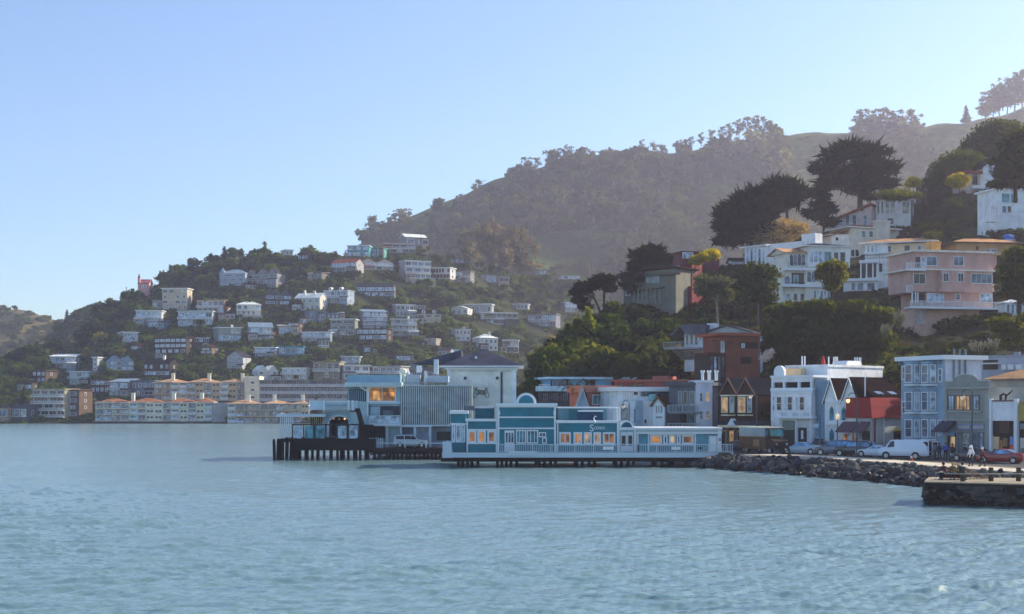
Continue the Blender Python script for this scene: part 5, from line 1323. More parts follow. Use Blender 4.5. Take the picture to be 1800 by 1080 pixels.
    # tan roofed house behind pink
    f = nfac('house', 'ochre house with a broad sunlit tan roof behind the pink house', 1676, 1790, 420, 452, 2)
    oc = mat('b98d63', 'plain')
    wallbox(f, oc, 1682, 1790, 428, 455, 0, 8); hip(f.r, f.u(1678), f.u(1794), f.z(1735, 428), f.z(1735, 416), 0, 8, ROOFS['tan'], .6, .2, fascia=mat('6a5648'))
    f.win(1732, 1740, 438, 446, 0, 1, 1, TRIM, 'mid'); f.win(1742, 1752, 438, 446, 0, 2, 1, TRIM, 'mid'); f.win(1716, 1720, 433, 440, 0, 1, 1, mat('6a5648'), 'dark')
    f.win(1752, 1764, 456, 470, 0, 1, 1, TRIM, 'teal')
    # gazebo
    f = nfac('gazebo', 'small white glazed gazebo right of the pink house balcony', 1766, 1800, 526, 554, 0, 'gazebo')
    wallbox(f, mat('cfd5de'), 1767, 1799, 533, 554, 0, 3.4, 'wall', 1); hip(f.r, f.u(1766), f.u(1800), f.z(1783, 533), f.z(1783, 525), 0, 3.4, TRIM, .3, .12)
    for a in (1769, 1777, 1785, 1792): f.win(a, a + 6, 535, 552, 0, 1, 1, TRIM, 'mid', .07)
    # dark brown cabin
    f = nfac('cabin', 'dark weathered cabin under the domed tree', 1616, 1662, 314, 345, 0, 'cabin')
    wallbox(f, mat('43363a', 'siding'), 1620, 1660, 322, 345, 0, 5); gable_s(f.r, f.u(1618), f.u(1662), f.z(1640, 322), f.z(1640, 314), 0, 5, ROOFS['dark'], mat('43363a', 'siding'))
    for a in (1625, 1640): f.win(a, a + 7, 327, 336, 0, 2, 1, TRIM, 'pale', .08)
    # green-grey timber house
    f = nfac('house', 'grey-green timber house with a flat brown roof line on the left spur', 1107, 1188, 470, 536, -7)
    gg = mat('74746c', 'siding'); D = 8
    wallbox(f, gg, 1118, 1188, 475, 536, 0, D); MB().prism([(f.u(1114), f.z(1114, 474)), (f.u(1138), f.z(1138, 466)), (f.u(1192), f.z(1192, 468)), (f.u(1192), f.z(1192, 471)), (f.u(1114), f.z(1114, 477))], 'y', -1.0, D + .3).build('roof', ROOFS['brown'], f.r)
    f.box('lower_eave', mat('5a554c'), 1132, 1190, 480, 484, -1.3, -.003)
    for a in (1136, 1142, 1148, 1154): f.win(a, a + 4.5, 484, 498, 0, 1, 1, TRIM, 'pale', .07)
    for a in (1120, 1128): f.win(a, a + 6, 484, 500, 0, 1, 1, mat('4a4f48'), 'mid')
    f.box('balcony', mat('5f6459'), 1112, 1160, 505, 508, -1.8, -.004); f.rail(mat('7b8074'), 1112, 1160, 497, 506, -1.7, step=.25)
    for k in range(7): f.box('post', mat('7b8074'), 1113 + 7.5 * k, 1114.6 + 7.5 * k, 508, 534, -1.7, -1.5)
    for a in (1118, 1130, 1146): f.win(a, a + 9, 512, 527, 0, 2, 1, mat('4a4f48'), 'mid')
    wallbox(f, mat('555b58', 'siding'), 1096, 1118, 503, 536, 1, 6, 'annex'); f.win(1100, 1108, 510, 520, 1, 1, 1, TRIM, 'dark')
    # stepped red house
    f = nfac('house', 'dark red stepped house with slanted skylights stepping down the spur', 1148, 1214, 464, 532, -5)
    rd = mat('6e2a30', 'vsiding')
    wallbox(f, rd, 1150, 1216, 505, 532, 0, 7); wallbox(f, rd, 1178, 1216, 482, 505, 1.2, 7, 'middle_wall', 0); wallbox(f, rd, 1196, 1216, 464, 482, 2.4, 7, 'upper_wall', 0)
    for (a, b, y0, y1, d0) in ((1150, 1180, 489, 507, 0), (1178, 1200, 466, 484, 1.2)):
        p, q, c, e = f.rng(a, b, y0, y1, d0)
        MB().prism([(d0 - .1, c), (d0 + 1.9, e), (d0 + 1.9, c)], 'x', p, q).build('sloping_roof', mat('40302f'), f.r)
        for k in range(2):
            x0, x1 = p + (q - p) * (.12 + .46 * k), p + (q - p) * (.48 + .46 * k)
            MB().prism([(d0 - .12, c + .08), (d0 + 1.7, e - .04), (d0 + 1.7, e + .1), (d0 - .12, c + .2)], 'x', x0, x1).build('skylight', G['pale'], f.r)
    f.box('balcony', TRIM, 1147, 1182, 518, 522, -.9, -.004); f.win(1150, 1164, 509, 520, 0, 2, 1, TRIM, 'pale', .1); f.win(1166, 1179, 509, 520, 0, 2, 1, TRIM, 'pale', .1)
    f.box('base_panel', mat('47211f'), 1150, 1182, 522, 531, -.2, -.003)
    # red top house with white parapet
    f = nfac('house', 'dark red flat house with a white glass balustrade behind yellow shrubs', 1200, 1262, 442, 466, 3)
    wallbox(f, mat('5e2c36'), 1201, 1264, 445, 466, 0, 6); f.box('roof', mat('4b2730'), 1199, 1266, 442.5, 445, -.4, 6.3); f.rail(TRIM, 1200, 1218, 444, 455, -.5, solid=G['pale']); f.win(1222, 1236, 449, 458, 0, 2, 1, mat('4b2730'), 'mid')
    # white decked house low on the bank
    f = nfac('house', 'blue-grey house with slatted deck on diagonal struts above the light-blue house', 1182, 1322, 570, 622, -6, Y=232)
    wb = mat('a8bccb', 'siding'); D = 6
    wallbox(f, mat('c9ced6'), 1203, 1237, 585, 610, .5, D, 'glazed_wall'); wallbox(f, wb, 1236, 1322, 584, 618, 0, D)
    MB().prism([(f.u(1182), f.z(1182, 590)), (f.u(1203), f.z(1203, 571)), (f.u(1244), f.z(1244, 571)), (f.u(1244), f.z(1244, 588)), (f.u(1208), f.z(1208, 588)), (f.u(1200), f.z(1200, 575)), (f.u(1183), f.z(1183, 592))], 'y', -1.2, D).build('roof', mat('62666e', 'shingle'), f.r)
    MB().prism([(f.u(1228), f.z(1228, 587)), (f.u(1278), f.z(1278, 571)), (f.u(1326), f.z(1326, 584)), (f.u(1326), f.z(1326, 586)), (f.u(1278), f.z(1278, 573.5)), (f.u(1228), f.z(1228, 590))], 'y', -.7, D + .4).build('gable_roof', mat('55585e', 'shingle'), f.r)
    MB().prism([(f.u(1236), f.z(1236, 586)), (f.u(1322), f.z(1322, 585)), (f.u(1278), f.z(1278, 573))], 'y', 0, D).build('gable_wall', wb, f.r)
    a = f.u(1247); MB().box(a - .8, a + .8, 1, 2.4, f.z(1247, 580), f.z(1247, 568)).build('chimney', TRIM, f.r, fix=False)
    for a, b in ((1205, 1211), (1213, 1219), (1221, 1227)): f.win(a, b, 588, 607, .5, 1, 1, TRIM, 'dark', .1)
    f.win(1228, 1234, 588, 600, .4, 1, 1, TRIM, 'pale', .1); f.win(1245, 1251, 587, 598, 0, 1, 1, mat('3b4148'), 'dark')
    f.box('balcony', mat('8d8f94'), 1166, 1228, 611, 614, -2.6, .49); f.rail(mat('9a9ca2'), 1166, 1228, 601, 611, -2.5, step=.2)
    for k in range(8): MB().tube([(f.u(1188 + 4.5 * k), -2.2, f.z(1188, 614)), (f.u(1198 + 3 * k), .4, f.z(1200, 632))], .12, 5).build('strut', mat('8d8f94'), f.r)
    # terracotta modern with glass stair
    f = nfac('house', 'red-brown modern block with rounded eaves and a glazed stair tower on the bank', 1247, 1336, 586, 674, 3, Y=208)
    tc = mat('6f4234', 'plain'); D = 7
    wallbox(f, tc, 1276, 1336, 590, 674, 0, D); f.box('roof', mat('8f4c36'), 1266, 1337, 585.5, 590, -.6, D)
    f.box('canopy', mat('7a4030'), 1252, 1296, 595, 598.5, -1.4, -.003)
    wallbox(f, mat('3d332f'), 1246, 1275.5, 622, 674, .5, 5, 'stair_base'); 
    for k in range(4): f.win(1247 + 7 * k, 1253.4 + 7 * k, 626, 670, .5, 1, 4, mat('4a3330'), 'pale' if k == 1 else 'mid', .1)
    f.box('stair_roof', mat('5a332c'), 1244, 1277, 620, 623.5, .1, 5)
    for k in range(2): f.win(1267 + 5 * k, 1271.5 + 5 * k, 598, 622, .3, 1, 2, TRIM, 'pale', .08)
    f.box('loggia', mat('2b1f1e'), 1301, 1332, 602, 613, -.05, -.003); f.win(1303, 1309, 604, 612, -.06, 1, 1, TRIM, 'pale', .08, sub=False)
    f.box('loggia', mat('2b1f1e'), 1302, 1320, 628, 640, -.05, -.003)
near_houses()
# ------------------------------------------------------------------ teal waterside restaurant on its platform
TEAL = mat('1f6f82', 'plain', .6); TEAL2 = mat('2d7486', 'vsiding', .6); PLUE = mat('c6d4d9', 'clean', .55); DTEAL = mat('14506a', 'plain', .6)
def text_mesh(name, body, size, mt, parent, loc, depth=.03, shear=0.0):
    cu = bpy.data.curves.new(name, 'FONT'); cu.body = body; cu.size = size; cu.extrude = depth; cu.align_x = 'CENTER'; cu.shear = shear; cu.offset = .012
    o = bpy.data.objects.new(name, cu); COL.objects.link(o)
    bpy.context.view_layer.update()
    me = bpy.data.meshes.new_from_object(o.evaluated_get(bpy.context.evaluated_depsgraph_get()))
    bpy.data.objects.remove(o); me.name = name
    me.materials.clear(); me.materials.append(mt)
    return link(name, me, parent, loc, (R(90), 0, 0))

def waterside_restaurant():
    Y = 171.5; zd = wz(796, 170)
    f = Fac('restaurant', 'teal single-storey waterside restaurant with white trim and lit windows on a low pier', 'restaurant', 791, Y, 1267, Y, zd, None, (699, 815))
    D = 9.0
    def sill_siding(a, b): f.box('lower_siding', TEAL2, a, b, 780, 795, -.06, -.003)
    def band(a, b, y0, y1, d=-.22, name='trim_band', d1=-.003): f.box(name, TRIM, a, b, y0, y1, d, d1)
    # left corner turret
    f.box('corner_turret', TEAL, 792, 820, 727, 796, .4, D)
    f.box('turret_cornice', TRIM, 790, 823, 722.5, 728, -.1, D + .1)
    band(792, 820, 744, 747, .3, d1=.398)
    for a, b in ((794, 800), (801, 810), (811, 818)): f.win(a, b, 747, 778, .4, 1, 1, TRIM, 'pale', .12)
    f.box('lower_siding', TEAL2, 793, 819, 779, 795, .32, .397); f.box('vent_box', mat('55616e'), 817, 834, 713.5, 722, 2, 4)
    # left wing
    f.box('left_wing', TEAL, 820, 874, 741, 796, 0, D); band(818, 875, 736.5, 741, -.25, 'cornice', 1.2)
    band(820, 822.5, 741, 795); band(871.5, 874, 741, 795)
    for a in (822.5, 839, 856.5): f.win(a, a + 15, 757, 779, -.004, 1, 1, TRIM, 'warm', .22)
    f.box('window_head', TRIM, 821, 873, 754.5, 757, -.16, -.004); f.box('window_sill', TRIM, 821, 873, 778.5, 781, -.2, -.004); sill_siding(822.5, 871.5)
    f.box('rear_storey', TEAL, 835, 868, 718, 740, 3, D - .2); f.box('rear_cornice', TRIM, 833.5, 869, 715.5, 718, 2.85, D); 
    # main two-storey block
    f.box('main_block', TEAL, 875, 977, 714, 796, -.3, D); f.box('main_cornice', TRIM, 872, 980, 709, 714.5, -.7, D + .1); band(875, 977, 714.5, 716.5, -.5, d1=-.303)
    for y in (732.5, 752): band(876, 976, y, y + 2.6, -.5, d1=-.303)
    for a in (874.5, 974): band(a, a + 3.2, 714, 795, -.46, 'corner_board', -.302)
    f.box('corbel', TRIM, 875, 879, 722, 730, -.6, -.47); f.box('corbel', TRIM, 973, 977, 722, 730, -.6, -.47)
    a, b, c, e = f.rng(907, 943, 699, 709, 0)
    MB().prism(arch_pts((a + b) / 2, b - a, c - .02, c + .02, 14), 'y', 0, 1.6).build('arched_gable', TRIM, f.r); MB().prism(arch_pts((a + b) / 2, (b - a) * .74, c, c + .03, 14), 'y', -.05, -.004).build('gable_inset', TEAL, f.r)
    o = f.box('door', TRIM, 887, 904, 757, 795, -.42, -.303)
    for x in (889, 894, 899): f.box('door_glass', G['mid'], x, x + 3.4, 761, 778, -.45, -.421, o)
    for a, n in ((907, 3), (926, 3)): f.win(a, a + 20 if a > 910 else a + 18, 756, 780, -.303, n, 1, TRIM, 'teal', .14, 'folding_door')
    f.box('gap_door', mat('16323f'), 924.2, 926.5, 757, 779, -.33, -.304)
    f.win(947, 960, 760, 769, -.303, 2, 1, TRIM, 'mid', .12); f.win(953, 961, 769.5, 780, -.303, 1, 1, TRIM, 'mid', .12)
    # sign wing
    f.box('sign_wing', TEAL, 978, 1087, 744, 796, 0, D); band(978, 1089, 739.5, 744, -.3, 'cornice', 1.0); band(1084.5, 1088, 744, 795, -.2); band(979, 981.5, 744, 795)
    f.box('rear_storey', mat('5f8ca3', 'plain'), 980, 1066, 718, 742, 3, D - .2); f.box('rear_cornice', TRIM, 978, 1090, 715.5, 718, 2.7, D); f.box('rear_panel', TEAL, 1000, 1022, 720, 740, 2.9, 2.998)
    f.box('awning', mat('123c5c'), 1016, 1060, 724, 739, 2.2, 2.995); f.box('awning_valance', TRIM, 1016, 1060, 721.5, 724, 2.1, 2.995)
    for a in (1084, 1088): f.box('roof_post', TRIM, a, a + 2, 716, 739, 2.75, 2.98)
    for a, b, gl in ((983, 1003.5, 'warm'), (1008, 1023.5, 'warm'), (1026, 1040.5, 'lit'), (1043, 1056.5, 'lit'), (1059.5, 1081.5, 'warm')): f.win(a, b, 760, 781, -.004, 2, 1, TRIM, gl, .2)
    f.box('window_sill', TRIM, 982, 1083, 780.5, 783.5, -.24, -.004); sill_siding(981.5, 1084)
    sc = f.u(1049); zz = f.z(1049, 757)
    sgn = empty('restaurant_sign', (f.A.x, f.A.y, f.z0), 0, 'white raised lettering reading Scoma\'s with a seahorse above, on the teal wall', 'sign')
    text_mesh('lettering', "S", 1.2, mat('cfe4ea', 'clean', .4), sgn, (f.u(1040), -.06, zz - .1), .03)
    o_ = text_mesh('lettering', "COMA'S", .5, mat('cfe4ea', 'clean', .4), sgn, (f.u(1053.5), -.06, zz + .12), .03); o_.scale = (.72, 1, 1)
    x = f.u(1045); z = f.z(1046, 740.5)
    MB().tube([(x, -.36, z - .3), (x + .1, -.36, z - .15), (x - .04, -.36, z + .08), (x - .1, -.36, z + .35), (x + .04, -.36, z + .6), (x + .22, -.36, z + .55)], .1, 6, r2=.05).build('seahorse', mat('dfe9ec', 'clean', .4), sgn)
    # entry bay with arch
    f.box('entry_bay', mat('8fb6c6', 'plain'), 1089, 1119, 756, 796, .3, D - 1)
    f.box('entry_cornice', TRIM, 1087, 1121, 751.5, 756, -.1, D - 1)
    a, b, c, e = f.rng(1089, 1114, 741, 752, 0)
    MB().prism(arch_pts((a + b) / 2, b - a, c - .01, c + .02, 14), 'y', 0, .9).build('arched_gable', TRIM, f.r); MB().prism(arch_pts((a + b) / 2, (b - a) * .74, c, c + .03, 14), 'y', -.05, -.004).build('gable_inset', DTEAL, f.r)
    for a in (1091, 1102.5):
        o = f.box('door', TRIM, a, a + 10.5, 760, 795, .2, .298); f.box('door_glass', mat('33332f', 'plain', .2), a + 2, a + 8.5, 766, 784, .16, .199, o)
    band(1088, 1090, 756, 795, .1, d1=.299); band(1114.5, 1119, 756, 795, 0, d1=.299)
    # right wing
    f.box('right_wing', mat('4d8499', 'plain', .6), 1120, 1267, 760, 796, .1, 7.5); f.box('cornice', TRIM, 1118, 1270, 752, 755.5, -.6, 7.9); f.box('frieze', PLUE, 1120, 1268, 755.5, 760.2, -.1, 7.6); f.box('cornice', TRIM, 1119, 1269, 760, 763, -.35, 7.7)
    for a, b, gl in ((1143, 1163.5, 'warm'), (1166, 1173.5, 'dark'), (1176, 1187, 'lit'), (1189.5, 1196.5, 'dark'), (1199, 1219, 'warm')): f.win(a, b, 765, 781, .097, 1, 1, TRIM, gl, .18)
    f.box('window_surround', TRIM, 1140, 1222, 763, 765, -.08, .098); f.box('window_sill', TRIM, 1140, 1222, 780.5, 783.5, -.14, .097); f.box('lower_siding', TEAL2, 1124, 1262, 784, 795, .03, .098)
    for a in (1120, 1139, 1221): band(a, a + 2.5, 763, 795, 0, d1=.099)
    f.box('end_panel', mat('b4c1cf'), 1246, 1262, 766, 795, .0, .099); f.box('door', TRIM, 1249, 1259, 768, 795, -.06, -.001); band(1262, 1268, 756, 796, -.25, 'end_pier', .099)
    MB().tube([(f.u(1264.5), -.35, f.z(1264, 775)), (f.u(1264.5), -.5, f.z(1264, 771)), (f.u(1264.5), -.6, f.z(1264, 775))], .09, 6).build('wall_lamp', BLACK, f.r)
    # low terrace signs
    # platform as its own thing
    g = Fac('pier_platform', 'long low pier platform with pale fascia and white railing under the teal restaurant', 'pier', 778, 169.2, 1288, 169.2, 0.0)
    L = g.L
    MB().box(0, L, 0, 13, zd - .25, zd - .004).build('deck', mat('8b8578', 'wood'), g.r, fix=False)
    MB().box(-.06, L + .06, -.16, -.002, zd - .55, zd + .04).build('fascia', PLUE, g.r, fix=False)
    MB().box(-.2, L, .05, .5, zd - 1.05, zd - .56).box(.5, L, 4, 4.4, zd - 1.05, zd - .26).box(.5, L, 10, 10.4, zd - 1.05, zd - .26).build('beam', mat('1a1716', 'wood'), g.r, fix=False)
    MB().prism([(0, zd - .6), (0, zd + 1.32), (1.0, zd + 1.32), (1.15, zd - .6)], 'y', -.14, 1.9).build('end_parapet', PLUE, g.r)
    for px in (813, 821, 829, 882, 890, 898, 948, 957, 968, 1014, 1024, 1036, 1083, 1093, 1105, 1152, 1165, 1176, 1206, 1232, 1245, 1262):
        x = g.u(px)
        MB().lathe([(.2, -1.2), (.2, zd - .9)], (x, .3 + (px % 3) * .5, 0), 7).build('piling', mat('191513', 'wood'), g.r)
    for k in range(14): MB().lathe([(.2, -1.2), (.2, zd - .9)], (1.5 + k * 2.45, 10.2, 0), 7).build('piling', mat('191513', 'wood'), g.r)
    for a, b in ((874, 890), (904, 978), (978, 1089), (1089, 1122), (1122, 1246), (1246, 1288)):
        aa, bb = g.u(a), g.u(b)
        railing(g.r, aa, bb, zd + .04, zd + 1.05, .12, PLUE, 'railing', .22, .06)
    for a, b in ((1060, 1079), (1180, 1196)): g.box('notice_board', TRIM, a, b, 785.5, 791, .0, .055)
    g.box('notice_board', mat('2c3b4a'), 1227, 1234, 786.5, 789.5, .0, .055)
    MB().box(g.u(893), g.u(944), -.3, -.165, zd - .35, zd + .22).build('step_panel', PLUE, g.r, fix=False)
waterside_restaurant()

# ------------------------------------------------------------------ grey pier restaurant with square tower
def pier_restaurant():
    Y = 197.0
    BLU = mat('8aa5b3', 'plain'); BL2 = mat('a3bac4', 'plain'); GRY = mat('8b9bb0', 'plain'); DK = mat('1d1b1c', 'wood')
    f = Fac('pier_restaurant', 'blue-grey flat-roofed pier restaurant with slatted screen wall and a glowing upper corner window', 'restaurant', 610, Y, 792, Y, 1.6, None, (640, 808))
    L = f.L; D = 13
    f.box('main_wall', BLU, 650, 704, 678, 800, 0, D); f.box('upper_corner', BLU, 612, 649.8, 681, 748, .6, D)
    f.box('roof', mat('a9bcc8'), 606, 706, 672.5, 677.5, -1.1, D); f.box('roof_fascia', TRIM, 604, 706, 677.5, 680, -.9, D - .2)
    f.box('parapet', mat('7e9db0', 'plain'), 610, 704, 659.5, 672.6, -.2, D - 1)
    f.win(647.5, 696, 680.5, 706.5, -.004, 2, 1, TRIM, 'warm', .12); f.box('light_shelf', glass('ember', '7a4a1c', .3, 'ff9f38', .9), 672, 693, 690, 697, -.06, -.035)
    f.box('bar_glow', glass('ember2', '7a5a35', .3, 'ffb866', .8), 656, 668, 688, 704, -.06, -.035)
    f.box('window_band', mat('2c3a46'), 613, 646, 684, 706, .5, .598)
    for k in range(10): f.box('slat', mat('8fa3b2'), 613 + 3.4 * k, 614.1 + 3.4 * k, 683, 706, .38, .498)
    MB().tube([(f.u(633), -.7, f.z(633, 680)), (f.u(646), -.05, f.z(646, 688))], .12, 5).build('brace', TRIM, f.r)
    f.box('corner_post', TRIM, 644.5, 647.5, 680, 733, -.12, .5); f.box('sill_band', PLUE, 644, 704, 706.5, 710, -.3, -.005)
    f.box('balcony_recess', mat('2f3a46'), 650, 703, 714, 731, -.05, -.003); f.box('recess_panel', BLU, 651, 668, 715, 730, -.08, -.051); f.win(674, 690, 722, 730, -.052, 2, 1, mat('5f7585'), 'mid', .1)  # dark sheet on the flat wall stands in for shade behind the balcony
    f.box('balcony', PLUE, 648, 704, 745, 749, -1.7, -.004); f.rail(PLUE, 649, 704, 730.5, 745.5, -1.6, solid=G['pale'])
    f.box('stair_wall', BL2, 616, 649, 706, 762, .2, .59)
    # slatted screen
    SCR = mat('b4bcc4', 'plain', .6)
    o = f.box('screen_wall', mat('64707c', 'plain'), 704.5, 830, 679, 748, .3, D)
    for k in range(38): f.box('slat', SCR, 705 + 3.3 * k, 706.5 + 3.3 * k, 678, 747.5, -.25, .1)
    f.box('screen_rail', SCR, 704.5, 831, 676.8, 678.6, -.3, .29); f.box('screen_rail', SCR, 704.5, 831, 747, 749.5, -.3, .29)
    for a, b, y in ((707, 730, 716), (742, 752, 716), (752, 786, 721), (731, 741, 729), (776, 781, 681)): f.box('screen_window', mat('232a33', 'plain', .3), a, b, y, (745 if y > 700 else 703), .2, .298)
    # ground level
    f.box('ground_wall', mat('76879c', 'plain'), 704.5, 800, 749, 800, 1.2, D - 1)
    for a, b in ((678, 683), (703, 706.5), (727, 731.5), (754, 758)): f.box('column', PLUE, a, b, 748, 800, -.6, -.2)
    f.box('door_panel', mat('aab6cc'), 683, 703, 750, 785, .9, 1.19); f.box('door_panel', mat('9fa9c4'), 731, 754, 750, 785, .9, 1.19); f.box('lintel', PLUE, 676, 760, 747, 751, -.7, -.05)
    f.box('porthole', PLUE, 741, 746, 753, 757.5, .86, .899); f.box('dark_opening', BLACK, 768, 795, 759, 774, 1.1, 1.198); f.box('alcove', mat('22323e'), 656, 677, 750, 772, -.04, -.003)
    # rooftop plant
    f.box('duct', mat('a9b6c4'), 713, 738, 659, 678, 3, 5); f.box('duct', mat('9aabbc'), 745, 788, 661, 672, 3, 6); f.box('vent_stack', PLUE, 762.5, 770, 632, 658, 4, 5); f.box('vent_stack', PLUE, 745, 749, 652, 676, 2.4, 2.9)
    MB().lathe([(.25, 0), (.28, 1.6), (.42, 1.7), (.42, 2.1), (.2, 2.3)], (f.u(707), 2.5, f.z(707, 677)), 8).build('roof_vent', mat('e0d5c8'), f.r)
    MB().lathe([(.25, 0), (.28, 1.4), (.42, 1.5), (.42, 1.9), (.2, 2.1)], (f.u(712), 3.1, f.z(707, 677)), 8).build('roof_vent', PLUE, f.r)
    f.box('roof_rail', STEEL, 706, 790, 672.5, 674, 2.0, 2.1); f.box('sunlit_house_part', TRIM, 732, 741, 643, 655, 5, 5.3)  # white board last: stands in for a sunlit part of the house behind
    # tower
    t = Fac('tower', 'cream square tower with a dark hipped roof, two portholes and a black iron emblem', 'tower', 785, 206, 908, 206, 1.6, None, (612, 715))
    LT = t.L; cw = mat('d6d4d0', 'plain'); H = t.z(846, 649)
    t.box('wall', cw, 787, 906, 649, 800, 0, 10)
    for a, b in ((786, 793), (900, 907.5)): t.box('pilaster', mat('d9dde2'), a, b, 649, 740, -.15, -.002)
    for a, b in ((880, 883.5),): t.box('downpipe', mat('3a4652'), a, b, 654, 716, -.2, -.004)
    t.box('eave_band', TRIM, 783, 910, 646.5, 649.5, -.5, 10.2)
    t.box('soffit_line', mat('aab2bd'), 794, 899, 652, 653, -.1, -.003)
    a0, a1 = t.u(773), t.u(921)
    hip(t.r, a0, a1, H + .25, t.z(846, 612), -1.0, 11, mat('474a58', 'shingle'), .0, .22)
    MB().prism([(-5.2, H + .9), (2.0, H + 2.9), (2.0, H + .9)], 'y', 3.5, 9).build('side_roof', mat('565a68', 'shingle'), t.r)
    MB().box(t.u(834), t.u(838), 1.5, 2.0, t.z(834, 636), t.z(834, 626)).build('roof_vent', TRIM, t.r, fix=False)
    for px in (824, 864): MB().lathe([(.14, 0), (.02, .5)], (t.u(px), .6, t.z(px, 640)), 6).build('roof_cap', STEEL, t.r)
    for k in range(3): MB().tube([(t.u(798 + 4 * k), 5, H + 1), (t.u(798 + 4 * k), 5, t.z(800, 612 + k))], .14, 6).build('flue', mat('8fb0cf'), t.r)
    for px in (818, 874):
        o = MB().lathe([(.42, -.12), (.42, 0)], (t.u(px), -.002, t.z(px, 665)), 16, axis='y').build('porthole', TRIM, t.r); MB().lathe([(.24, -.17), (.24, -.121)], (t.u(px), -.002, t.z(px, 665)), 12, axis='y').build('pane', G['dark'], o)
    e = empty('iron_emblem', (t.A.x, t.A.y, t.z0), 0, 'black wrought-iron emblem with two spotlights on the cream tower wall', 'sign')
    x, z = t.u(846), t.z(846, 691); ir = mat('15161c', 'clean', .6)
    mb = MB(); d = -.14
    for s in (-1, 1):
        mb.tube([(x + s * .55, d, z + .25), (x + s * .8, d, z + .62), (x + s * 1.0, d, z + .7)], .035, 5)
        mb.tube([(x + s * .8, d, z + .5), (x + s * .95, d, z + .05), (x + s * 1.15, d, z - .3), (x + s * .95, d, z - .75)], .04, 5)
        mb.tube([(x + s * .7, d, z + .1), (x + s * .62, d, z - .3), (x + s * .8, d, z - .75)], .03, 5)
        mb.tube([(x + s * .62, d, z + .35), (x + s * .66, d, z + .8)], .05, 5)
    mb.tube([(x - .6, d, z + .3), (x - .2, d, z + .38), (x + .3, d, z + .32), (x + .6, d, z + .3)], .04, 5); mb.tube([(x - .6, d, z - .22), (x - .1, d, z - .12), (x + .6, d, z - .26)], .04, 5)
    mb.build('frame', ir, e)
    for k in range(6): MB().tube([(x - .5 + .2 * k, d, z - .16), (x - .45 + .2 * k, d, z + .06), (x - .5 + .2 * k, d, z + .3)], .045, 4).build('scroll', ir, e)
    for s in (-.78, .78): MB().lathe([(.2, 0), (.03, .5)], (x + s, -.3, z + .95), 8).build('spotlight', TRIM, e)
    # ---- pavilion with the arch, pergola and glazed deck
    p = Fac('pavilion', 'pale blue pavilion with dark arched doorway and curved roof balcony at the pier end', 'pavilion', 540, 197.5, 632, 197.5, 2.9, None, (705, 775))
    a, b, c, e_ = p.rng(570, 630, 724, 771)
    xa0, xa1 = p.u(577), p.u(616); xm = (xa0 + xa1) / 2; rr = (xa1 - xa0) / 2; zs = p.z(596, 747)
    # wall with an arched opening
    pts = [(a, 0), (xa0, 0)] + [(xm - rr * math.cos(math.pi * k / 12), zs + rr * .82 * math.sin(math.pi * k / 12)) for k in range(13)] + [(xa1, 0), (b, 0), (b, e_), (a, e_)]
    mb = MB()
    top = e_
    arc = [(xm - rr * math.cos(math.pi * k / 12), zs + rr * .82 * math.sin(math.pi * k / 12)) for k in range(13)]
    mb.prism([(a, 0), (xa0, 0), (xa0, top), (a, top)], 'y', 0, .5); mb.prism([(xa1, 0), (b, 0), (b, top), (xa1, top)], 'y', 0, .5)
    for k in range(12): mb.prism([arc[k], arc[k + 1], (arc[k + 1][0], top), (arc[k][0], top)], 'y', 0, .5)
    mb.box(a, a + .3, .5, 7, 0, top).box(b - .3, b, .5, 7, 0, top)
    mb.build('wall', BLU, p.r)
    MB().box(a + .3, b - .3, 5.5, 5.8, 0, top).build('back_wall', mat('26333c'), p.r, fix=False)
    MB().tube([(xa0, -.06, 0)] + [(q[0], -.06, q[1]) for q in arc] + [(xa1, -.06, 0)], .14, 6).build('arch_trim', TRIM, p.r)
    for k in range(3): MB().lathe([(.05, 0), (.14, .12), (.05, .24)], (xm - .9 + .75 * k, 1.2, zs + rr * .45), 8).build('pendant_lamp', glass('pendant', 'f0c890', .4, 'ffb060', 3.0), p.r)
    MB().box(a - .2, b + .1, -.3, 7, top, top + .25).build('roof', PLUE, p.r, fix=False)
    # curved balcony on top
    c0 = p.u(545); 
    def bow(n, z0, z1, off, mt):
        pl = [(b, 6.0), (b, -.6 - off), (a + 1.2, -.6 - off)] + [(c0 + 1.6 - (1.8 + off) * math.sin(math.pi / 2 * k / 6), -.6 + 2.0 - (2.0 + off) * math.cos(math.pi / 2 * k / 6)) for k in range(7)] + [(c0 - .2 - off, 6.0)]
        MB().prism(pl, 'z', z0, z1).build(n, mt, p.r)
    bow('balcony', top + .25, top + .75, .25, PLUE); bow('parapet', top + .75, p.z(580, 707), 0, mat('a9c3d2')); bow('coping', p.z(580, 707), p.z(580, 705), .15, TRIM)
    for k in range(14): p.box('baluster', PLUE, 573 + 2.7 * k, 574.1 + 2.7 * k, 710, 719, -1.0, -.62)
    p.box('baluster_recess', mat('3f6f94'), 571.5, 611, 709.5, 719.5, -.62, -.602) if False else None
    for a_ in (568, 611, 618): p.box('pier_post', TRIM, a_, a_ + 3.5, 704, 722, -1.05, -.61)
    # pergola
    q = Fac('pergola', 'white slatted pergola at the seaward end of the pier', 'pergola', 487, 196.5, 572, 196.5, 2.9, None, (727, 775))
    q.box('roof', PLUE, 485, 572, 728, 731, 0, 4.5); q.box('roof_beam', TRIM, 485, 572, 731, 733, -.05, .15)
    for k in range(7): q.box('post', TRIM, 492 + 3.6 * k, 493.4 + 3.6 * k, 732, 773, 0, .12)
    for k in range(6): q.box('post', mat('2a2d30'), 546 + 3.6 * k, 548 + 3.6 * k, 732, 771, .9, 1.1)
    # pier deck
    d = Fac('pier', 'dark timber pier on many dark piles carrying the grey restaurant and arched pavilion', 'pier', 480, 193, 800, 193, 0.0)
    zl = wz(772, 193); zr = wz(788, 193)
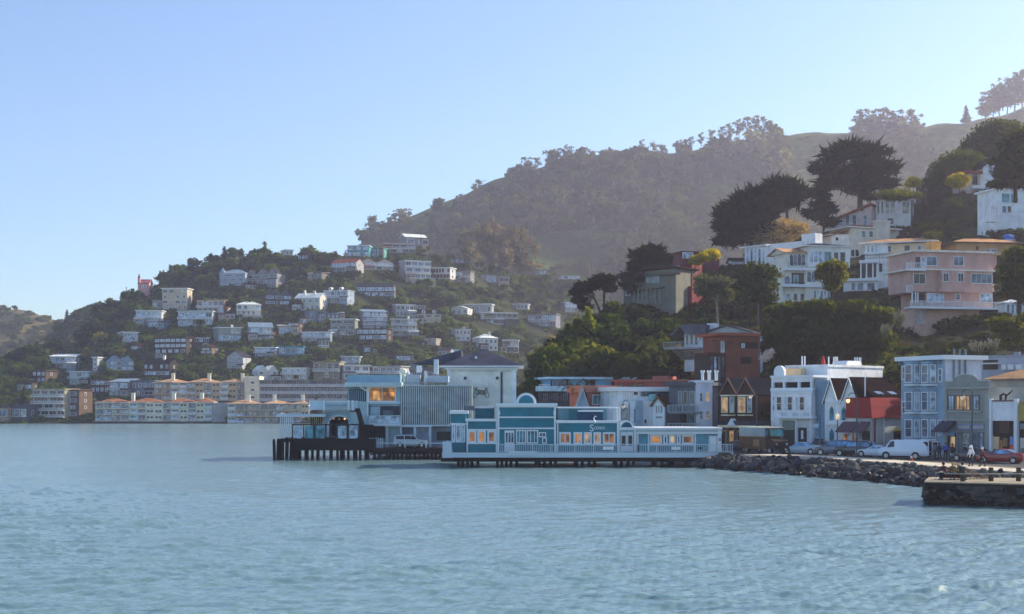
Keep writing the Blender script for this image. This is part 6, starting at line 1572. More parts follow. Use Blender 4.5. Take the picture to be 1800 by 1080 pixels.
    MB().box(d.u(514), d.u(660), 0, 14, zl - .25, zl).box(d.u(486), d.u(514), 1.2, 12, zl - .5, zl - .02).build('upper_deck', mat('3a3330', 'wood'), d.r, fix=False)
    MB().box(d.u(513), d.u(661), -.12, -.003, zl - 1.55, zl + .03).build('fascia', mat('1c191a', 'vsiding'), d.r, fix=False)
    MB().box(d.u(640), d.L + 1, 0, 14, zr - .3, zr).build('lower_deck', mat('4a443e', 'wood'), d.r, fix=False)
    MB().box(d.u(640), d.L + 1, -.1, -.003, zr - .55, zr - .02).build('kerb', mat('2a2624', 'wood'), d.r, fix=False)
    rr_ = random.Random(5)
    for k in range(38):
        px = 516 + 7.3 * k + rr_.uniform(-2, 2)
        MB().lathe([(.19, -1.5), (.19, (zl if px < 655 else zr) - .26)], (d.u(px), .25 + (k % 3) * 1.4, 0), 6).build('piling', DK, d.r)
    MB().box(d.u(655), d.L, 1.5, 1.8, zr - .75, zr - .31).build('beam', DK, d.r, fix=False)
    # fender piles, each its own thing
    for k in range(12):
        px = 480 + 3.7 * k; h = wz(772 + rr_.uniform(-3, 4), 193)
        o = MB().lathe([(.2, -1.5), (.21, 1), (.19, h - .25), (.1, h)], (0, 0, 0), 8).build('fender_pile', DK, None, (wx(px, 192.5), 192.2 + rr_.uniform(-.6, 1.5), 0), (rr_.uniform(-.03, .03), rr_.uniform(-.04, .04), 0))
        tag(o, 'dark fender pile in the cluster at the seaward tip of the pier', 'pile', 'fender piles at the pier tip')
    # glazed windscreen on the deck
    g = Fac('glass_windscreen', 'black-framed glass windscreen along the pier deck in front of the arch', 'windscreen', 514, 193.2, 632, 193.2, zl)
    g.box('top_rail', BLACK, 513, 633, 745.5, 748, -.06, .06)
    for k in range(7): g.box('frame_post', BLACK, 513 + 19.5 * k, 515 + 19.5 * k, 746, 772, -.08, .08)
    for k in range(6): g.box('pane', G['teal'] if k in (1, 2) else G['pale'], 516 + 19.5 * k, 531 + 19.5 * k, 749, 771, -.02, .02) if k not in (3,) else None
    # slanted ramp and dark block
    s = Fac('boarding_stair', 'dark slanted boarding stair and black plank block beside the arched pavilion', 'stair', 624, 194, 656, 194, zr)
    MB().prism([(s.u(624), s.z(624, 718)), (s.u(631), s.z(631, 718)), (s.u(641), s.z(641, 752)), (s.u(633), s.z(633, 752))], 'y', 0, 1.2).build('ramp', mat('17181d', 'vsiding'), s.r)
    s.box('plank_block', mat('141314', 'vsiding'), 631, 655, 747, 788, .05, 3)
    # railing beside the parked car
    b_ = Fac('guard_rail', 'pale blue guard rail on the lower pier deck in front of the parked silver car', 'railing', 648, 193.3, 792, 193.3, zr)
    for k in range(8): b_.box('picket', PLUE, 649 + 3.2 * k, 650.3 + 3.2 * k, 770, 789, -.05, .05)
    b_.box('rail', PLUE, 648, 790, 778.5, 780, -.04, .04)
    for px in (711, 748, 786): b_.box('post', PLUE, px, px + 1.6, 774, 790, -.06, .06)
pier_restaurant()
# ------------------------------------------------------------------ vehicles
TYRE = mat('121315', 'clean', .8); RIM = mat('a5a9ad', 'metal', .35); CGL = glass('car', '232d36', .04); CGLB = glass('carsky', '6c9fc4', .06)
HEAD = glass('headlamp', 'd5dde2', .15); TAIL = glass('taillamp', '8c1518', .25)
def carpaint(hexc, rough=.28):
    m = mat(hexc, 'clean', rough)
    m.node_tree.nodes['Principled BSDF'].inputs['Coat Weight'].default_value = .5
    return m
# side profiles: (x, z_sill, z_belt, z_top) nose at x=0 (fractions of length, metres high)
PROF = {
 'sedan': [(0, .38, .60, .62), (.02, .24, .72, .74), (.1, .2, .84, .86), (.27, .2, .93, .95), (.30, .2, .94, 1.0), (.43, .2, .95, 1.40), (.52, .2, .95, 1.45), (.64, .2, .96, 1.42), (.82, .2, 1.0, 1.06), (.95, .22, 1.0, 1.03), (.985, .3, .9, .94), (1, .4, .72, .78)],
 'coupe': [(0, .36, .55, .57), (.03, .22, .68, .70), (.12, .2, .80, .82), (.30, .2, .90, .92), (.34, .2, .92, .98), (.46, .2, .93, 1.27), (.55, .2, .94, 1.31), (.66, .2, .96, 1.26), (.86, .2, 1.0, 1.04), (.96, .24, .98, 1.01), (.99, .32, .86, .9), (1, .4, .72, .78)],
 'suv': [(0, .45, .75, .8), (.02, .32, .92, .95), (.06, .28, 1.02, 1.05), (.24, .28, 1.1, 1.12), (.27, .28, 1.11, 1.16), (.37, .28, 1.12, 1.68), (.5, .28, 1.12, 1.76), (.8, .28, 1.13, 1.76), (.94, .28, 1.13, 1.68), (.985, .34, 1.1, 1.2), (1, .45, .95, 1.0)],
 'van': [(0, .5, .85, .9), (.015, .4, 1.0, 1.05), (.06, .36, 1.12, 1.16), (.14, .36, 1.2, 1.26), (.16, .36, 1.22, 1.34), (.25, .36, 1.25, 2.02), (.32, .36, 1.25, 2.08), (.9, .36, 1.25, 2.08), (.985, .36, 1.25, 2.02), (1, .42, 1.2, 1.98)],
}
DIM = {'sedan': (4.6, 1.82, .33), 'coupe': (4.3, 1.8, .33), 'suv': (4.75, 1.92, .37), 'van': (5.4, 2.0, .37)}
def vehicle(name, label, kind, hexc, loc, heading, cat='car', group=None, glassm=None, open_rear=False, plate=True):
    """heading: direction of the nose in degrees, 0 = +X"""
    Lc, Wc, wr = DIM[kind]; pf = PROF[kind]; gm = glassm or CGL
    r = empty(name, loc, R(heading), label, cat, group)
    paint = carpaint(hexc)
    hw = Wc / 2
    def ring(p):
        x = Lc / 2 - p[0] * Lc; e = 1 - max(0, (.06 - p[0]) / .06) * .16 - max(0, (p[0] - .95) / .05) * .1
        w = hw * e; zs, zb, zt = p[1], p[2], p[3]
        k = max(0, (zt - zb - .05)); rw = w - .06 - k * (.32 if kind != 'van' else .13)
        return [(x, -w * .93, zs), (x, -w, zs + (zb - zs) * .35), (x, -w * .995, zs + (zb - zs) * .75), (x, -w * .95, zb), (x, -rw, zt - .035 * min(1, k * 3 + .3)), (x, -rw * .82, zt), (x, rw * .82, zt), (x, rw, zt - .035 * min(1, k * 3 + .3)), (x, w * .95, zb), (x, w * .995, zs + (zb - zs) * .75), (x, w, zs + (zb - zs) * .35), (x, w * .93, zs)]
    mb = MB(); rings = [ring(p) for p in pf]; n = 12
    for q in rings: mb.v += q
    for i in range(len(rings) - 1):
        for j in range(n):
            j2 = (j + 1) % n
            mb.f.append((i * n + j, i * n + j2, (i + 1) * n + j2, (i + 1) * n + j)); mb.m.append(0)
    mb.f.append(tuple(range(n))); mb.m.append(0)
    if not open_rear: mb.f.append(tuple((len(rings) - 1) * n + j for j in reversed(range(n)))); mb.m.append(0)
    body = mb.build('body', paint, r, smooth=True)
    md = body.modifiers.new('b', 'BEVEL'); md.width = .02; md.segments = 2; md.limit_method = 'ANGLE'; md.angle_limit = R(35)
    def at(t, f, side):    # point on the greenhouse flank: t along length, f from belt (0) to roof (1)
        ps = [p[0] for p in pf]
        zb = np.interp(t, ps, [p[2] for p in pf]); q = ring((t, np.interp(t, ps, [p[1] for p in pf]), zb, np.interp(t, ps, [p[3] for p in pf])))
        a, b = Vector(q[3]), Vector(q[4]); p = a + (b - a) * f
        return Vector((p.x, -(p.y - .012) * (-1 if side < 0 else 1) if side > 0 else p.y - .012, p.z))
    tops = {'sedan': [(.345, .42, .455, .565), (.465, .47, .58, .66), (.585, .59, .70, .72)], 'coupe': [(.385, .46, .56, .58), (.575, .59, .72, .70)], 'suv': [(.305, .385, .47, .50), (.485, .495, .66, .665), (.68, .685, .92, .9)], 'van': [(.19, .265, .335, .34)]}[kind]
    for (t0, u0, u1, t1) in tops:
        for sd in (-1, 1):
            P = [at(t0, .08, sd), at(u0, .88, sd), at(u1, .88, sd), at(t1 + (.02 if kind == 'sedan' and t1 > .7 else 0), .08, sd)]
            MB().poly(P).build('side_window', gm, r)
    def lerp_top(t): return float(np.interp(t, [p[0] for p in pf], [p[3] for p in pf])), ring((t, .3, float(np.interp(t, [p[0] for p in pf], [p[2] for p in pf])), float(np.interp(t, [p[0] for p in pf], [p[3] for p in pf]))))
    def screen(nm, t0, t1, mt):
        z0, q0 = lerp_top(t0); z1, q1 = lerp_top(t1)
        a, b = Vector(q0[5]), Vector(q0[6]); c, d = Vector(q1[6]), Vector(q1[5])
        nrm = Vector((-(z1 - z0), 0, (c.x - a.x))); nrm = nrm.normalized() * (1 if nrm.z > 0 else -1)
        if nrm.z < 0: nrm = -nrm
        e = nrm * .014
        MB().poly([a + e, b + e, c + e, d + e]).build(nm, mt, r)
    ws = {'sedan': (.31, .425, .66, .80), 'coupe': (.35, .45, .68, .84), 'suv': (.28, .365, .945, .98), 'van': (.165, .245, None, None)}[kind]
    screen('windscreen', ws[0], ws[1], gm)
    if ws[2]: screen('rear_window', ws[2], ws[3], gm)
    for fx in (.175, .80 if kind != 'van' else .76):
        x = Lc / 2 - fx * Lc
        for sd in (-1, 1):
            y = sd * (hw - .1)
            w = MB().lathe([(wr * .6, -.115), (wr * .95, -.12), (wr, -.07), (wr, .07), (wr * .95, .12), (wr * .6, .115)], (x, y, wr), 18, axis='y').build('wheel', TYRE, r, smooth=False)
            MB().lathe([(wr * .62, -.126), (wr * .5, -.122), (wr * .2, -.128), (.05, -.13), (.05, .13), (wr * .2, .128), (wr * .5, .122), (wr * .62, .126)], (x, y, wr), 12, axis='y').build('rim', RIM, w)
            MB().lathe([(wr * 1.14, -.02), (wr * 1.14, .012)], (x, sd * (hw - .005), wr + .03), 18, axis='y').build('wheel_arch', TYRE, r)
    zb0 = pf[2][2]
    for sd in (-1, 1):
        MB().box(Lc / 2 - .16, Lc / 2 - .035, sd * hw * .52, sd * hw * .86, zb0 - .2, zb0 - .06).build('headlight', HEAD, r, fix=False)
        MB().box(-Lc / 2 + (.0 if kind == 'van' else .02), -Lc / 2 + .12, sd * hw * .6, sd * hw * .9, zb0 - .06, zb0 + .1).build('tail_light', TAIL, r, fix=False)
        x = Lc / 2 - (tops[0][0] + .01) * Lc
        MB().box(x - .08, x + .08, sd * (hw - .02), sd * (hw + .17), zb0 + .12, zb0 + .26).build('wing_mirror', paint, r, fix=False)
    MB().box(Lc / 2 - .05, Lc / 2 + .012, -hw * .5, hw * .5, .38, zb0 - .22).build('grille', BLACK, r, fix=False)
    if plate: MB().box(-Lc / 2 - .015, -Lc / 2 + .01, -.26, .26, .72, .86).build('number_plate', mat('d9dad6', 'clean'), r, fix=False)
    MB().box(-Lc / 2 * .97, Lc / 2 * .97, -hw * .9, hw * .9, .2, .3).build('underbody', TYRE, r, fix=False)
    if kind == 'suv':
        for sd in (-1, 1): MB().tube([(Lc * .08, sd * hw * .6, 1.8), (-Lc * .4, sd * hw * .6, 1.79)], .025, 5).build('roof_rail', STEEL, r)
    return r

def onstreet(px, py, z=ZS - .116): 
    Y = Yz(py, z); return (wx(px, Y), Y, z)
ST = 117      # heading along the street, away from the camera
def vehicles():
    zr = wz(788, 193)
    vehicle('parked_car', 'silver sport utility car parked on the pier deck beneath the grey restaurant', 'suv', 'b9bcbc', (wx(722, 194.9), 195.0, zr), 0)
    vehicle('parked_car', 'dark blue hatchback at the left end of the street row, left of the delivery truck', 'sedan', '24344f', onstreet(1294, 794.5), 152)
    vehicle('parked_car', 'silver-blue sedan alone in front of the white building garage', 'sedan', '9fb0c0', onstreet(1409, 798.5), 150, glassm=CGLB)
    vehicle('parked_car', 'dark red car mostly hidden behind the silver-blue sedan', 'sedan', '4a1a1e', onstreet(1440, 795), 140)
    vehicle('parked_car', 'slate-grey sport utility car nearest to the blue street pole', 'suv', '56657a', onstreet(1470, 801), 145, glassm=CGLB)
    vehicle('parked_car', 'black sport utility car with a pale bonnet between the slate one and the white coupe', 'suv', '1b222c', onstreet(1504, 802.5), 145, glassm=CGLB)
    vehicle('parked_car', 'low white sports coupe left of the white van', 'coupe', 'd7dde4', onstreet(1540, 803.5), 143, glassm=CGLB)
    v = vehicle('van', 'white van with its rear doors swung open in front of the bay-fronted building', 'van', 'dbe3ec', onstreet(1590, 807), 150, 'van', open_rear=True)
    wm = carpaint('dbe3ec')
    hw = 1.0
    MB().box(-2.69, -2.2, -.86, .86, .45, 1.9).build('load_bay', mat('23262b', 'plain'), v, fix=False)
    for sd, ang in ((-1, 62), (1, -70)):
        o = MB().box(-.9, 0, -.03, .03, 0, 1.5).build('rear_door', wm, v, (-2.7, sd * .96, .46), (0, 0, R(ang)), fix=False)
        MB().box(-.78, -.12, -.04, .04, .85, 1.36).build('rear_door_window', CGL, o, fix=False)
    for x0, x1 in ((.15, -.85), (-.95, -2.3)):
        for sd in (-1, 1): MB().box(x0, x1, sd * 1.0, sd * .985, 1.28, 1.3).build('body_rail', wm, v, fix=False)
    vehicle('parked_car', 'dark teal car behind the standing people, left of the red car', 'sedan', '26343c', onstreet(1712, 811), 140)
    vehicle('parked_car', 'shiny red sedan at the right end of the street row', 'sedan', '8e1a1d', onstreet(1760, 814.5), 146, glassm=CGLB)
    # delivery truck
    p = onstreet(1343, 797.5); r = empty('delivery_truck', p, R(-60), 'boxy brown delivery truck with a pale grey cargo side facing the water', 'truck')
    br = mat('54402f', 'plain', .5); gr = mat('8c98a2', 'plain', .5); hl = 3.3; hw = 1.15
    MB().box(-hl, 1.7, -hw, hw, .55, 2.05).build('lower_body', br, r, fix=False)
    MB().box(-hl, 1.55, -hw + .01, hw - .01, 2.05, 3.1).build('cargo_box', gr, r, fix=False); MB().box(-hl - .03, 2.2, -hw - .03, hw + .03, 3.1, 3.2).build('roof', mat('c9c6bd'), r, fix=False)
    MB().prism([(1.55, 2.05), (1.55, 3.1), (2.15, 3.1), (2.45, 2.05)], 'y', -hw + .02, hw - .02).build('cab', mat('2a2422', 'plain', .4), r)
    MB().prism([(1.7, .55), (1.7, 1.95), (2.5, 1.85), (3.15, 1.55), (3.2, .6)], 'y', -hw + .05, hw - .05).build('bonnet', mat('2f2620', 'plain', .4), r)
    MB().poly([(2.44, -.98, 2.16), (2.44, .98, 2.16), (2.22, .98, 2.95), (2.22, -.98, 2.95)]).build('windscreen', G['teal'], r)
    MB().box(2.335, 2.37, -.03, .03, 2.15, 2.95).build('windscreen_bar', BLACK, r, fix=False)
    for sd in (-1, 1):
        MB().box(1.62, 2.1, sd * (hw - .02), sd * (hw + .012), 2.1, 2.9).build('side_window', G['mid'], r, fix=False)
        MB().lathe([(.13, 0), (.13, .05)], (3.17, sd * .78, 1.2), 10, axis='x').build('headlight', HEAD, r)
        MB().box(2.3, 2.4, sd * 1.2, sd * 1.45, 1.9, 2.35).build('mirror', BLACK, r, fix=False)
        for x in (2.35, -1.9):
            w = MB().lathe([(.3, -.16), (.42, -.14), (.42, .14), (.3, .16)], (x, sd * .98, .42), 16, axis='y').build('wheel', TYRE, r)
            MB().lathe([(.25, -.18), (.1, -.17), (.1, .17), (.25, .18)], (x, sd * .98, .42), 10, axis='y').build('rim', RIM, w)
        MB().box(-hl + .1, 1.5, sd * (hw - .001), sd * (hw + .025), 1.98, 2.1).build('trim_strip', mat('8a6f4c'), r, fix=False)
    MB().box(3.1, 3.3, -1.1, 1.1, .45, .72).build('bumper', BLACK, r, fix=False); MB().box(3.17, 3.23, -.6, .6, .8, 1.4).build('grille', BLACK, r, fix=False); MB().box(3.3, 3.32, .35, .75, .5, .66).build('number_plate', mat('d9dad6', 'clean'), r, fix=False)
    MB().box(-.6, .5, -hw - .03, -hw + .001, .9, 1.7).build('side_door', mat('8a6a4d', 'plain', .5), r, fix=False)
    # traffic cone
    c = onstreet(1602, 810.5); r = empty('traffic_cone', c, 0, 'orange traffic cone on the road behind the open white van', 'cone')
    oc = mat('d2481e', 'clean', .6); MB().box(-.2, .2, -.2, .2, 0, .05).build('base', oc, r, fix=False); MB().lathe([(.16, .05), (.03, .72)], (0, 0, 0), 10).build('body', oc, r); MB().lathe([(.118, .33), (.085, .48)], (0, 0, 0), 10).build('band', TRIM, r)
vehicles()

# ------------------------------------------------------------------ people
SKIN = mat('b98a70', 'clean', .6)
def bake(o):
    bpy.context.view_layer.update()
    dg = bpy.context.evaluated_depsgraph_get(); ev = o.evaluated_get(dg)
    me = bpy.data.meshes.new_from_object(ev); o.modifiers.clear(); o.data = me
def make_skin(name, verts, edges, radii, mt, parent, sub=1):
    bm = bmesh.new(); sl = bm.verts.layers.skin.verify(); vs = [bm.verts.new(v) for v in verts]
    for a, b in edges: bm.edges.new((vs[a], vs[b]))
    for v, rr in zip(vs, radii):
        v[sl].radius = (rr, rr) if not isinstance(rr, tuple) else rr
    vs[0][sl].use_root = True
    me = bpy.data.meshes.new(name); bm.to_mesh(me); bm.free(); me.materials.append(mt)
    o = link(name, me, parent)
    m = o.modifiers.new('skin', 'SKIN'); m.use_smooth_shade = True
    s = o.modifiers.new('sub', 'SUBSURF'); s.levels = sub; s.render_levels = sub
    bake(o)
    return o
def person(label, loc, heading, top, legs, hair, pose='stand', h=1.72, hood=None, long_hair=False, coat=False, group=None, cat='person'):
    """faces +X before rotation"""
    r = empty('person', loc, R(heading), label, cat, group)
    r.scale = (h / 1.74,) * 3
    V = {}
    lean = .0
    if pose == 'sit':
        hz = .48
        J_ = dict(pel=(0, 0, .52), waist=(.03, 0, .68), chest=(.1, 0, .92), neck=(.14, 0, 1.08), head=(.2, 0, 1.2), top=(.2, 0, 1.31))
        for s, k in ((-1, 'r'), (1, 'l')):
            J_.update({k + 'sh': (.1, s * .18, 1.0), k + 'el': (.2, s * .23, .76), k + 'wr': (.42, s * .12, .68), k + 'hip': (.03, s * .1, .5), k + 'kn': (.46, s * .12, .52), k + 'an': (.44, s * .12, .08), k + 'to': (.6, s * .13, .04)})
    else:
        st = .0 if pose == 'stand' else .2
        J_ = dict(pel=(0, 0, .95), waist=(.0, 0, 1.1), chest=(.01, 0, 1.33), neck=(.01, 0, 1.49), head=(.035, 0, 1.61), top=(.03, 0, 1.72))
        for s, k in ((-1, 'r'), (1, 'l')):
            f = st * s
            J_.update({k + 'sh': (0, s * .18, 1.42), k + 'el': (-f * .5 - .02, s * .235, 1.14), k + 'wr': (-f * .6 + .1, s * .23, .9), k + 'hip': (0, s * .1, .92), k + 'kn': (f * .8 + .03, s * .11, .5), k + 'an': (f * 1.3 - .02, s * .11, .08), k + 'to': (f * 1.3 + .13, s * .12, .035)})
        if pose == 'phone':
            for s, k in ((-1, 'r'), (1, 'l')): J_[k + 'el'] = (.05, s * .22, 1.13); J_[k + 'wr'] = (.27, s * .08, 1.22)
    names = []; verts = []; edges = []; rad = []
    def add(n, p, rr, par=None):
        names.append(n); verts.append(p); rad.append(rr)
        if par is not None: edges.append((names.index(par), len(names) - 1))
    add('pel', J_['pel'], (.12, .15)); add('waist', J_['waist'], (.1, .135), 'pel'); add('chest', J_['chest'], (.11, .16), 'waist'); add('neck', J_['neck'], .055, 'chest'); add('head', J_['head'], .088, 'neck'); add('top', J_['top'], .062, 'head')
    for k in 'rl':
        s = -1 if k == 'r' else 1
        add(k + 'sh', J_[k + 'sh'], .062, 'chest'); add(k + 'el', J_[k + 'el'], .045, k + 'sh'); add(k + 'wr', J_[k + 'wr'], .03, k + 'el')
        d = (Vector(J_[k + 'wr']) - Vector(J_[k + 'el'])).normalized(); w = Vector(J_[k + 'wr']); pm = w + d * .07
        add(k + 'palm', tuple(pm), (.03, .018), k + 'wr')
        side = Vector((1, 0, 0)) if abs(d.x) < .7 else Vector((0, 0, 1))
        side = (side - d * side.dot(d)).normalized(); cur = Vector((0, -s, 0))
        for q, (off, ln) in enumerate(((-.03, .06), (-.01, .075), (.01, .072), (.03, .055))):
            a = pm + side * off + d * (.03 + ln * .5); b = a + d * ln * .4 + cur * .022
            add(f'{k}f{q}a', tuple(a), .0095, k + 'palm'); add(f'{k}f{q}b', tuple(b), .008, f'{k}f{q}a')
        a = w + side * .045 + d * .045; add(k + 'th', tuple(a), .0105, k + 'wr'); add(k + 'th2', tuple(a + d * .035 + side * .012), .009, k + 'th')
        add(k + 'hip', J_[k + 'hip'], .092, 'pel'); add(k + 'kn', J_[k + 'kn'], .06, k + 'hip'); add(k + 'an', J_[k + 'an'], .04, k + 'kn'); add(k + 'to', J_[k + 'to'], .034, k + 'an')
    make_skin('body', verts, edges, rad, SKIN, r)
    # nose, so that the head reads as turned
    hp = Vector(J_['head'])
    # clothing
    tm = mat(top, 'plain', .85); lm = mat(legs, 'plain', .85)
    vv = [J_['pel'], J_['waist'], J_['chest'], tuple(Vector(J_['neck']) - Vector((0, 0, .05)))]; ee = [(0, 1), (1, 2), (2, 3)]; rd = [(.15, .18), (.135, .165), (.145, .19), .08]
    for k in 'rl':
        i = len(vv); vv += [J_[k + 'sh'], J_[k + 'el'], tuple(Vector(J_[k + 'el']).lerp(Vector(J_[k + 'wr']), .92))]; ee += [(2, i), (i, i + 1), (i + 1, i + 2)]; rd += [.085, .065, .05]
    if coat and pose != 'sit':
        i = len(vv); vv += [(0, 0, .74)]; ee += [(0, i)]; rd += [(.17, .2)]
    make_skin('jacket', vv, ee, rd, tm, r)
    vv = [J_['pel']]; ee = []; rd = [(.135, .16)]
    for k in 'rl':
        i = len(vv); vv += [J_[k + 'hip'], J_[k + 'kn'], tuple(Vector(J_[k + 'kn']).lerp(Vector(J_[k + 'an']), .95))]; ee += [(0, i), (i, i + 1), (i + 1, i + 2)]; rd += [.105, .075, .055]
    make_skin('trousers', vv, ee, rd, lm, r)
    for k in 'rl':
        a, b = Vector(J_[k + 'an']), Vector(J_[k + 'to'])
        MB().tube([a + Vector((-.05, 0, -.015)), a + Vector((.03, 0, -.02)), b + Vector((0, 0, 0))], .055, 8, r2=.042).build('shoe', mat('191a1e', 'clean', .7), r, smooth=True)
    hm = mat(hood or hair, 'plain', .9); c = Vector(J_['head']) + Vector((-.025 if not hood else -.02, 0, .045))
    mb = MB(); rr = .118 if not hood else .15
    mb.lathe([(rr * math.cos(t), rr * math.sin(t) * (1.08 if not hood else 1.2)) for t in [R(-35 if not long_hair else -50) + (R(90) - R(-35 if not long_hair else -50)) * k / 8 for k in range(8)]] + [(.004, rr * 1.1)], c, 14)
    if long_hair or hood: mb.tube([c + Vector((-.06, 0, .0)), c + Vector((-.09, 0, -.16)), c + Vector((-.1, 0, -.3))], .1, 8, r2=.06)
    mb.build('hair' if not hood else 'hood', hm, r, smooth=True)
    for s in (-1, 1): MB().lathe([(.012, 0), (.012, .006)], (hp.x + .088, s * .035, hp.z + .02), 6, axis='x').build('eye', BLACK, r)
    MB().prism([(hp.x + .08, hp.z + .02), (hp.x + .112, hp.z - .025), (hp.x + .08, hp.z - .03)], 'y', -.014, .014).build('nose', SKIN, r)
    return r
def walk(px, py): 
    Y = Yz(py, ZS); return (wx(px, Y), Y, ZS)
person('person in a long white hooded coat and dark trousers standing on the sunlit sidewalk', walk(1707, 819.5), 200, 'd9d6dc', '1b2233', 'cfc8c6', 'walk', 1.88, hood='dfdbe0', coat=True)
person('person in a dark red jacket and white cap walking left on the sunlit sidewalk', walk(1727, 820.5), 175, '6e2433', '15161b', 'd8d6d6', 'walk', 1.78)
person('person in a dark navy jacket just left of the white-coated walker', onstreet(1696, 810), 210, '1d2233', '1a1a20', '1c1615', 'stand', 1.72)
person('person in a pale blue shirt at the left end of the group under the awning', onstreet(1643, 808), 300, '6d8db8', '15171c', '171313', 'stand', 1.75)
person('person all in dark clothes right of the pale blue shirt', onstreet(1651, 808.5), 250, '1c2028', '202226', '171313', 'stand', 1.78)
person('person in a bright blue top standing near the shop bin', onstreet(1662, 808.5), 265, '1f4fb0', '151b33', '171313', 'stand', 1.8)
person('person in black leaning by the grey shop column', onstreet(1674, 808.5), 190, '202128', '17181c', '201816', 'phone', 1.7)
dk = 1.74
def deckpt(px, py): 
    Y = Yz(py, dk); return (wx(px, Y), Y, dk)
bench = empty('bench', deckpt(1674, 843.2), R(-12), 'low dark red bench on the stone jetty carrying the seated people', 'bench')
MB().box(-.95, .95, -.2, .25, .42, .47).build('seat', mat('6e2a2c', 'wood'), bench, fix=False)
for x in (-.8, .8): MB().box(x - .05, x + .05, -.18, .22, 0, .42).build('leg', mat('4a2022', 'wood'), bench, fix=False)
MB().box(-.9, .9, .235, .26, .1, .42).build('back_panel', mat('6e2a2c', 'wood'), bench, fix=False)
b0 = Vector(deckpt(1674, 843.2))
for dx, lb, tp, lg, hr, lh, hd in ((-.55, 'person with dark hair and maroon jacket hunched forward, leftmost on the jetty bench', '5a2a33', '232a3f', '1c1512', False, 215),
                                (.02, 'person with long blond hair and olive coat sitting in the middle of the jetty bench', '6b5a2e', '2c3040', 'b58d45', True, 250),
                                (.62, 'person in a black coat with a white scarf at the right of the jetty bench', '14161b', '1c1e26', '3a2620', False, 285)):
    pr = person(lb, (b0.x + dx, b0.y - dx * .2 - .05, dk - .02), hd, tp, lg, hr, 'sit', 1.72, long_hair=lh)
    if dx > .5: MB().lathe([(.1, 0), (.12, .05), (.1, .1)], (.14, 0, 1.03), 10).build('scarf', TRIM, pr)

# ------------------------------------------------------------------ street lamps, posts, poles, small things
LAMP = mat('2f3f47', 'clean', .5); GLOBE = glass('globe', 'e8dcc8', .3, 'ffd9a0', .5); GLIT = glass('globelit', 'ffd7a8', .3, 'ffb566', 5.0)
def arm_lamp(label, base, h, arm, lit=False, m=LAMP, side=-1):
    r = empty('street_lamp', base, R(0), label, 'street lamp')
    MB().lathe([(.16, 0), (.16, .5), (.09, .6), (.07, h - .5), (.06, h)], (0, 0, 0), 8).build('post', m, r)
    s = side
    MB().tube([(0, 0, h - .05), (s * arm * .3, 0, h + .28), (s * arm * .7, 0, h + .3), (s * arm, 0, h + .05), (s * arm, 0, h - .2)], .05, 6).build('arm', m, r)
    MB().lathe([(.08, 0), (.26, -.12), (.28, -.2)], (s * arm, 0, h - .18), 10).build('shade', m, r)
    MB().lathe([(.05, -.62), (.2, -.48), (.22, -.32), (.16, -.2)], (s * arm, 0, h - .18), 10).build('globe', GLIT if lit else GLOBE, r, smooth=True)
    return r
def P3(px, py, z):
    Y = Yz(py, z); return Vector((wx(px, Y), Y, z))
YL = 186; arm_lamp('dark hook-armed street lamp behind the entrance of the teal restaurant', (wx(1106, YL), YL, ZS), wz(708, YL) - ZS, .8)
b = onstreet(1330, 795.5); arm_lamp('street lamp with a pale globe beside the brown twin-gabled house', b, wz(690, b[1]) - b[2], .75)
b = onstreet(1506, 806); arm_lamp('tall street lamp with a glowing globe in front of the red mansard', b, wz(696, b[1]) - b[2], .95, True)
b = onstreet(1709, 812); arm_lamp('tall street lamp with an unlit hanging globe in front of the grey arched shop', b, wz(690, b[1]) - b[2], 1.0)
b = onstreet(1472, 799); r = empty('lamp_post', b, 0, 'short ornate lamp post with a lantern before the gothic building', 'lamp post')
h = wz(738, b[1]) - b[2]; MB().lathe([(.18, 0), (.18, .5), (.08, .7), (.06, h)], (0, 0, 0), 8).build('post', LAMP, r); MB().lathe([(.12, h), (.22, h + .15), (.24, h + .5), (.05, h + .75)], (0, 0, 0), 8).build('lantern', GLOBE, r)
b = onstreet(1441, 797); r = empty('sign_pole', b, 0, 'blue-painted pole with a small blank square sign by the narrow blue-grey building', 'sign')
h = wz(729, b[1]) - b[2]; MB().lathe([(.12, 0), (.1, h)], (0, 0, 0), 8).build('post', mat('2d6f8c', 'clean', .5), r); MB().box(-.75, -.15, -.05, -.01, wz(752, b[1]) - b[2], wz(745, b[1]) - b[2]).build('sign_plate', mat('b9cfd8', 'clean'), r, fix=False)
b = onstreet(1670, 808); r = empty('litter_bin', b, 0, 'grey-green litter bin among the people under the awning', 'bin')
MB().lathe([(.3, 0), (.33, .8), (.34, 1.0)], (0, 0, 0), 12).build('body', mat('7d958c'), r); MB().lathe([(.36, 1.0), (.34, 1.08), (.1, 1.15)], (0, 0, 0), 12).build('lid', mat('5a6d66'), r)
def utility(label, px, py, ytop, T=T_NEAR, w=2.2, m=None, Y=None, arms=1):
    Y = Y or T.Y(px, py); z0 = wz(py, Y); h = wz(ytop, Y) - z0
    r = empty('utility_pole', (wx(px, Y), Y, z0 - .5), R(12), label, 'utility pole')
    m = m or mat('6f675e', 'wood', .9)
    MB().lathe([(.17, 0), (.12, h + .5)], (0, 0, 0), 7).build('pole', m, r)
    for k in range(arms):
        MB().box(-w / 2, w / 2, -.08, .08, h + .1 - k * .9, h + .28 - k * .9).build('crossarm', m, r, fix=False)
        for x in (-w * .45, -w * .2, w * .2, w * .45): MB().lathe([(.05, 0), (.07, .1), (.03, .2)], (x, 0, h + .28 - k * .9), 6).build('insulator', mat('9fa7a5'), r)
    return r
utility('weathered utility pole with one crossarm in the brush below the pink house', 1553, 640, 599)
utility('utility pole with a wide crossarm in the trees left of the cream mansion', 1333, 580, 528, w=3.4)
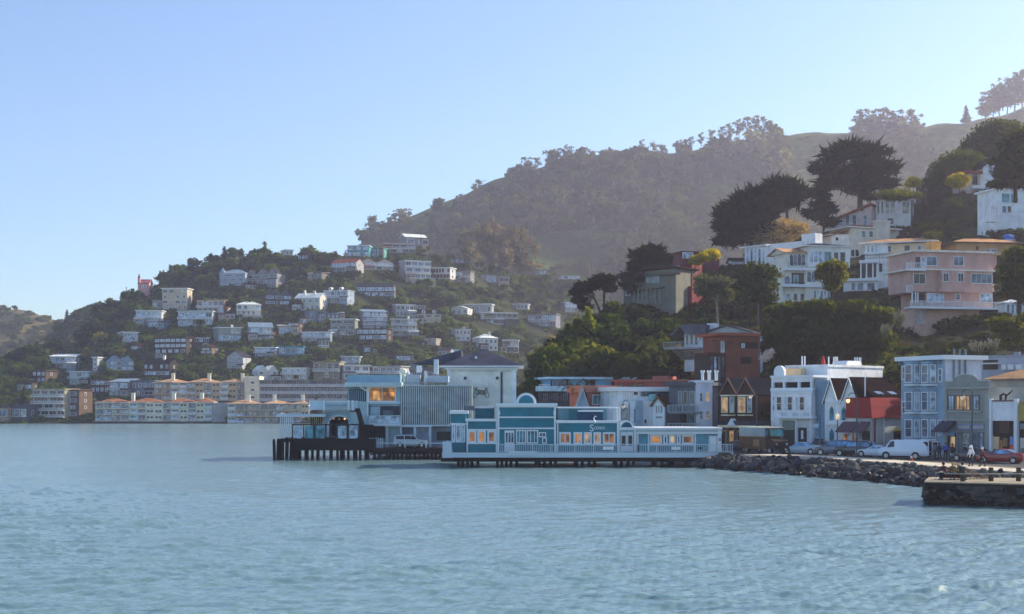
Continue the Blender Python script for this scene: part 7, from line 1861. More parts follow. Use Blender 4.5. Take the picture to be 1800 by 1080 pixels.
utility('pale utility pole standing below the white gabled house on the right', 1728, 396, 334, m=mat('b5b3b4', 'wood'))
utility('thin utility pole beside the brown hut near the top of the slope', 1628, 365, 312)
utility('distant utility pole below the orange-brown skyline house', 730, 462, 441, T_FAR)
utility('distant utility pole under the white grid-fronted house', 766, 520, 493, T_FAR)
utility('distant utility pole below the wide dark grey house', 644, 545, 519, T_FAR)
utility('distant lone pole on the left skyline beyond the pink gable', 222, 517, 505, T_FAR, 1.0)
utility('distant short mast in front of the white flat-roofed house', 516, 648, 633, T_FAR, 1.0)
# red closed parasol and blue dome
Yp = 186; r = empty('parasol', (wx(1447, Yp), Yp, wz(644, Yp) - .2), 0, 'closed red parasol on the roof terrace of the white building', 'parasol')
MB().lathe([(.04, 0), (.04, .6)], (0, 0, 0), 6).build('pole', STEEL, r); MB().lathe([(.3, .45), (.26, .8), (.1, 1.45), (.02, 1.6)], (0, 0, 0), 10).build('canopy', mat('b5202c', 'clean', .7), r)
Yd = T_NEAR.Y(1772, 424) ; r = empty('dome_shelter', (wx(1772, Yd), Yd, wz(423, Yd)), 0, 'small bright blue dome shelter behind the tan roof at the right', 'dome')
MB().lathe([(1.55 * math.cos(t), 1.3 * math.sin(t)) for t in [R(90) * k / 7 for k in range(7)]] + [(.02, 1.3)], (0, 0, 0), 14).build('canopy', mat('3f6fc0', 'clean', .5), r, smooth=True)
MB().lathe([(1.6, -.3), (1.6, .02)], (0, 0, 0), 14).build('base_ring', TRIM, r)
# dark sculpture on the parapet of the white shop
f_ = (1768, 704); Yq = YF(1768) + .8
r = empty('roof_sculpture', (wx(1766, Yq), Yq, wz(704.5, Yq)), 0, 'dark curled sculpture perched on the white shop parapet', 'sculpture')
bm_ = mat('1a1a1e', 'clean', .5)
MB().tube([(-.4, 0, 0), (-.45, 0, .5), (-.1, 0, .75), (.3, 0, .6), (.6, 0, .85), (.85, 0, 1.1)], .17, 7, r2=.08).build('body', bm_, r); MB().tube([(.1, 0, .05), (.15, 0, .6)], .13, 6).build('leg', bm_, r)
# ------------------------------------------------------------------ vegetation
NR = np.random.default_rng(11)
def unit(n):
    v = NR.normal(size=(n, 3)); return v / np.linalg.norm(v, axis=1, keepdims=True)
def leaf_cloud(lobes, n, size, elong=1.0, up=0.0, shell=.72, low=-1.0):
    """many small leaf sprays spread through the lobes of a crown; lobes: (cx,cy,cz,rx,ry,rz)"""
    lo = np.asarray(lobes, float)
    w = (lo[:, 3] * lo[:, 4] + lo[:, 3] * lo[:, 5] + lo[:, 4] * lo[:, 5]); w /= w.sum()
    k = NR.choice(len(lo), n, p=w)
    d = unit(n); d[:, 2] = np.where(d[:, 2] < low, -d[:, 2], d[:, 2])
    rf = shell + (1.12 - shell) * NR.random(n) ** .8
    c = lo[k, :3] + d * lo[k, 3:] * rf[:, None]
    nr = d + .75 * NR.normal(size=(n, 3)); nr /= np.linalg.norm(nr, axis=1, keepdims=True)
    t = np.cross(nr, unit(n))
    if elong > 1:
        out = d * np.array([1, 1, .35]) + np.array([0, 0, up]); t = out + .45 * NR.normal(size=(n, 3))
    t /= np.linalg.norm(t, axis=1, keepdims=True) + 1e-9
    b = np.cross(nr, t); b /= np.linalg.norm(b, axis=1, keepdims=True) + 1e-9
    s = (size * (.55 + .9 * NR.random(n)))[:, None]
    a = t * s * elong; b = b * s * (.8 if elong == 1 else .55)
    j = lambda: 1 + .35 * NR.normal(size=(n, 1))
    V = np.stack([c - a * j(), c - b * j() + nr * s * .2, c + a * j(), c + b * j() - nr * s * .2], 1).reshape(-1, 3)
    return V, np.arange(4 * n).reshape(-1, 4)
def blob(lobes, k=.72, n=3, rough=.12):
    Vs = []; Fs = []; o = 0
    g = np.linspace(-1, 1, n + 1)
    for (cx, cy, cz, rx, ry, rz) in lobes:
        for ax in range(3):
            for sg in (-1, 1):
                a, b = np.meshgrid(g, g, indexing='ij'); c = np.full_like(a, sg)
                P = [None] * 3; P[ax] = c; P[(ax + 1) % 3] = a; P[(ax + 2) % 3] = b
                P = np.stack(P, -1).reshape(-1, 3); P = P / np.linalg.norm(P, axis=1, keepdims=True)
                P = P * np.array([rx, ry, rz]) * k * (1 + rough * np.sin(P[:, :1] * 5 + cx * 3) * np.cos(P[:, 1:2] * 4 + cz)) + np.array([cx, cy, cz])
                i0 = (np.arange(n)[:, None] * (n + 1) + np.arange(n)[None]).ravel()
                q = np.stack([i0, i0 + 1, i0 + n + 2, i0 + n + 1], -1)
                if sg < 0: q = q[:, ::-1]
                Vs.append(P); Fs.append(q + o); o += len(P)
    return np.concatenate(Vs), np.concatenate(Fs)
def tubes(paths):
    Vs = []; Fs = []; o = 0
    for pts, r0, r1 in paths:
        mb = MB(); mb.tube(pts, r0, 5, 0, r1)
        q = [f for f in mb.f if len(f) == 4]
        Vs.append(np.array(mb.v)); Fs.append(np.array(q) + o); o += len(mb.v)
    return np.concatenate(Vs), np.concatenate(Fs)
def join(parts):
    V = []; Fq = []; M = []; o = 0
    for (v, f, m) in parts:
        V.append(v); Fq.append(f + o); M.append(np.full(len(f), m)); o += len(v)
    return np.concatenate(V), np.concatenate(Fq), np.concatenate(M)
def u_(a, b): return float(NR.uniform(a, b))

def v_round(n=170, size=.085, inner=True, wide=1.0):
    k = int(NR.integers(5, 8)); L = [(0, 0, .58, .30 * wide, .30 * wide, .30)]
    for i in range(k):
        a = 6.28 * i / k + u_(-.4, .4); r = u_(.2, .34) * wide
        L.append((r * math.cos(a), r * math.sin(a), u_(.38, .78), u_(.17, .26) * wide, u_(.17, .26) * wide, u_(.15, .22)))
    p = [(*leaf_cloud(L, n, size), 0)]
    if inner: p.append((*blob(L, .74, 2), 0))
    p.append((*tubes([([(0, 0, -.1), (u_(-.03, .03), 0, .3), (u_(-.06, .06), 0, .6)], .045, .02)]), 1))
    return join(p)
def v_shrub(n=120, size=.1):
    k = int(NR.integers(4, 7)); L = [(0, 0, .35, .45, .45, .45)]
    for i in range(k):
        a = u_(0, 6.28); r = u_(.2, .5); L.append((r * math.cos(a), r * math.sin(a), u_(.15, .6), u_(.22, .36), u_(.22, .36), u_(.2, .38)))
    return join([(*leaf_cloud(L, n, size), 0), (*blob(L, .8, 2), 0)])
def v_conifer(n=220, size=.06):
    L = [(u_(-.02, .02), u_(-.02, .02), z, .26 * (1 - z) + .03, .26 * (1 - z) + .03, .09) for z in np.linspace(.12, .96, 9)]
    return join([(*leaf_cloud(L, n, size, 1.6, -.2), 0), (*blob(L, .6, 2), 0), (*tubes([([(0, 0, -.1), (0, 0, .9)], .03, .008)]), 1)])
def v_euc(n=420, size=.033, tall=1.0):
    L = []; P = []
    tr = [(0, 0, -.05), (u_(-.03, .03), u_(-.03, .03), .35), (u_(-.06, .06), u_(-.06, .06), .8)]
    P.append((tr, .02, .007))
    for i in range(20):
        z = u_(.28, .97); r = u_(.05, .27) * (1.15 - abs(z - .62) * 1.0); a = u_(0, 6.28)
        c = (r * math.cos(a), r * math.sin(a), z); s = u_(.055, .11)
        L.append((*c, s, s, s * u_(.6, .9)))
        P.append(([(tr[1][0], tr[1][1], max(.3, z - .28)), (c[0] * .6, c[1] * .6, z - .08), c], .009, .003))
    return join([(*leaf_cloud(L, n, size, 1.5, -.3, .3), 0), (*tubes(P), 1)])
def v_umb(n=300, size=.05):
    L = []; P = [([(0, 0, -.05), (.03, 0, .3), (.0, 0, .6)], .035, .02)]
    for i in range(9):
        a = u_(0, 6.28); r = u_(.1, .42); z = u_(.62, .9) - r * .25; L.append((r * math.cos(a), r * math.sin(a), z, u_(.14, .22), u_(.14, .22), u_(.05, .09)))
        P.append(([(0, 0, .4), (L[-1][0] * .6, L[-1][1] * .6, z - .1), L[-1][:3]], .014, .005))
    return join([(*leaf_cloud(L, n, size, 1.6, .3), 0), (*blob(L, .6, 2), 0), (*tubes(P), 1)])
def mk(name, v, fm, bm): return np_mesh(name, v[0], v[1], [fm, bm], v[2])

FDK = foliage('dark', '2f431e', .55, .5, .35); FMID = foliage('mid', '3c5120', .55, .5, .35); FGOLD = foliage('gold', '7d7c35', .4, .5, .5); FEUC = foliage('euc', '66705a', .45, .35, .1)
FBR = foliage('brown', '5c552b', .4, .35, .5); FCYP = foliage('cypress', '1d2518', .4, .22, .4); FYEL = foliage('yellow', 'a5a022', .3, .6, 1.0); FGRY = foliage('greygreen', '59604f', .22, .2, .6); FTAN = foliage('tan', '8f7f62', .35, .35, 1.0)
VR = [v_round() for _ in range(6)]; VS = [v_shrub() for _ in range(5)]; VC = [v_conifer() for _ in range(3)]; VE = [v_euc() for _ in range(6)]; VU = [v_umb() for _ in range(2)]

def clear(x0, x1, y0, y1, Y, m=0):
    for (a, b, c, d, YY) in BOXES:
        if Y < YY + 3 and x0 < b - m and x1 > a + m and y0 < d - 1 and y1 > c: return False
    return True
def plant(name, me, px, py, Y, h, label, cat, group, wide=1.0, z=None):
    o = link(name, me, None, (wx(px, Y), Y, (wz(py, Y) if z is None else z) - .25), (0, 0, u_(0, 6.28)))
    o.scale = (h * wide, h * wide, h)
    return tag(o, label, cat, group)

# ---- far hillside: individual trees in the gaps between houses, and low brush as one mass
MR = [mk('hillside_tree', v, m, BARK) for v, m in zip(VR + VR[:3], [FDK, FDK, FMID, FDK, FMID, FDK, FMID, FDK, FGOLD])]
MC = [mk('conifer', v, FDK, BARK) for v in VC]
def far_trees():
    k = 0; tries = 0; spots = []
    while k < 330 and tries < 12000:
        tries += 1
        px = u_(-30, 1000); b, t = T_FAR.tab(T_FAR.pb, px), T_FAR.tab(T_FAR.pt, px)
        f = u_(.02, 1.0) if k % 4 else u_(.92, 1.0)
        py = b + (t - b) * f; Y = T_FAR.Y(px, py)
        h = u_(5, 9.5); s = FP / Y
        hp = h * s; wp = h * .45 * s
        if not clear(px - wp, px + wp, py - hp, py, Y): continue
        if any(abs(px - a) < 8 and abs(py - c) < 6 for a, c in spots): continue
        spots.append((px, py))
        r = NR.random()
        if r < .1:
            plant('conifer', MC[k % 3], px, py, Y, h * 1.35, 'dark pointed conifer among the houses of the far hillside', 'tree', 'conifers on the far hillside')
        else:
            i = int(NR.integers(0, 9)); g = i == 8 and f < .8
            if g: plant('bushy_tree', MR[8], px, py, Y, h * .75, 'golden-green bushy tree catching sun between far hillside houses', 'tree', 'golden trees on the far hillside', u_(1.1, 1.5))
            else: plant('broadleaf_tree', MR[i % 8], px, py, Y, h, 'dark round-crowned tree in the woods between far hillside houses', 'tree', 'dark trees on the far hillside', u_(1.0, 1.5))
        k += 1
    print('far trees', k, tries)
far_trees()
def mass(name, variants, spots, mats, kind='stuff'):
    """one mesh of very many plants nobody could count; spots: (x,y,z,h,wide)"""
    Vs = []; Fs = []; Ms = []; o = 0
    for i, (x, y, z, h, w) in enumerate(spots):
        v, f, m = variants[int(NR.integers(0, len(variants)))]
        a = u_(0, 6.28); c, s = math.cos(a), math.sin(a)
        q = np.empty_like(v); q[:, 0] = (v[:, 0] * c - v[:, 1] * s) * h * w + x; q[:, 1] = (v[:, 0] * s + v[:, 1] * c) * h * w + y; q[:, 2] = v[:, 2] * h + z - .15 * h
        Vs.append(q); Fs.append(f + o); Ms.append(m); o += len(v)
    o_ = link(name, np_mesh(name, np.concatenate(Vs), np.concatenate(Fs), mats, np.concatenate(Ms)))
    return tag(o_, kind=kind)
VSL = [v_shrub(46, .16) for _ in range(5)]
def terr_spots(T, n, px0, px1, f0, f1, h0, h1, w0, w1, chk=True, keep=None):
    out = []; tries = 0
    while len(out) < n and tries < n * 12:
        tries += 1
        px = u_(px0, px1); f = u_(f0, f1)
        p = T.at(px, f); Y = p.y; py = HY + (HC - p.z) * FP / Y
        h = u_(h0, h1); w = u_(w0, w1); s = FP / Y
        if keep and not keep(px, f, p): continue
        if chk and not clear(px - h * w * .5 * s, px + h * w * .5 * s, py - h * s, py, Y): continue
        if T is T_BACK:
            q = vnoise(p.x, p.y, 90, 3)
            if q < -.22 and h > 6 and .45 < f < .85: continue
            h *= 1 + .7 * q
        out.append((p.x, p.y, p.z - .3, h, w))
    return out
sp = terr_spots(T_FAR, 2600, -60, 1060, .0, 1.04, 1.6, 4.2, 1.1, 1.9)
for (x0_, x1_, yb_, Y_) in FRONTS:
    for q_ in np.arange(x0_ - 4, x1_ + 4, 5.5):
        Yq_ = Y_ - u_(1.5, 4.5); sp.append((wx(q_ + u_(-2, 2), Yq_), Yq_, wz(yb_, Y_) - u_(1.6, 3.4), u_(2.0, 3.8), u_(.9, 1.5)))
tag(mass('undergrowth', VSL, sp, [FMID, BARK]), label='low dark brush filling the far hillside between houses', cat='undergrowth')
VEL = [v_euc(150, .055) for _ in range(4)]; VRL = [v_round(75, .12) for _ in range(5)]

# ---- ridge forest
def wood_top(px, f, p):
    if px < 800: return NR.random() < .22 or f < .45
    if 800 <= px < 900: return f < .9 or NR.random() < .2
    if 1372 < px < 1500: return f < .72 if px > 1385 else f < .95
    if px >= 1500: return f < .62 or (1500 < px < 1640 and f < .93)
    return True
sp = terr_spots(T_BACK, 1100, 560, 1900, .02, 1.0, 12, 24, .8, 1.2, False, wood_top)
o = mass('forest', VEL, sp, [foliage('ridgepale', '4a5536', .3, .35, .02), PALEBARK]); tag(o, label='paler eucalyptus woods on the face of the high ridge', cat='forest')
sp = terr_spots(T_BACK, 1500, 560, 1900, .02, 1.0, 11, 20, .75, 1.25, False, wood_top)
sp += terr_spots(T_BACK, 420, 860, 1200, .0, .45, 9, 17, .8, 1.3, False)
o = mass('forest', VRL, sp, [foliage('ridge', '495c2e', .3, .35, .02), PALEBARK]); tag(o, label='dense hazy forest clothing the face of the high ridge', cat='forest')
sp = terr_spots(T_BACK, 500, 600, 1900, .3, .98, 2, 4.5, 1.2, 2.2, False)
o = mass('scrub', VSL, sp, [FMID, BARK]); tag(o, label='scattered low scrub on the grassy parts of the high ridge', cat='scrub')
sp = terr_spots(T_LEFT, 260, -120, 140, .1, .97, 4, 9, 1.0, 1.8, False)
o = mass('scrub', VRL, sp, [FMID, BARK]); tag(o, label='patches of scrub on the sunlit meadow hill at far left', cat='scrub')
sp = terr_spots(T_MID, 700, -100, 240, .2, 1.0, 5, 9, 1.0, 1.5, False)
o = mass('woods', VRL, sp, [FDK, BARK]); tag(o, label='dark woods on the low hill between the meadow hill and the houses', cat='woods')

# skyline trees of the ridge, each its own
ME_ = [mk('eucalyptus_tree', v, FEUC, PALEBARK) for v in [v_euc(520, .034) for _ in range(6)]]
def sky_tree(px, ytop, h, label, group=None, me=None, wide=1.0, name='eucalyptus_tree', T=T_BACK, f=1.0):
    p = T.at(px, f); py_base = HY + (HC - p.z) * FP / p.y
    hh = (py_base - ytop) * p.y / FP if ytop else h
    o = link(name, me or ME_[int(NR.integers(0, 6))], None, (p.x, p.y, p.z - .8), (0, 0, u_(0, 6.28))); hh = max(hh, 4) + .8
    o.scale = (hh * wide, hh * wide, hh)
    return tag(o, label, 'tree', group)
for px, yt in ((925, 291), (945, 277), (966, 268), (978, 262), (992, 258), (1006, 262), (1024, 268), (1042, 270), (1060, 268)):
    sky_tree(px, yt, 0, 'airy eucalyptus in the left grove on the ridge skyline, above the hillside houses', 'eucalyptus grove on the left part of the ridge skyline', wide=1.35)
sky_tree(1128, 246, 0, 'lone wispy tree standing clear on the ridge skyline, between two groves', None, wide=.8)
for px, yt in ((1172, 262), (1196, 246), (1214, 240), (1232, 234), (1250, 228), (1268, 222), (1284, 216), (1300, 210), (1314, 206), (1328, 204), (1342, 206), (1354, 212), (1364, 222), (1372, 236)):
    sky_tree(px, yt, 0, 'tall eucalyptus in the big central grove at the top of the ridge', 'eucalyptus grove crowning the middle of the ridge', wide=1.0)
for px, f, h in ((1320, .9, 30), (1340, .88, 30), (1358, .9, 30), (1372, .88, 28), (1300, .87, 28), (1376, .8, 28), (1350, .78, 28)):
    sky_tree(px, None, h, 'tall eucalyptus in the big central grove at the top of the ridge', 'eucalyptus grove crowning the middle of the ridge', wide=.9, f=f)
for px, yt in ((1507, 204), (1516, 192), (1530, 196), (1545, 193), (1560, 190), (1574, 194), (1588, 200), (1600, 192), (1612, 202), (1624, 216)):
    sky_tree(px, yt, 0, 'feathery eucalyptus in the rounded grove right of the grassy saddle', 'eucalyptus grove right of the grassy saddle', wide=1.05)
for px, yt in ((1503, 222), (1512, 214), (1522, 210), (1538, 214), (1552, 212), (1566, 214), (1582, 216), (1594, 214), (1606, 218), (1618, 226), (1630, 230), (1732, 180), (1745, 170), (1757, 160), (1770, 156), (1783, 146), (1797, 140)):
    g_ = ('feathery eucalyptus in the rounded grove right of the grassy saddle', 'eucalyptus grove right of the grassy saddle') if px < 1700 else ('tall eucalyptus in the grove at the upper right edge of the photo', 'eucalyptus grove at the upper right edge')
    sky_tree(px, yt, 0, g_[0], g_[1], wide=1.7, f=.975)
sky_tree(1698, 185, 0, 'single small fir standing alone on the right skyline', None, MC[0], 1.0, 'fir_tree')
for px, yt in ((1726, 182), (1738, 160), (1750, 148), (1763, 138), (1776, 130), (1790, 124), (1804, 118), (1818, 112)):
    sky_tree(px, yt, 0, 'tall eucalyptus in the grove at the upper right edge of the photo', 'eucalyptus grove at the upper right edge', wide=1.1)
for px, yt in ((645, 408), (662, 402)): sky_tree(px, yt, 0, 'small round tree on the skyline where the ridge meets the houses', 'round trees at the foot of the ridge skyline', MR[2], 1.3, 'broadleaf_tree')
sky_tree(118, 545, 0, 'lone dark conifer on the saddle at far left', None, MC[1], 1.0, 'conifer', T_MID)

# ---- larger single trees with trunk and crown as parts
def big_tree(label, base, Y, lobes, n, size, fm, bark=BARK, elong=1.0, up=0.0, inner=.6, r0=.4, fork=.35, name='tree', cat='tree', group=None, shell=.55, tilt=0):
    """lobes given as (px, py, rx, ry) extents in the photo at depth Y, each with its own offset in depth"""
    s = Y / FP
    bx, bz = wx(base[0], Y), wz(base[1], Y)
    r = empty(name, (bx, Y, bz), 0, label, cat, group)
    L = []
    if name == 'hedge': lobes = [(a + u_(-9, 9), b + u_(-7, 9), c * u_(.7, 1.1), d * u_(.6, 1.1)) for a, b, c, d in lobes]
    for (px, py, rx, ry) in lobes:
        w = rx * s
        L.append(((px - base[0]) * s, u_(-.45, .45) * w, (base[1] - py) * s, w, w * .9, ry * s))
    v, f = leaf_cloud(L, n, size, elong, up, shell)
    parts = [(v, f, 0)]
    if inner: parts.append((*blob(L, inner, 3), 0))
    v, f, m = join(parts)
    link('crown', np_mesh('crown', v, f, [fm]), r)
    P = []; H = max(l[2] for l in L); cx = sum(l[0] for l in L) / len(L)
    mid = (cx * .35, 0, H * fork)
    P.append(([(0, 0, -1.2), (0, 0, 0), mid], r0, r0 * .7))
    for l in L:
        P.append(([mid, ((mid[0] + l[0]) / 2 + u_(-.1, .1), l[1] * .5, mid[2] + (l[2] - mid[2]) * .45), (l[0], l[1], l[2])], r0 * .5, r0 * .12))
    v, f = tubes(P); link('trunk', np_mesh('trunk', v, f, [bark], smooth=True), r)
    return r
YB = lambda px, py: T_NEAR.Y(px, py)
# hilltop cypresses
big_tree('largest spreading cypress on the near skyline, above the curtained white house', (1512, 362), 338,
         [(1452, 292, 26, 11), (1470, 272, 28, 12), (1498, 260, 32, 13), (1528, 266, 32, 12), (1550, 292, 30, 11), (1563, 300, 18, 8), (1480, 312, 36, 12), (1520, 300, 36, 15), (1440, 300, 15, 7), (1545, 322, 30, 9), (1505, 332, 30, 9), (1564, 268, 10, 6), (1562, 328, 12, 6), (1456, 325, 20, 7), (1530, 345, 18, 6)],
         3600, .5, FCYP, elong=2.6, up=.35, inner=0, r0=.8, fork=.42, name='cypress_tree')
big_tree('dense dark cypress leaning left above the white modern house', (1322, 440), 320,
         [(1340, 340, 28, 12), (1320, 352, 36, 14), (1300, 366, 34, 12), (1282, 380, 26, 9), (1330, 376, 38, 15), (1296, 395, 36, 12), (1272, 402, 18, 7), (1310, 412, 38, 12), (1280, 424, 24, 8), (1330, 405, 30, 12), (1350, 360, 20, 12)],
         4600, .5, FCYP, elong=2.6, up=.3, inner=.3, r0=.6, fork=.3, name='cypress_tree')
big_tree('fan-shaped cypress with a bare right trunk beside the leaning cypress', (1385, 412), 325,
         [(1375, 322, 26, 9), (1396, 330, 22, 8), (1362, 338, 26, 10), (1386, 346, 28, 9), (1405, 348, 12, 6), (1370, 362, 22, 8), (1352, 355, 14, 8), (1392, 360, 14, 5)],
         1900, .46, FCYP, elong=2.6, up=.5, inner=0, r0=.45, fork=.5, name='cypress_tree')
big_tree('small open cypress between the fan cypress and the largest cypress', (1448, 404), 332,
         [(1436, 338, 20, 7), (1424, 372, 14, 5), (1444, 358, 20, 7), (1456, 370, 18, 7), (1436, 380, 20, 6), (1458, 390, 16, 9), (1446, 345, 16, 6)],
         1700, .38, FCYP, elong=2.0, up=.4, inner=.5, r0=.35, fork=.4, name='cypress_tree')
big_tree('dark cypress behind the grey-green timber house', (1130, 500), 292,
         [(1148, 440, 20, 9), (1130, 448, 24, 10), (1160, 452, 20, 8), (1140, 462, 30, 9), (1172, 458, 10, 5), (1118, 470, 16, 8), (1108, 488, 18, 8), (1112, 506, 16, 8), (1098, 500, 10, 5), (1164, 466, 14, 5)],
         2400, .38, FCYP, elong=2.1, up=.4, inner=.55, r0=.4, fork=.5, name='cypress_tree')
big_tree('left umbrella pine with flat tiers leaning out over the valley', (1054, 545), 275,
         [(1030, 505, 20, 7), (1020, 512, 16, 6), (1040, 500, 16, 6), (1018, 528, 14, 5), (1028, 540, 12, 6), (1012, 516, 8, 4)],
         1400, .34, FCYP, elong=1.9, up=.3, inner=.6, r0=.3, fork=.5, name='umbrella_pine')
big_tree('right umbrella pine with two high flat tiers beside the valley', (1062, 548), 277,
         [(1062, 490, 18, 5), (1074, 490, 12, 5), (1046, 494, 12, 4), (1072, 508, 12, 5), (1056, 500, 14, 4), (1068, 498, 12, 4)],
         1300, .34, FCYP, elong=1.9, up=.3, inner=.6, r0=.3, fork=.75, name='umbrella_pine')
big_tree('smooth dome-shaped tree with a sunlit yellow rim, near the cabin', (1690, 335), 345,
         [(1682, 300, 44, 32), (1660, 312, 30, 24), (1712, 302, 30, 28), (1695, 286, 30, 20), (1645, 322, 16, 12)], 4200, .34, foliage('dome', '3f4f1b', .35, .55, .3), inner=.85, r0=.5, fork=.4, shell=.8, name='dome_tree')
big_tree('broad domed tree on the skyline at the upper right', (1752, 300), 362,
         [(1745, 246, 44, 30), (1770, 236, 38, 24), (1715, 256, 26, 18), (1795, 248, 34, 28), (1700, 266, 18, 12), (1740, 270, 40, 20)], 5200, .36, foliage('dome2', '38441e', .35, .55, .3), inner=.85, r0=.6, fork=.4, shell=.8, name='dome_tree')
big_tree('layered cedar with drooping tiers at the right edge, before the white gabled house', (1785, 345), 262,
         [(1780, 252, 24, 10), (1795, 270, 30, 9), (1770, 282, 30, 8), (1788, 300, 40, 9), (1765, 306, 24, 6), (1778, 322, 40, 8), (1806, 318, 30, 9), (1800, 240, 22, 12), (1752, 325, 16, 5)], 3200, .34, foliage('cedar', '3a451b', .4, .4, .5), elong=2.0, up=-.1, inner=.6, r0=.45, fork=.3, name='cedar_tree')
big_tree('bright yellow-green shrubby tree below the smooth dome tree', (1686, 334), 318, [(1684, 314, 17, 10), (1672, 320, 12, 8), (1697, 316, 10, 8), (1684, 324, 16, 8)], 900, .26, FYEL, inner=.75, r0=.15, name='golden_tree')
big_tree('small golden bush on the skyline left of the cabin', (1606, 338), 345, [(1606, 318, 12, 8), (1598, 324, 10, 7), (1614, 322, 9, 7)], 520, .26, FYEL, inner=.7, r0=.12, name='golden_tree')
big_tree('vase-shaped tree with a sunlit yellow top before the cream mansion', (1462, 530), 226,
         [(1450, 470, 14, 8), (1464, 466, 16, 8), (1478, 470, 12, 8), (1455, 484, 20, 12), (1474, 486, 16, 12), (1462, 500, 16, 12), (1440, 482, 10, 8)], 2000, .24, foliage('vase', '4f561d', .5, .55, .6), inner=.65, r0=.3, fork=.3, name='broadleaf_tree')
big_tree('big dark yew-like tree with a yellow top at the right edge beside the pink house', (1792, 560), 205,
         [(1785, 446, 22, 12), (1800, 452, 26, 14), (1776, 470, 20, 16), (1796, 484, 34, 20), (1780, 505, 28, 16), (1806, 515, 36, 20), (1772, 490, 12, 10)], 3600, .22, foliage('yew', '343f16', .45, .55, .6), elong=1.6, up=-.2, inner=.75, r0=.35, name='yew_tree')
big_tree('spreading green-gold conifer shrub under the gazebo at the right edge', (1790, 612), 188,
         [(1768, 566, 30, 9), (1790, 578, 36, 14), (1756, 578, 18, 8), (1806, 562, 20, 12), (1780, 595, 34, 12)], 2200, .2, foliage('juniper', '4b5518', .5, .55, .6), elong=1.6, up=.2, inner=.7, r0=.2, name='juniper')
big_tree('pale grey-green tree with a slim bare trunk in the dark wood', (1262, 580), 238,
         [(1250, 500, 28, 10), (1235, 490, 16, 7), (1268, 496, 20, 9), (1240, 512, 20, 9), (1262, 512, 24, 10), (1280, 520, 12, 10)], 1500, .26, FGRY, elong=1.6, up=.3, inner=.6, r0=.28, fork=.55, bark=PALEBARK, name='broadleaf_tree')
big_tree('dark loose-leaved tree before the long white side wall', (1338, 570), 232,
         [(1330, 475, 24, 16), (1350, 480, 22, 14), (1318, 495, 20, 16), (1342, 505, 26, 18), (1325, 520, 24, 16), (1350, 525, 18, 14)], 2200, .26, foliage('loose', '3a472a', .4, .3, .6), inner=.65, r0=.25, name='broadleaf_tree')
big_tree('tan bare-twigged shrub crown above the white modern house chimney', (1375, 440), 318,
         [(1350, 410, 26, 15), (1380, 400, 28, 14), (1405, 405, 18, 12), (1335, 420, 14, 10), (1368, 418, 30, 12)], 1900, .28, FTAN, elong=1.5, up=.5, inner=.6, r0=.2, name='tan_shrub')
for i, (px, py) in enumerate(((1222, 458), (1238, 452), (1253, 447))):
    big_tree('bright yellow shrub of the row before the dark red flat house, ' + ('lowest at the left', 'middle one', 'tallest at the right')[i], (px, py + 10), 288, [(px, py - 2, 10 + i, 7 + i), (px - 5, py + 3, 8, 5), (px + 6, py + 3, 8, 6)], 420, .24, FYEL, inner=.75, r0=.1, name='yellow_shrub', cat='shrub')
for i, (px, py) in enumerate(((1034, 555), (1014, 572), (998, 582), (985, 595))):
    big_tree('yellow-tipped poplar on the left edge of the dark wood, ' + ('topmost', 'second from the top', 'third from the top', 'lowest')[i], (px, py + 30), 255, [(px, py - 4, 6, 10), (px - 2, py + 8, 9, 10), (px + 3, py + 14, 10, 10)], 700, .24, foliage('poplar', '5f6d1a', .5, .55, .5), inner=.7, r0=.12, name='poplar_tree')
# mossy roof mound over the curtained white house
Yh = 330
big_tree('mossy green mound of planting on the roof of the curtained white house', (1580, 349), Yh, [(1560, 343, 22, 8), (1585, 340, 24, 9), (1608, 344, 14, 7), (1575, 346, 34, 7)], 1400, .24, foliage('mound', '5f6b1a', .4, .5, .6), inner=.85, r0=.1, name='roof_planting', cat='planting')
# big clipped hedge mass beneath the cream mansion
big_tree('great dark hedge bank with a bright clipped top under the cream mansion', (1420, 640), 214,
         [(1365, 548, 26, 14), (1395, 540, 36, 14), (1430, 546, 40, 16), (1470, 552, 36, 18), (1505, 548, 36, 16), (1540, 552, 30, 18), (1380, 580, 36, 30), (1430, 590, 46, 36), (1490, 592, 46, 36), (1540, 600, 40, 36), (1360, 615, 26, 26), (1400, 630, 40, 26), (1460, 636, 46, 26), (1520, 640, 46, 26)],
         9000, .32, foliage('hedge', '34401b', .45, .55, .4), inner=.86, r0=.3, shell=.82, name='hedge', cat='hedge')
# eucalyptus stand on the far side of the valley
MES = [mk('tall_eucalyptus', v_euc(700, .03), foliage('eucsun', '746f5c', .4, .2, .2), PALEBARK) for _ in range(4)]
for i, (px, yt, yb) in enumerate(((842, 398, 478), (856, 392, 482), (868, 388, 484), (880, 396, 488), (894, 398, 494), (908, 402, 494), (921, 404, 500), (932, 422, 498), (818, 404, 470), (828, 410, 476))):
    Y = T_FAR.Y(px, yb) - 2; h = (yb - yt) * Y / FP
    plant('tall_eucalyptus', MES[i % 4], px, yb, Y, h, 'tall pale-trunked eucalyptus in the sunlit stand left of the misty valley', 'tree', 'sunlit eucalyptus stand beside the valley', u_(.9, 1.15))

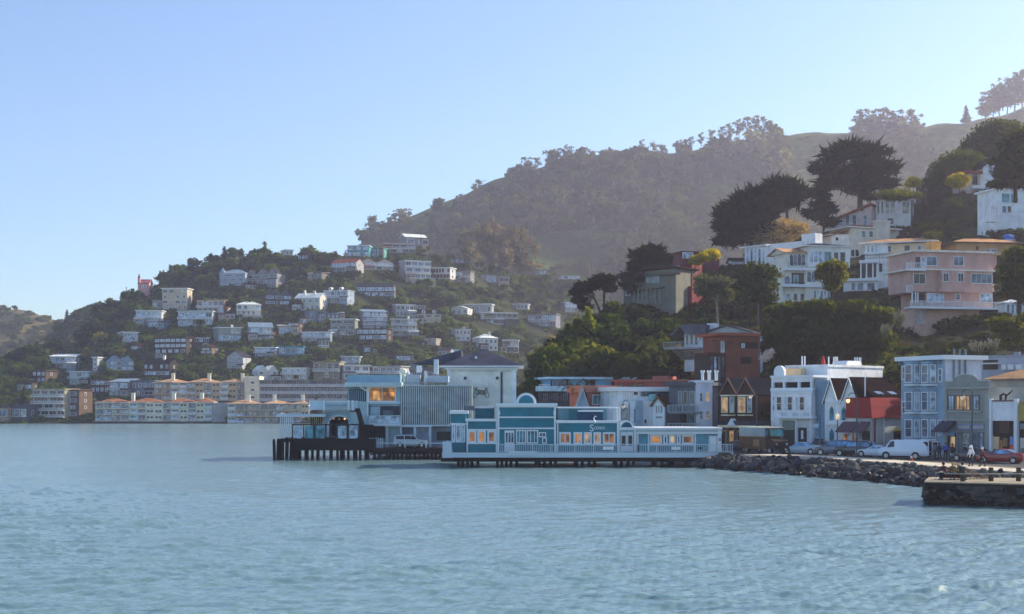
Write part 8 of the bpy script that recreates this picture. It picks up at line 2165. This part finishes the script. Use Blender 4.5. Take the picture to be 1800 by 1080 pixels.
# palm
def palm():
    Y = 212; b = (1008, 722); r = empty('palm_tree', (wx(b[0], Y), Y, wz(b[1], Y) - .5), 0, 'dark palm with drooping fronds before the light-blue house', 'palm')
    s = Y / FP; h = (722 - 683) * s + .5
    MB().tube([(0, 0, 0), (.05, 0, h * .5), (0, 0, h)], .3, 8, r2=.22).build('trunk', BARK, r, smooth=True)
    fm = foliage('palm', '2e3935', .4, .3, 1.0)
    for i in range(16):
        a = 6.283 * i / 16 + u_(-.15, .15); ln = u_(2.3, 3.1); rise = u_(.2, 1.9)
        mb = MB(); pts = []
        for k in range(8):
            t = k / 7; pts.append(Vector((math.cos(a) * ln * t, math.sin(a) * ln * t, h + rise * math.sin(t * 2.2) * 1.1 - 1.5 * t * t)))
        mb.tube(pts, .04, 4, r2=.01)
        side = Vector((-math.sin(a), math.cos(a), 0))
        for k in range(1, 8):
            for q in (0, .5):
                c = pts[k - 1].lerp(pts[k], q); d = (pts[k] - pts[k - 1]).normalized()
                for sg in (-1, 1):
                    tip = c + side * sg * .5 * (1 - .07 * k) + d * .35 - Vector((0, 0, .22)); mb.poly([c, c + d * .12, tip])
        mb.build('frond', fm, r, fix=False)
palm()
# pampas grass clumps
def pampas(label, px, py, Y, h, n, m):
    r = empty('pampas_grass', (wx(px, Y), Y, wz(py, Y) - .2), 0, label, 'grass clump')
    mb = MB(); mp = MB()
    for i in range(n):
        a = u_(0, 6.28); l = u_(.25, .55) * h; hh = h * u_(.6, 1.0); b = Vector((u_(-.3, .3), u_(-.3, .3), 0)); t = b + Vector((math.cos(a) * l, math.sin(a) * l, hh)); md = b.lerp(t, .55) + Vector((0, 0, hh * .12))
        w = Vector((-math.sin(a), math.cos(a), 0)) * .03
        mb.poly([b - w, b + w, md + w, md - w]); mb.poly([md - w, md + w, t])
        if i % 4 == 0: mp.tube([md, md.lerp(t, .5) + Vector((0, 0, .2)), t + Vector((0, 0, .35))], .05, 5, r2=.1)
    mb.build('leaves', FGRY, r, fix=False); mp.build('plumes', m, r)
PLM = mat('8f8570', 'plain', .9)
pampas('pale pampas grass clump on the bank above the tan shop roof, left one', 1718, 628, 181, 2.0, 120, PLM)
pampas('pale pampas grass clump on the bank above the tan shop roof, right one', 1745, 622, 181, 1.8, 120, PLM)
pampas('dry pampas clump with tall plumes left below the pink house', 1580, 575, 208, 2.4, 90, PLM)
pampas('low dry pampas clump beside the weathered utility pole', 1556, 592, 203, 1.7, 70, PLM)

# ---- near slope: shrubs and small trees, each its own, over a brush mass
VRN = [v_round(420, .055) for _ in range(5)]; VSN = [v_shrub(380, .06) for _ in range(5)]
MN = [mk('slope_tree', v, m, BARK) for v, m in zip(VRN, [FDK, foliage('deep', '26361e', .55, .5, .5), FDK, foliage('olive', '424c23', .55, .5, .5), foliage('deep2', '293820', .55, .5, .5)])]
MS = [mk('slope_shrub', v, m, BARK) for v, m in zip(VSN, [FDK, foliage('olive', '424c23', .55, .5, .5), foliage('deep', '26361e', .55, .5, .5), FMID, foliage('brownish', '3f4023', .55, .5, .5)])]
def near_plants():
    k = 0; tries = 0; spots = []
    while k < 240 and tries < 9000:
        tries += 1
        px = u_(905, 1830); b, t = T_NEAR.tab(T_NEAR.pb, px), T_NEAR.tab(T_NEAR.pt, px)
        f = u_(.0, 1.0); py = b + (t - b) * f; Y = T_NEAR.Y(px, py); s = FP / Y
        wood = px < 1180
        h = u_(4.5, 8) if wood else u_(1.8, 4.2)
        if py > 640 and not wood: h = u_(2, 4.5)
        w = u_(.9, 1.4)
        if not clear(px - h * .45 * w * s, px + h * .45 * w * s, py - h * s * .95, py, Y): continue
        if any(abs(px - a) < 14 and abs(py - c) < 9 for a, c in spots): continue
        if wood and py - h * s < t - 26: continue
        spots.append((px, py))
        if wood: plant('dark_tree', MN[int(NR.integers(0, 5))], px, py, Y, h, 'dark tree in the dense wood above the light-blue house', 'tree', 'trees of the dark wood on the left bank', w)
        else: plant('slope_shrub', MS[int(NR.integers(0, 5))], px, py, Y, h, 'dark green shrub on the steep bank among the near hillside houses', 'shrub', 'shrubs on the near hillside bank', w)
        k += 1
    print('near plants', k, tries)
near_plants()
sp = terr_spots(T_NEAR, 2200, 880, 2000, -.02, 1.03, .8, 2.2, 1.1, 2.0)
for (a0, a1, b0, b1, h0) in ((1600, 1766, 577, 556, 2.0), (1352, 1465, 535, 533, 1.6), (1505, 1600, 516, 512, 1.5), (1535, 1605, 402, 400, 1.6), (1232, 1325, 625, 622, 1.8), (1094, 1218, 540, 535, 1.5), (1300, 1412, 474, 468, 2.0), (1464, 1536, 408, 406, 1.6), (1740, 1830, 408, 408, 1.8), (1660, 1790, 456, 452, 1.4)):
    for q_ in np.arange(a0, a1, 5.0):
        t_ = (q_ - a0) / (a1 - a0); py_ = b0 + (b1 - b0) * t_ + u_(-1, 4); Yq_ = T_NEAR.Y(q_, py_) - 3.2
        sp.append((wx(q_, Yq_), Yq_, wz(py_, Yq_) - .7, h0 * u_(.8, 1.3), u_(1.0, 1.6)))
tag(mass('ground_cover', [v_shrub(110, .085) for _ in range(5)], sp, [foliage('cover', '313e1e', .55, .5, .3), BARK]), label='low brush and ivy covering the near hillside', cat='ground cover')
# white blossom bush
Yw = T_NEAR.Y(1347, 632)
big_tree('white-blossomed bush in the dark brush left of the white building roof', (1347, 640), 206, [(1350, 622, 9, 8), (1344, 630, 10, 7), (1355, 618, 6, 5)], 320, .14, foliage('blossom', 'b5b0c0', .3, .3, 2.0), inner=.5, r0=.06, name='blossom_bush', cat='shrub')
for (px, py, lab) in ((1452, 788, 'dark shrub in the gap beside the narrow blue-grey building'), (1345, 745, 'dark bushy shrub between the brown gabled house and the white building')):
    Y = YF(px) + 1.5
    big_tree(lab, (px, py + 8), Y, [(px, py - 10, 9, 14), (px + 4, py - 2, 8, 9), (px - 5, py - 2, 7, 9)], 500, .13, FDK, inner=.7, r0=.05, name='shrub', cat='shrub')

# ------------------------------------------------------------------ air
hz = MB().box(-1300, 1700, -60, 1900, -6, 345).build('haze', [], None, fix=False)
hm = bpy.data.materials.new('haze_air'); hm.use_nodes = True
nt = hm.node_tree
for n in list(nt.nodes):
    if n.type == 'BSDF_PRINCIPLED': nt.nodes.remove(n)
pv = nt.nodes.new('ShaderNodeVolumePrincipled'); pv.inputs['Color'].default_value = (.9, .84, 1.0, 1); pv.inputs['Density'].default_value = .00019; pv.inputs['Anisotropy'].default_value = .55
nt.links.new(pv.outputs[0], [n for n in nt.nodes if n.type == 'OUTPUT_MATERIAL'][0].inputs['Volume'])
hz.data.materials.append(hm); tag(hz, kind='stuff')
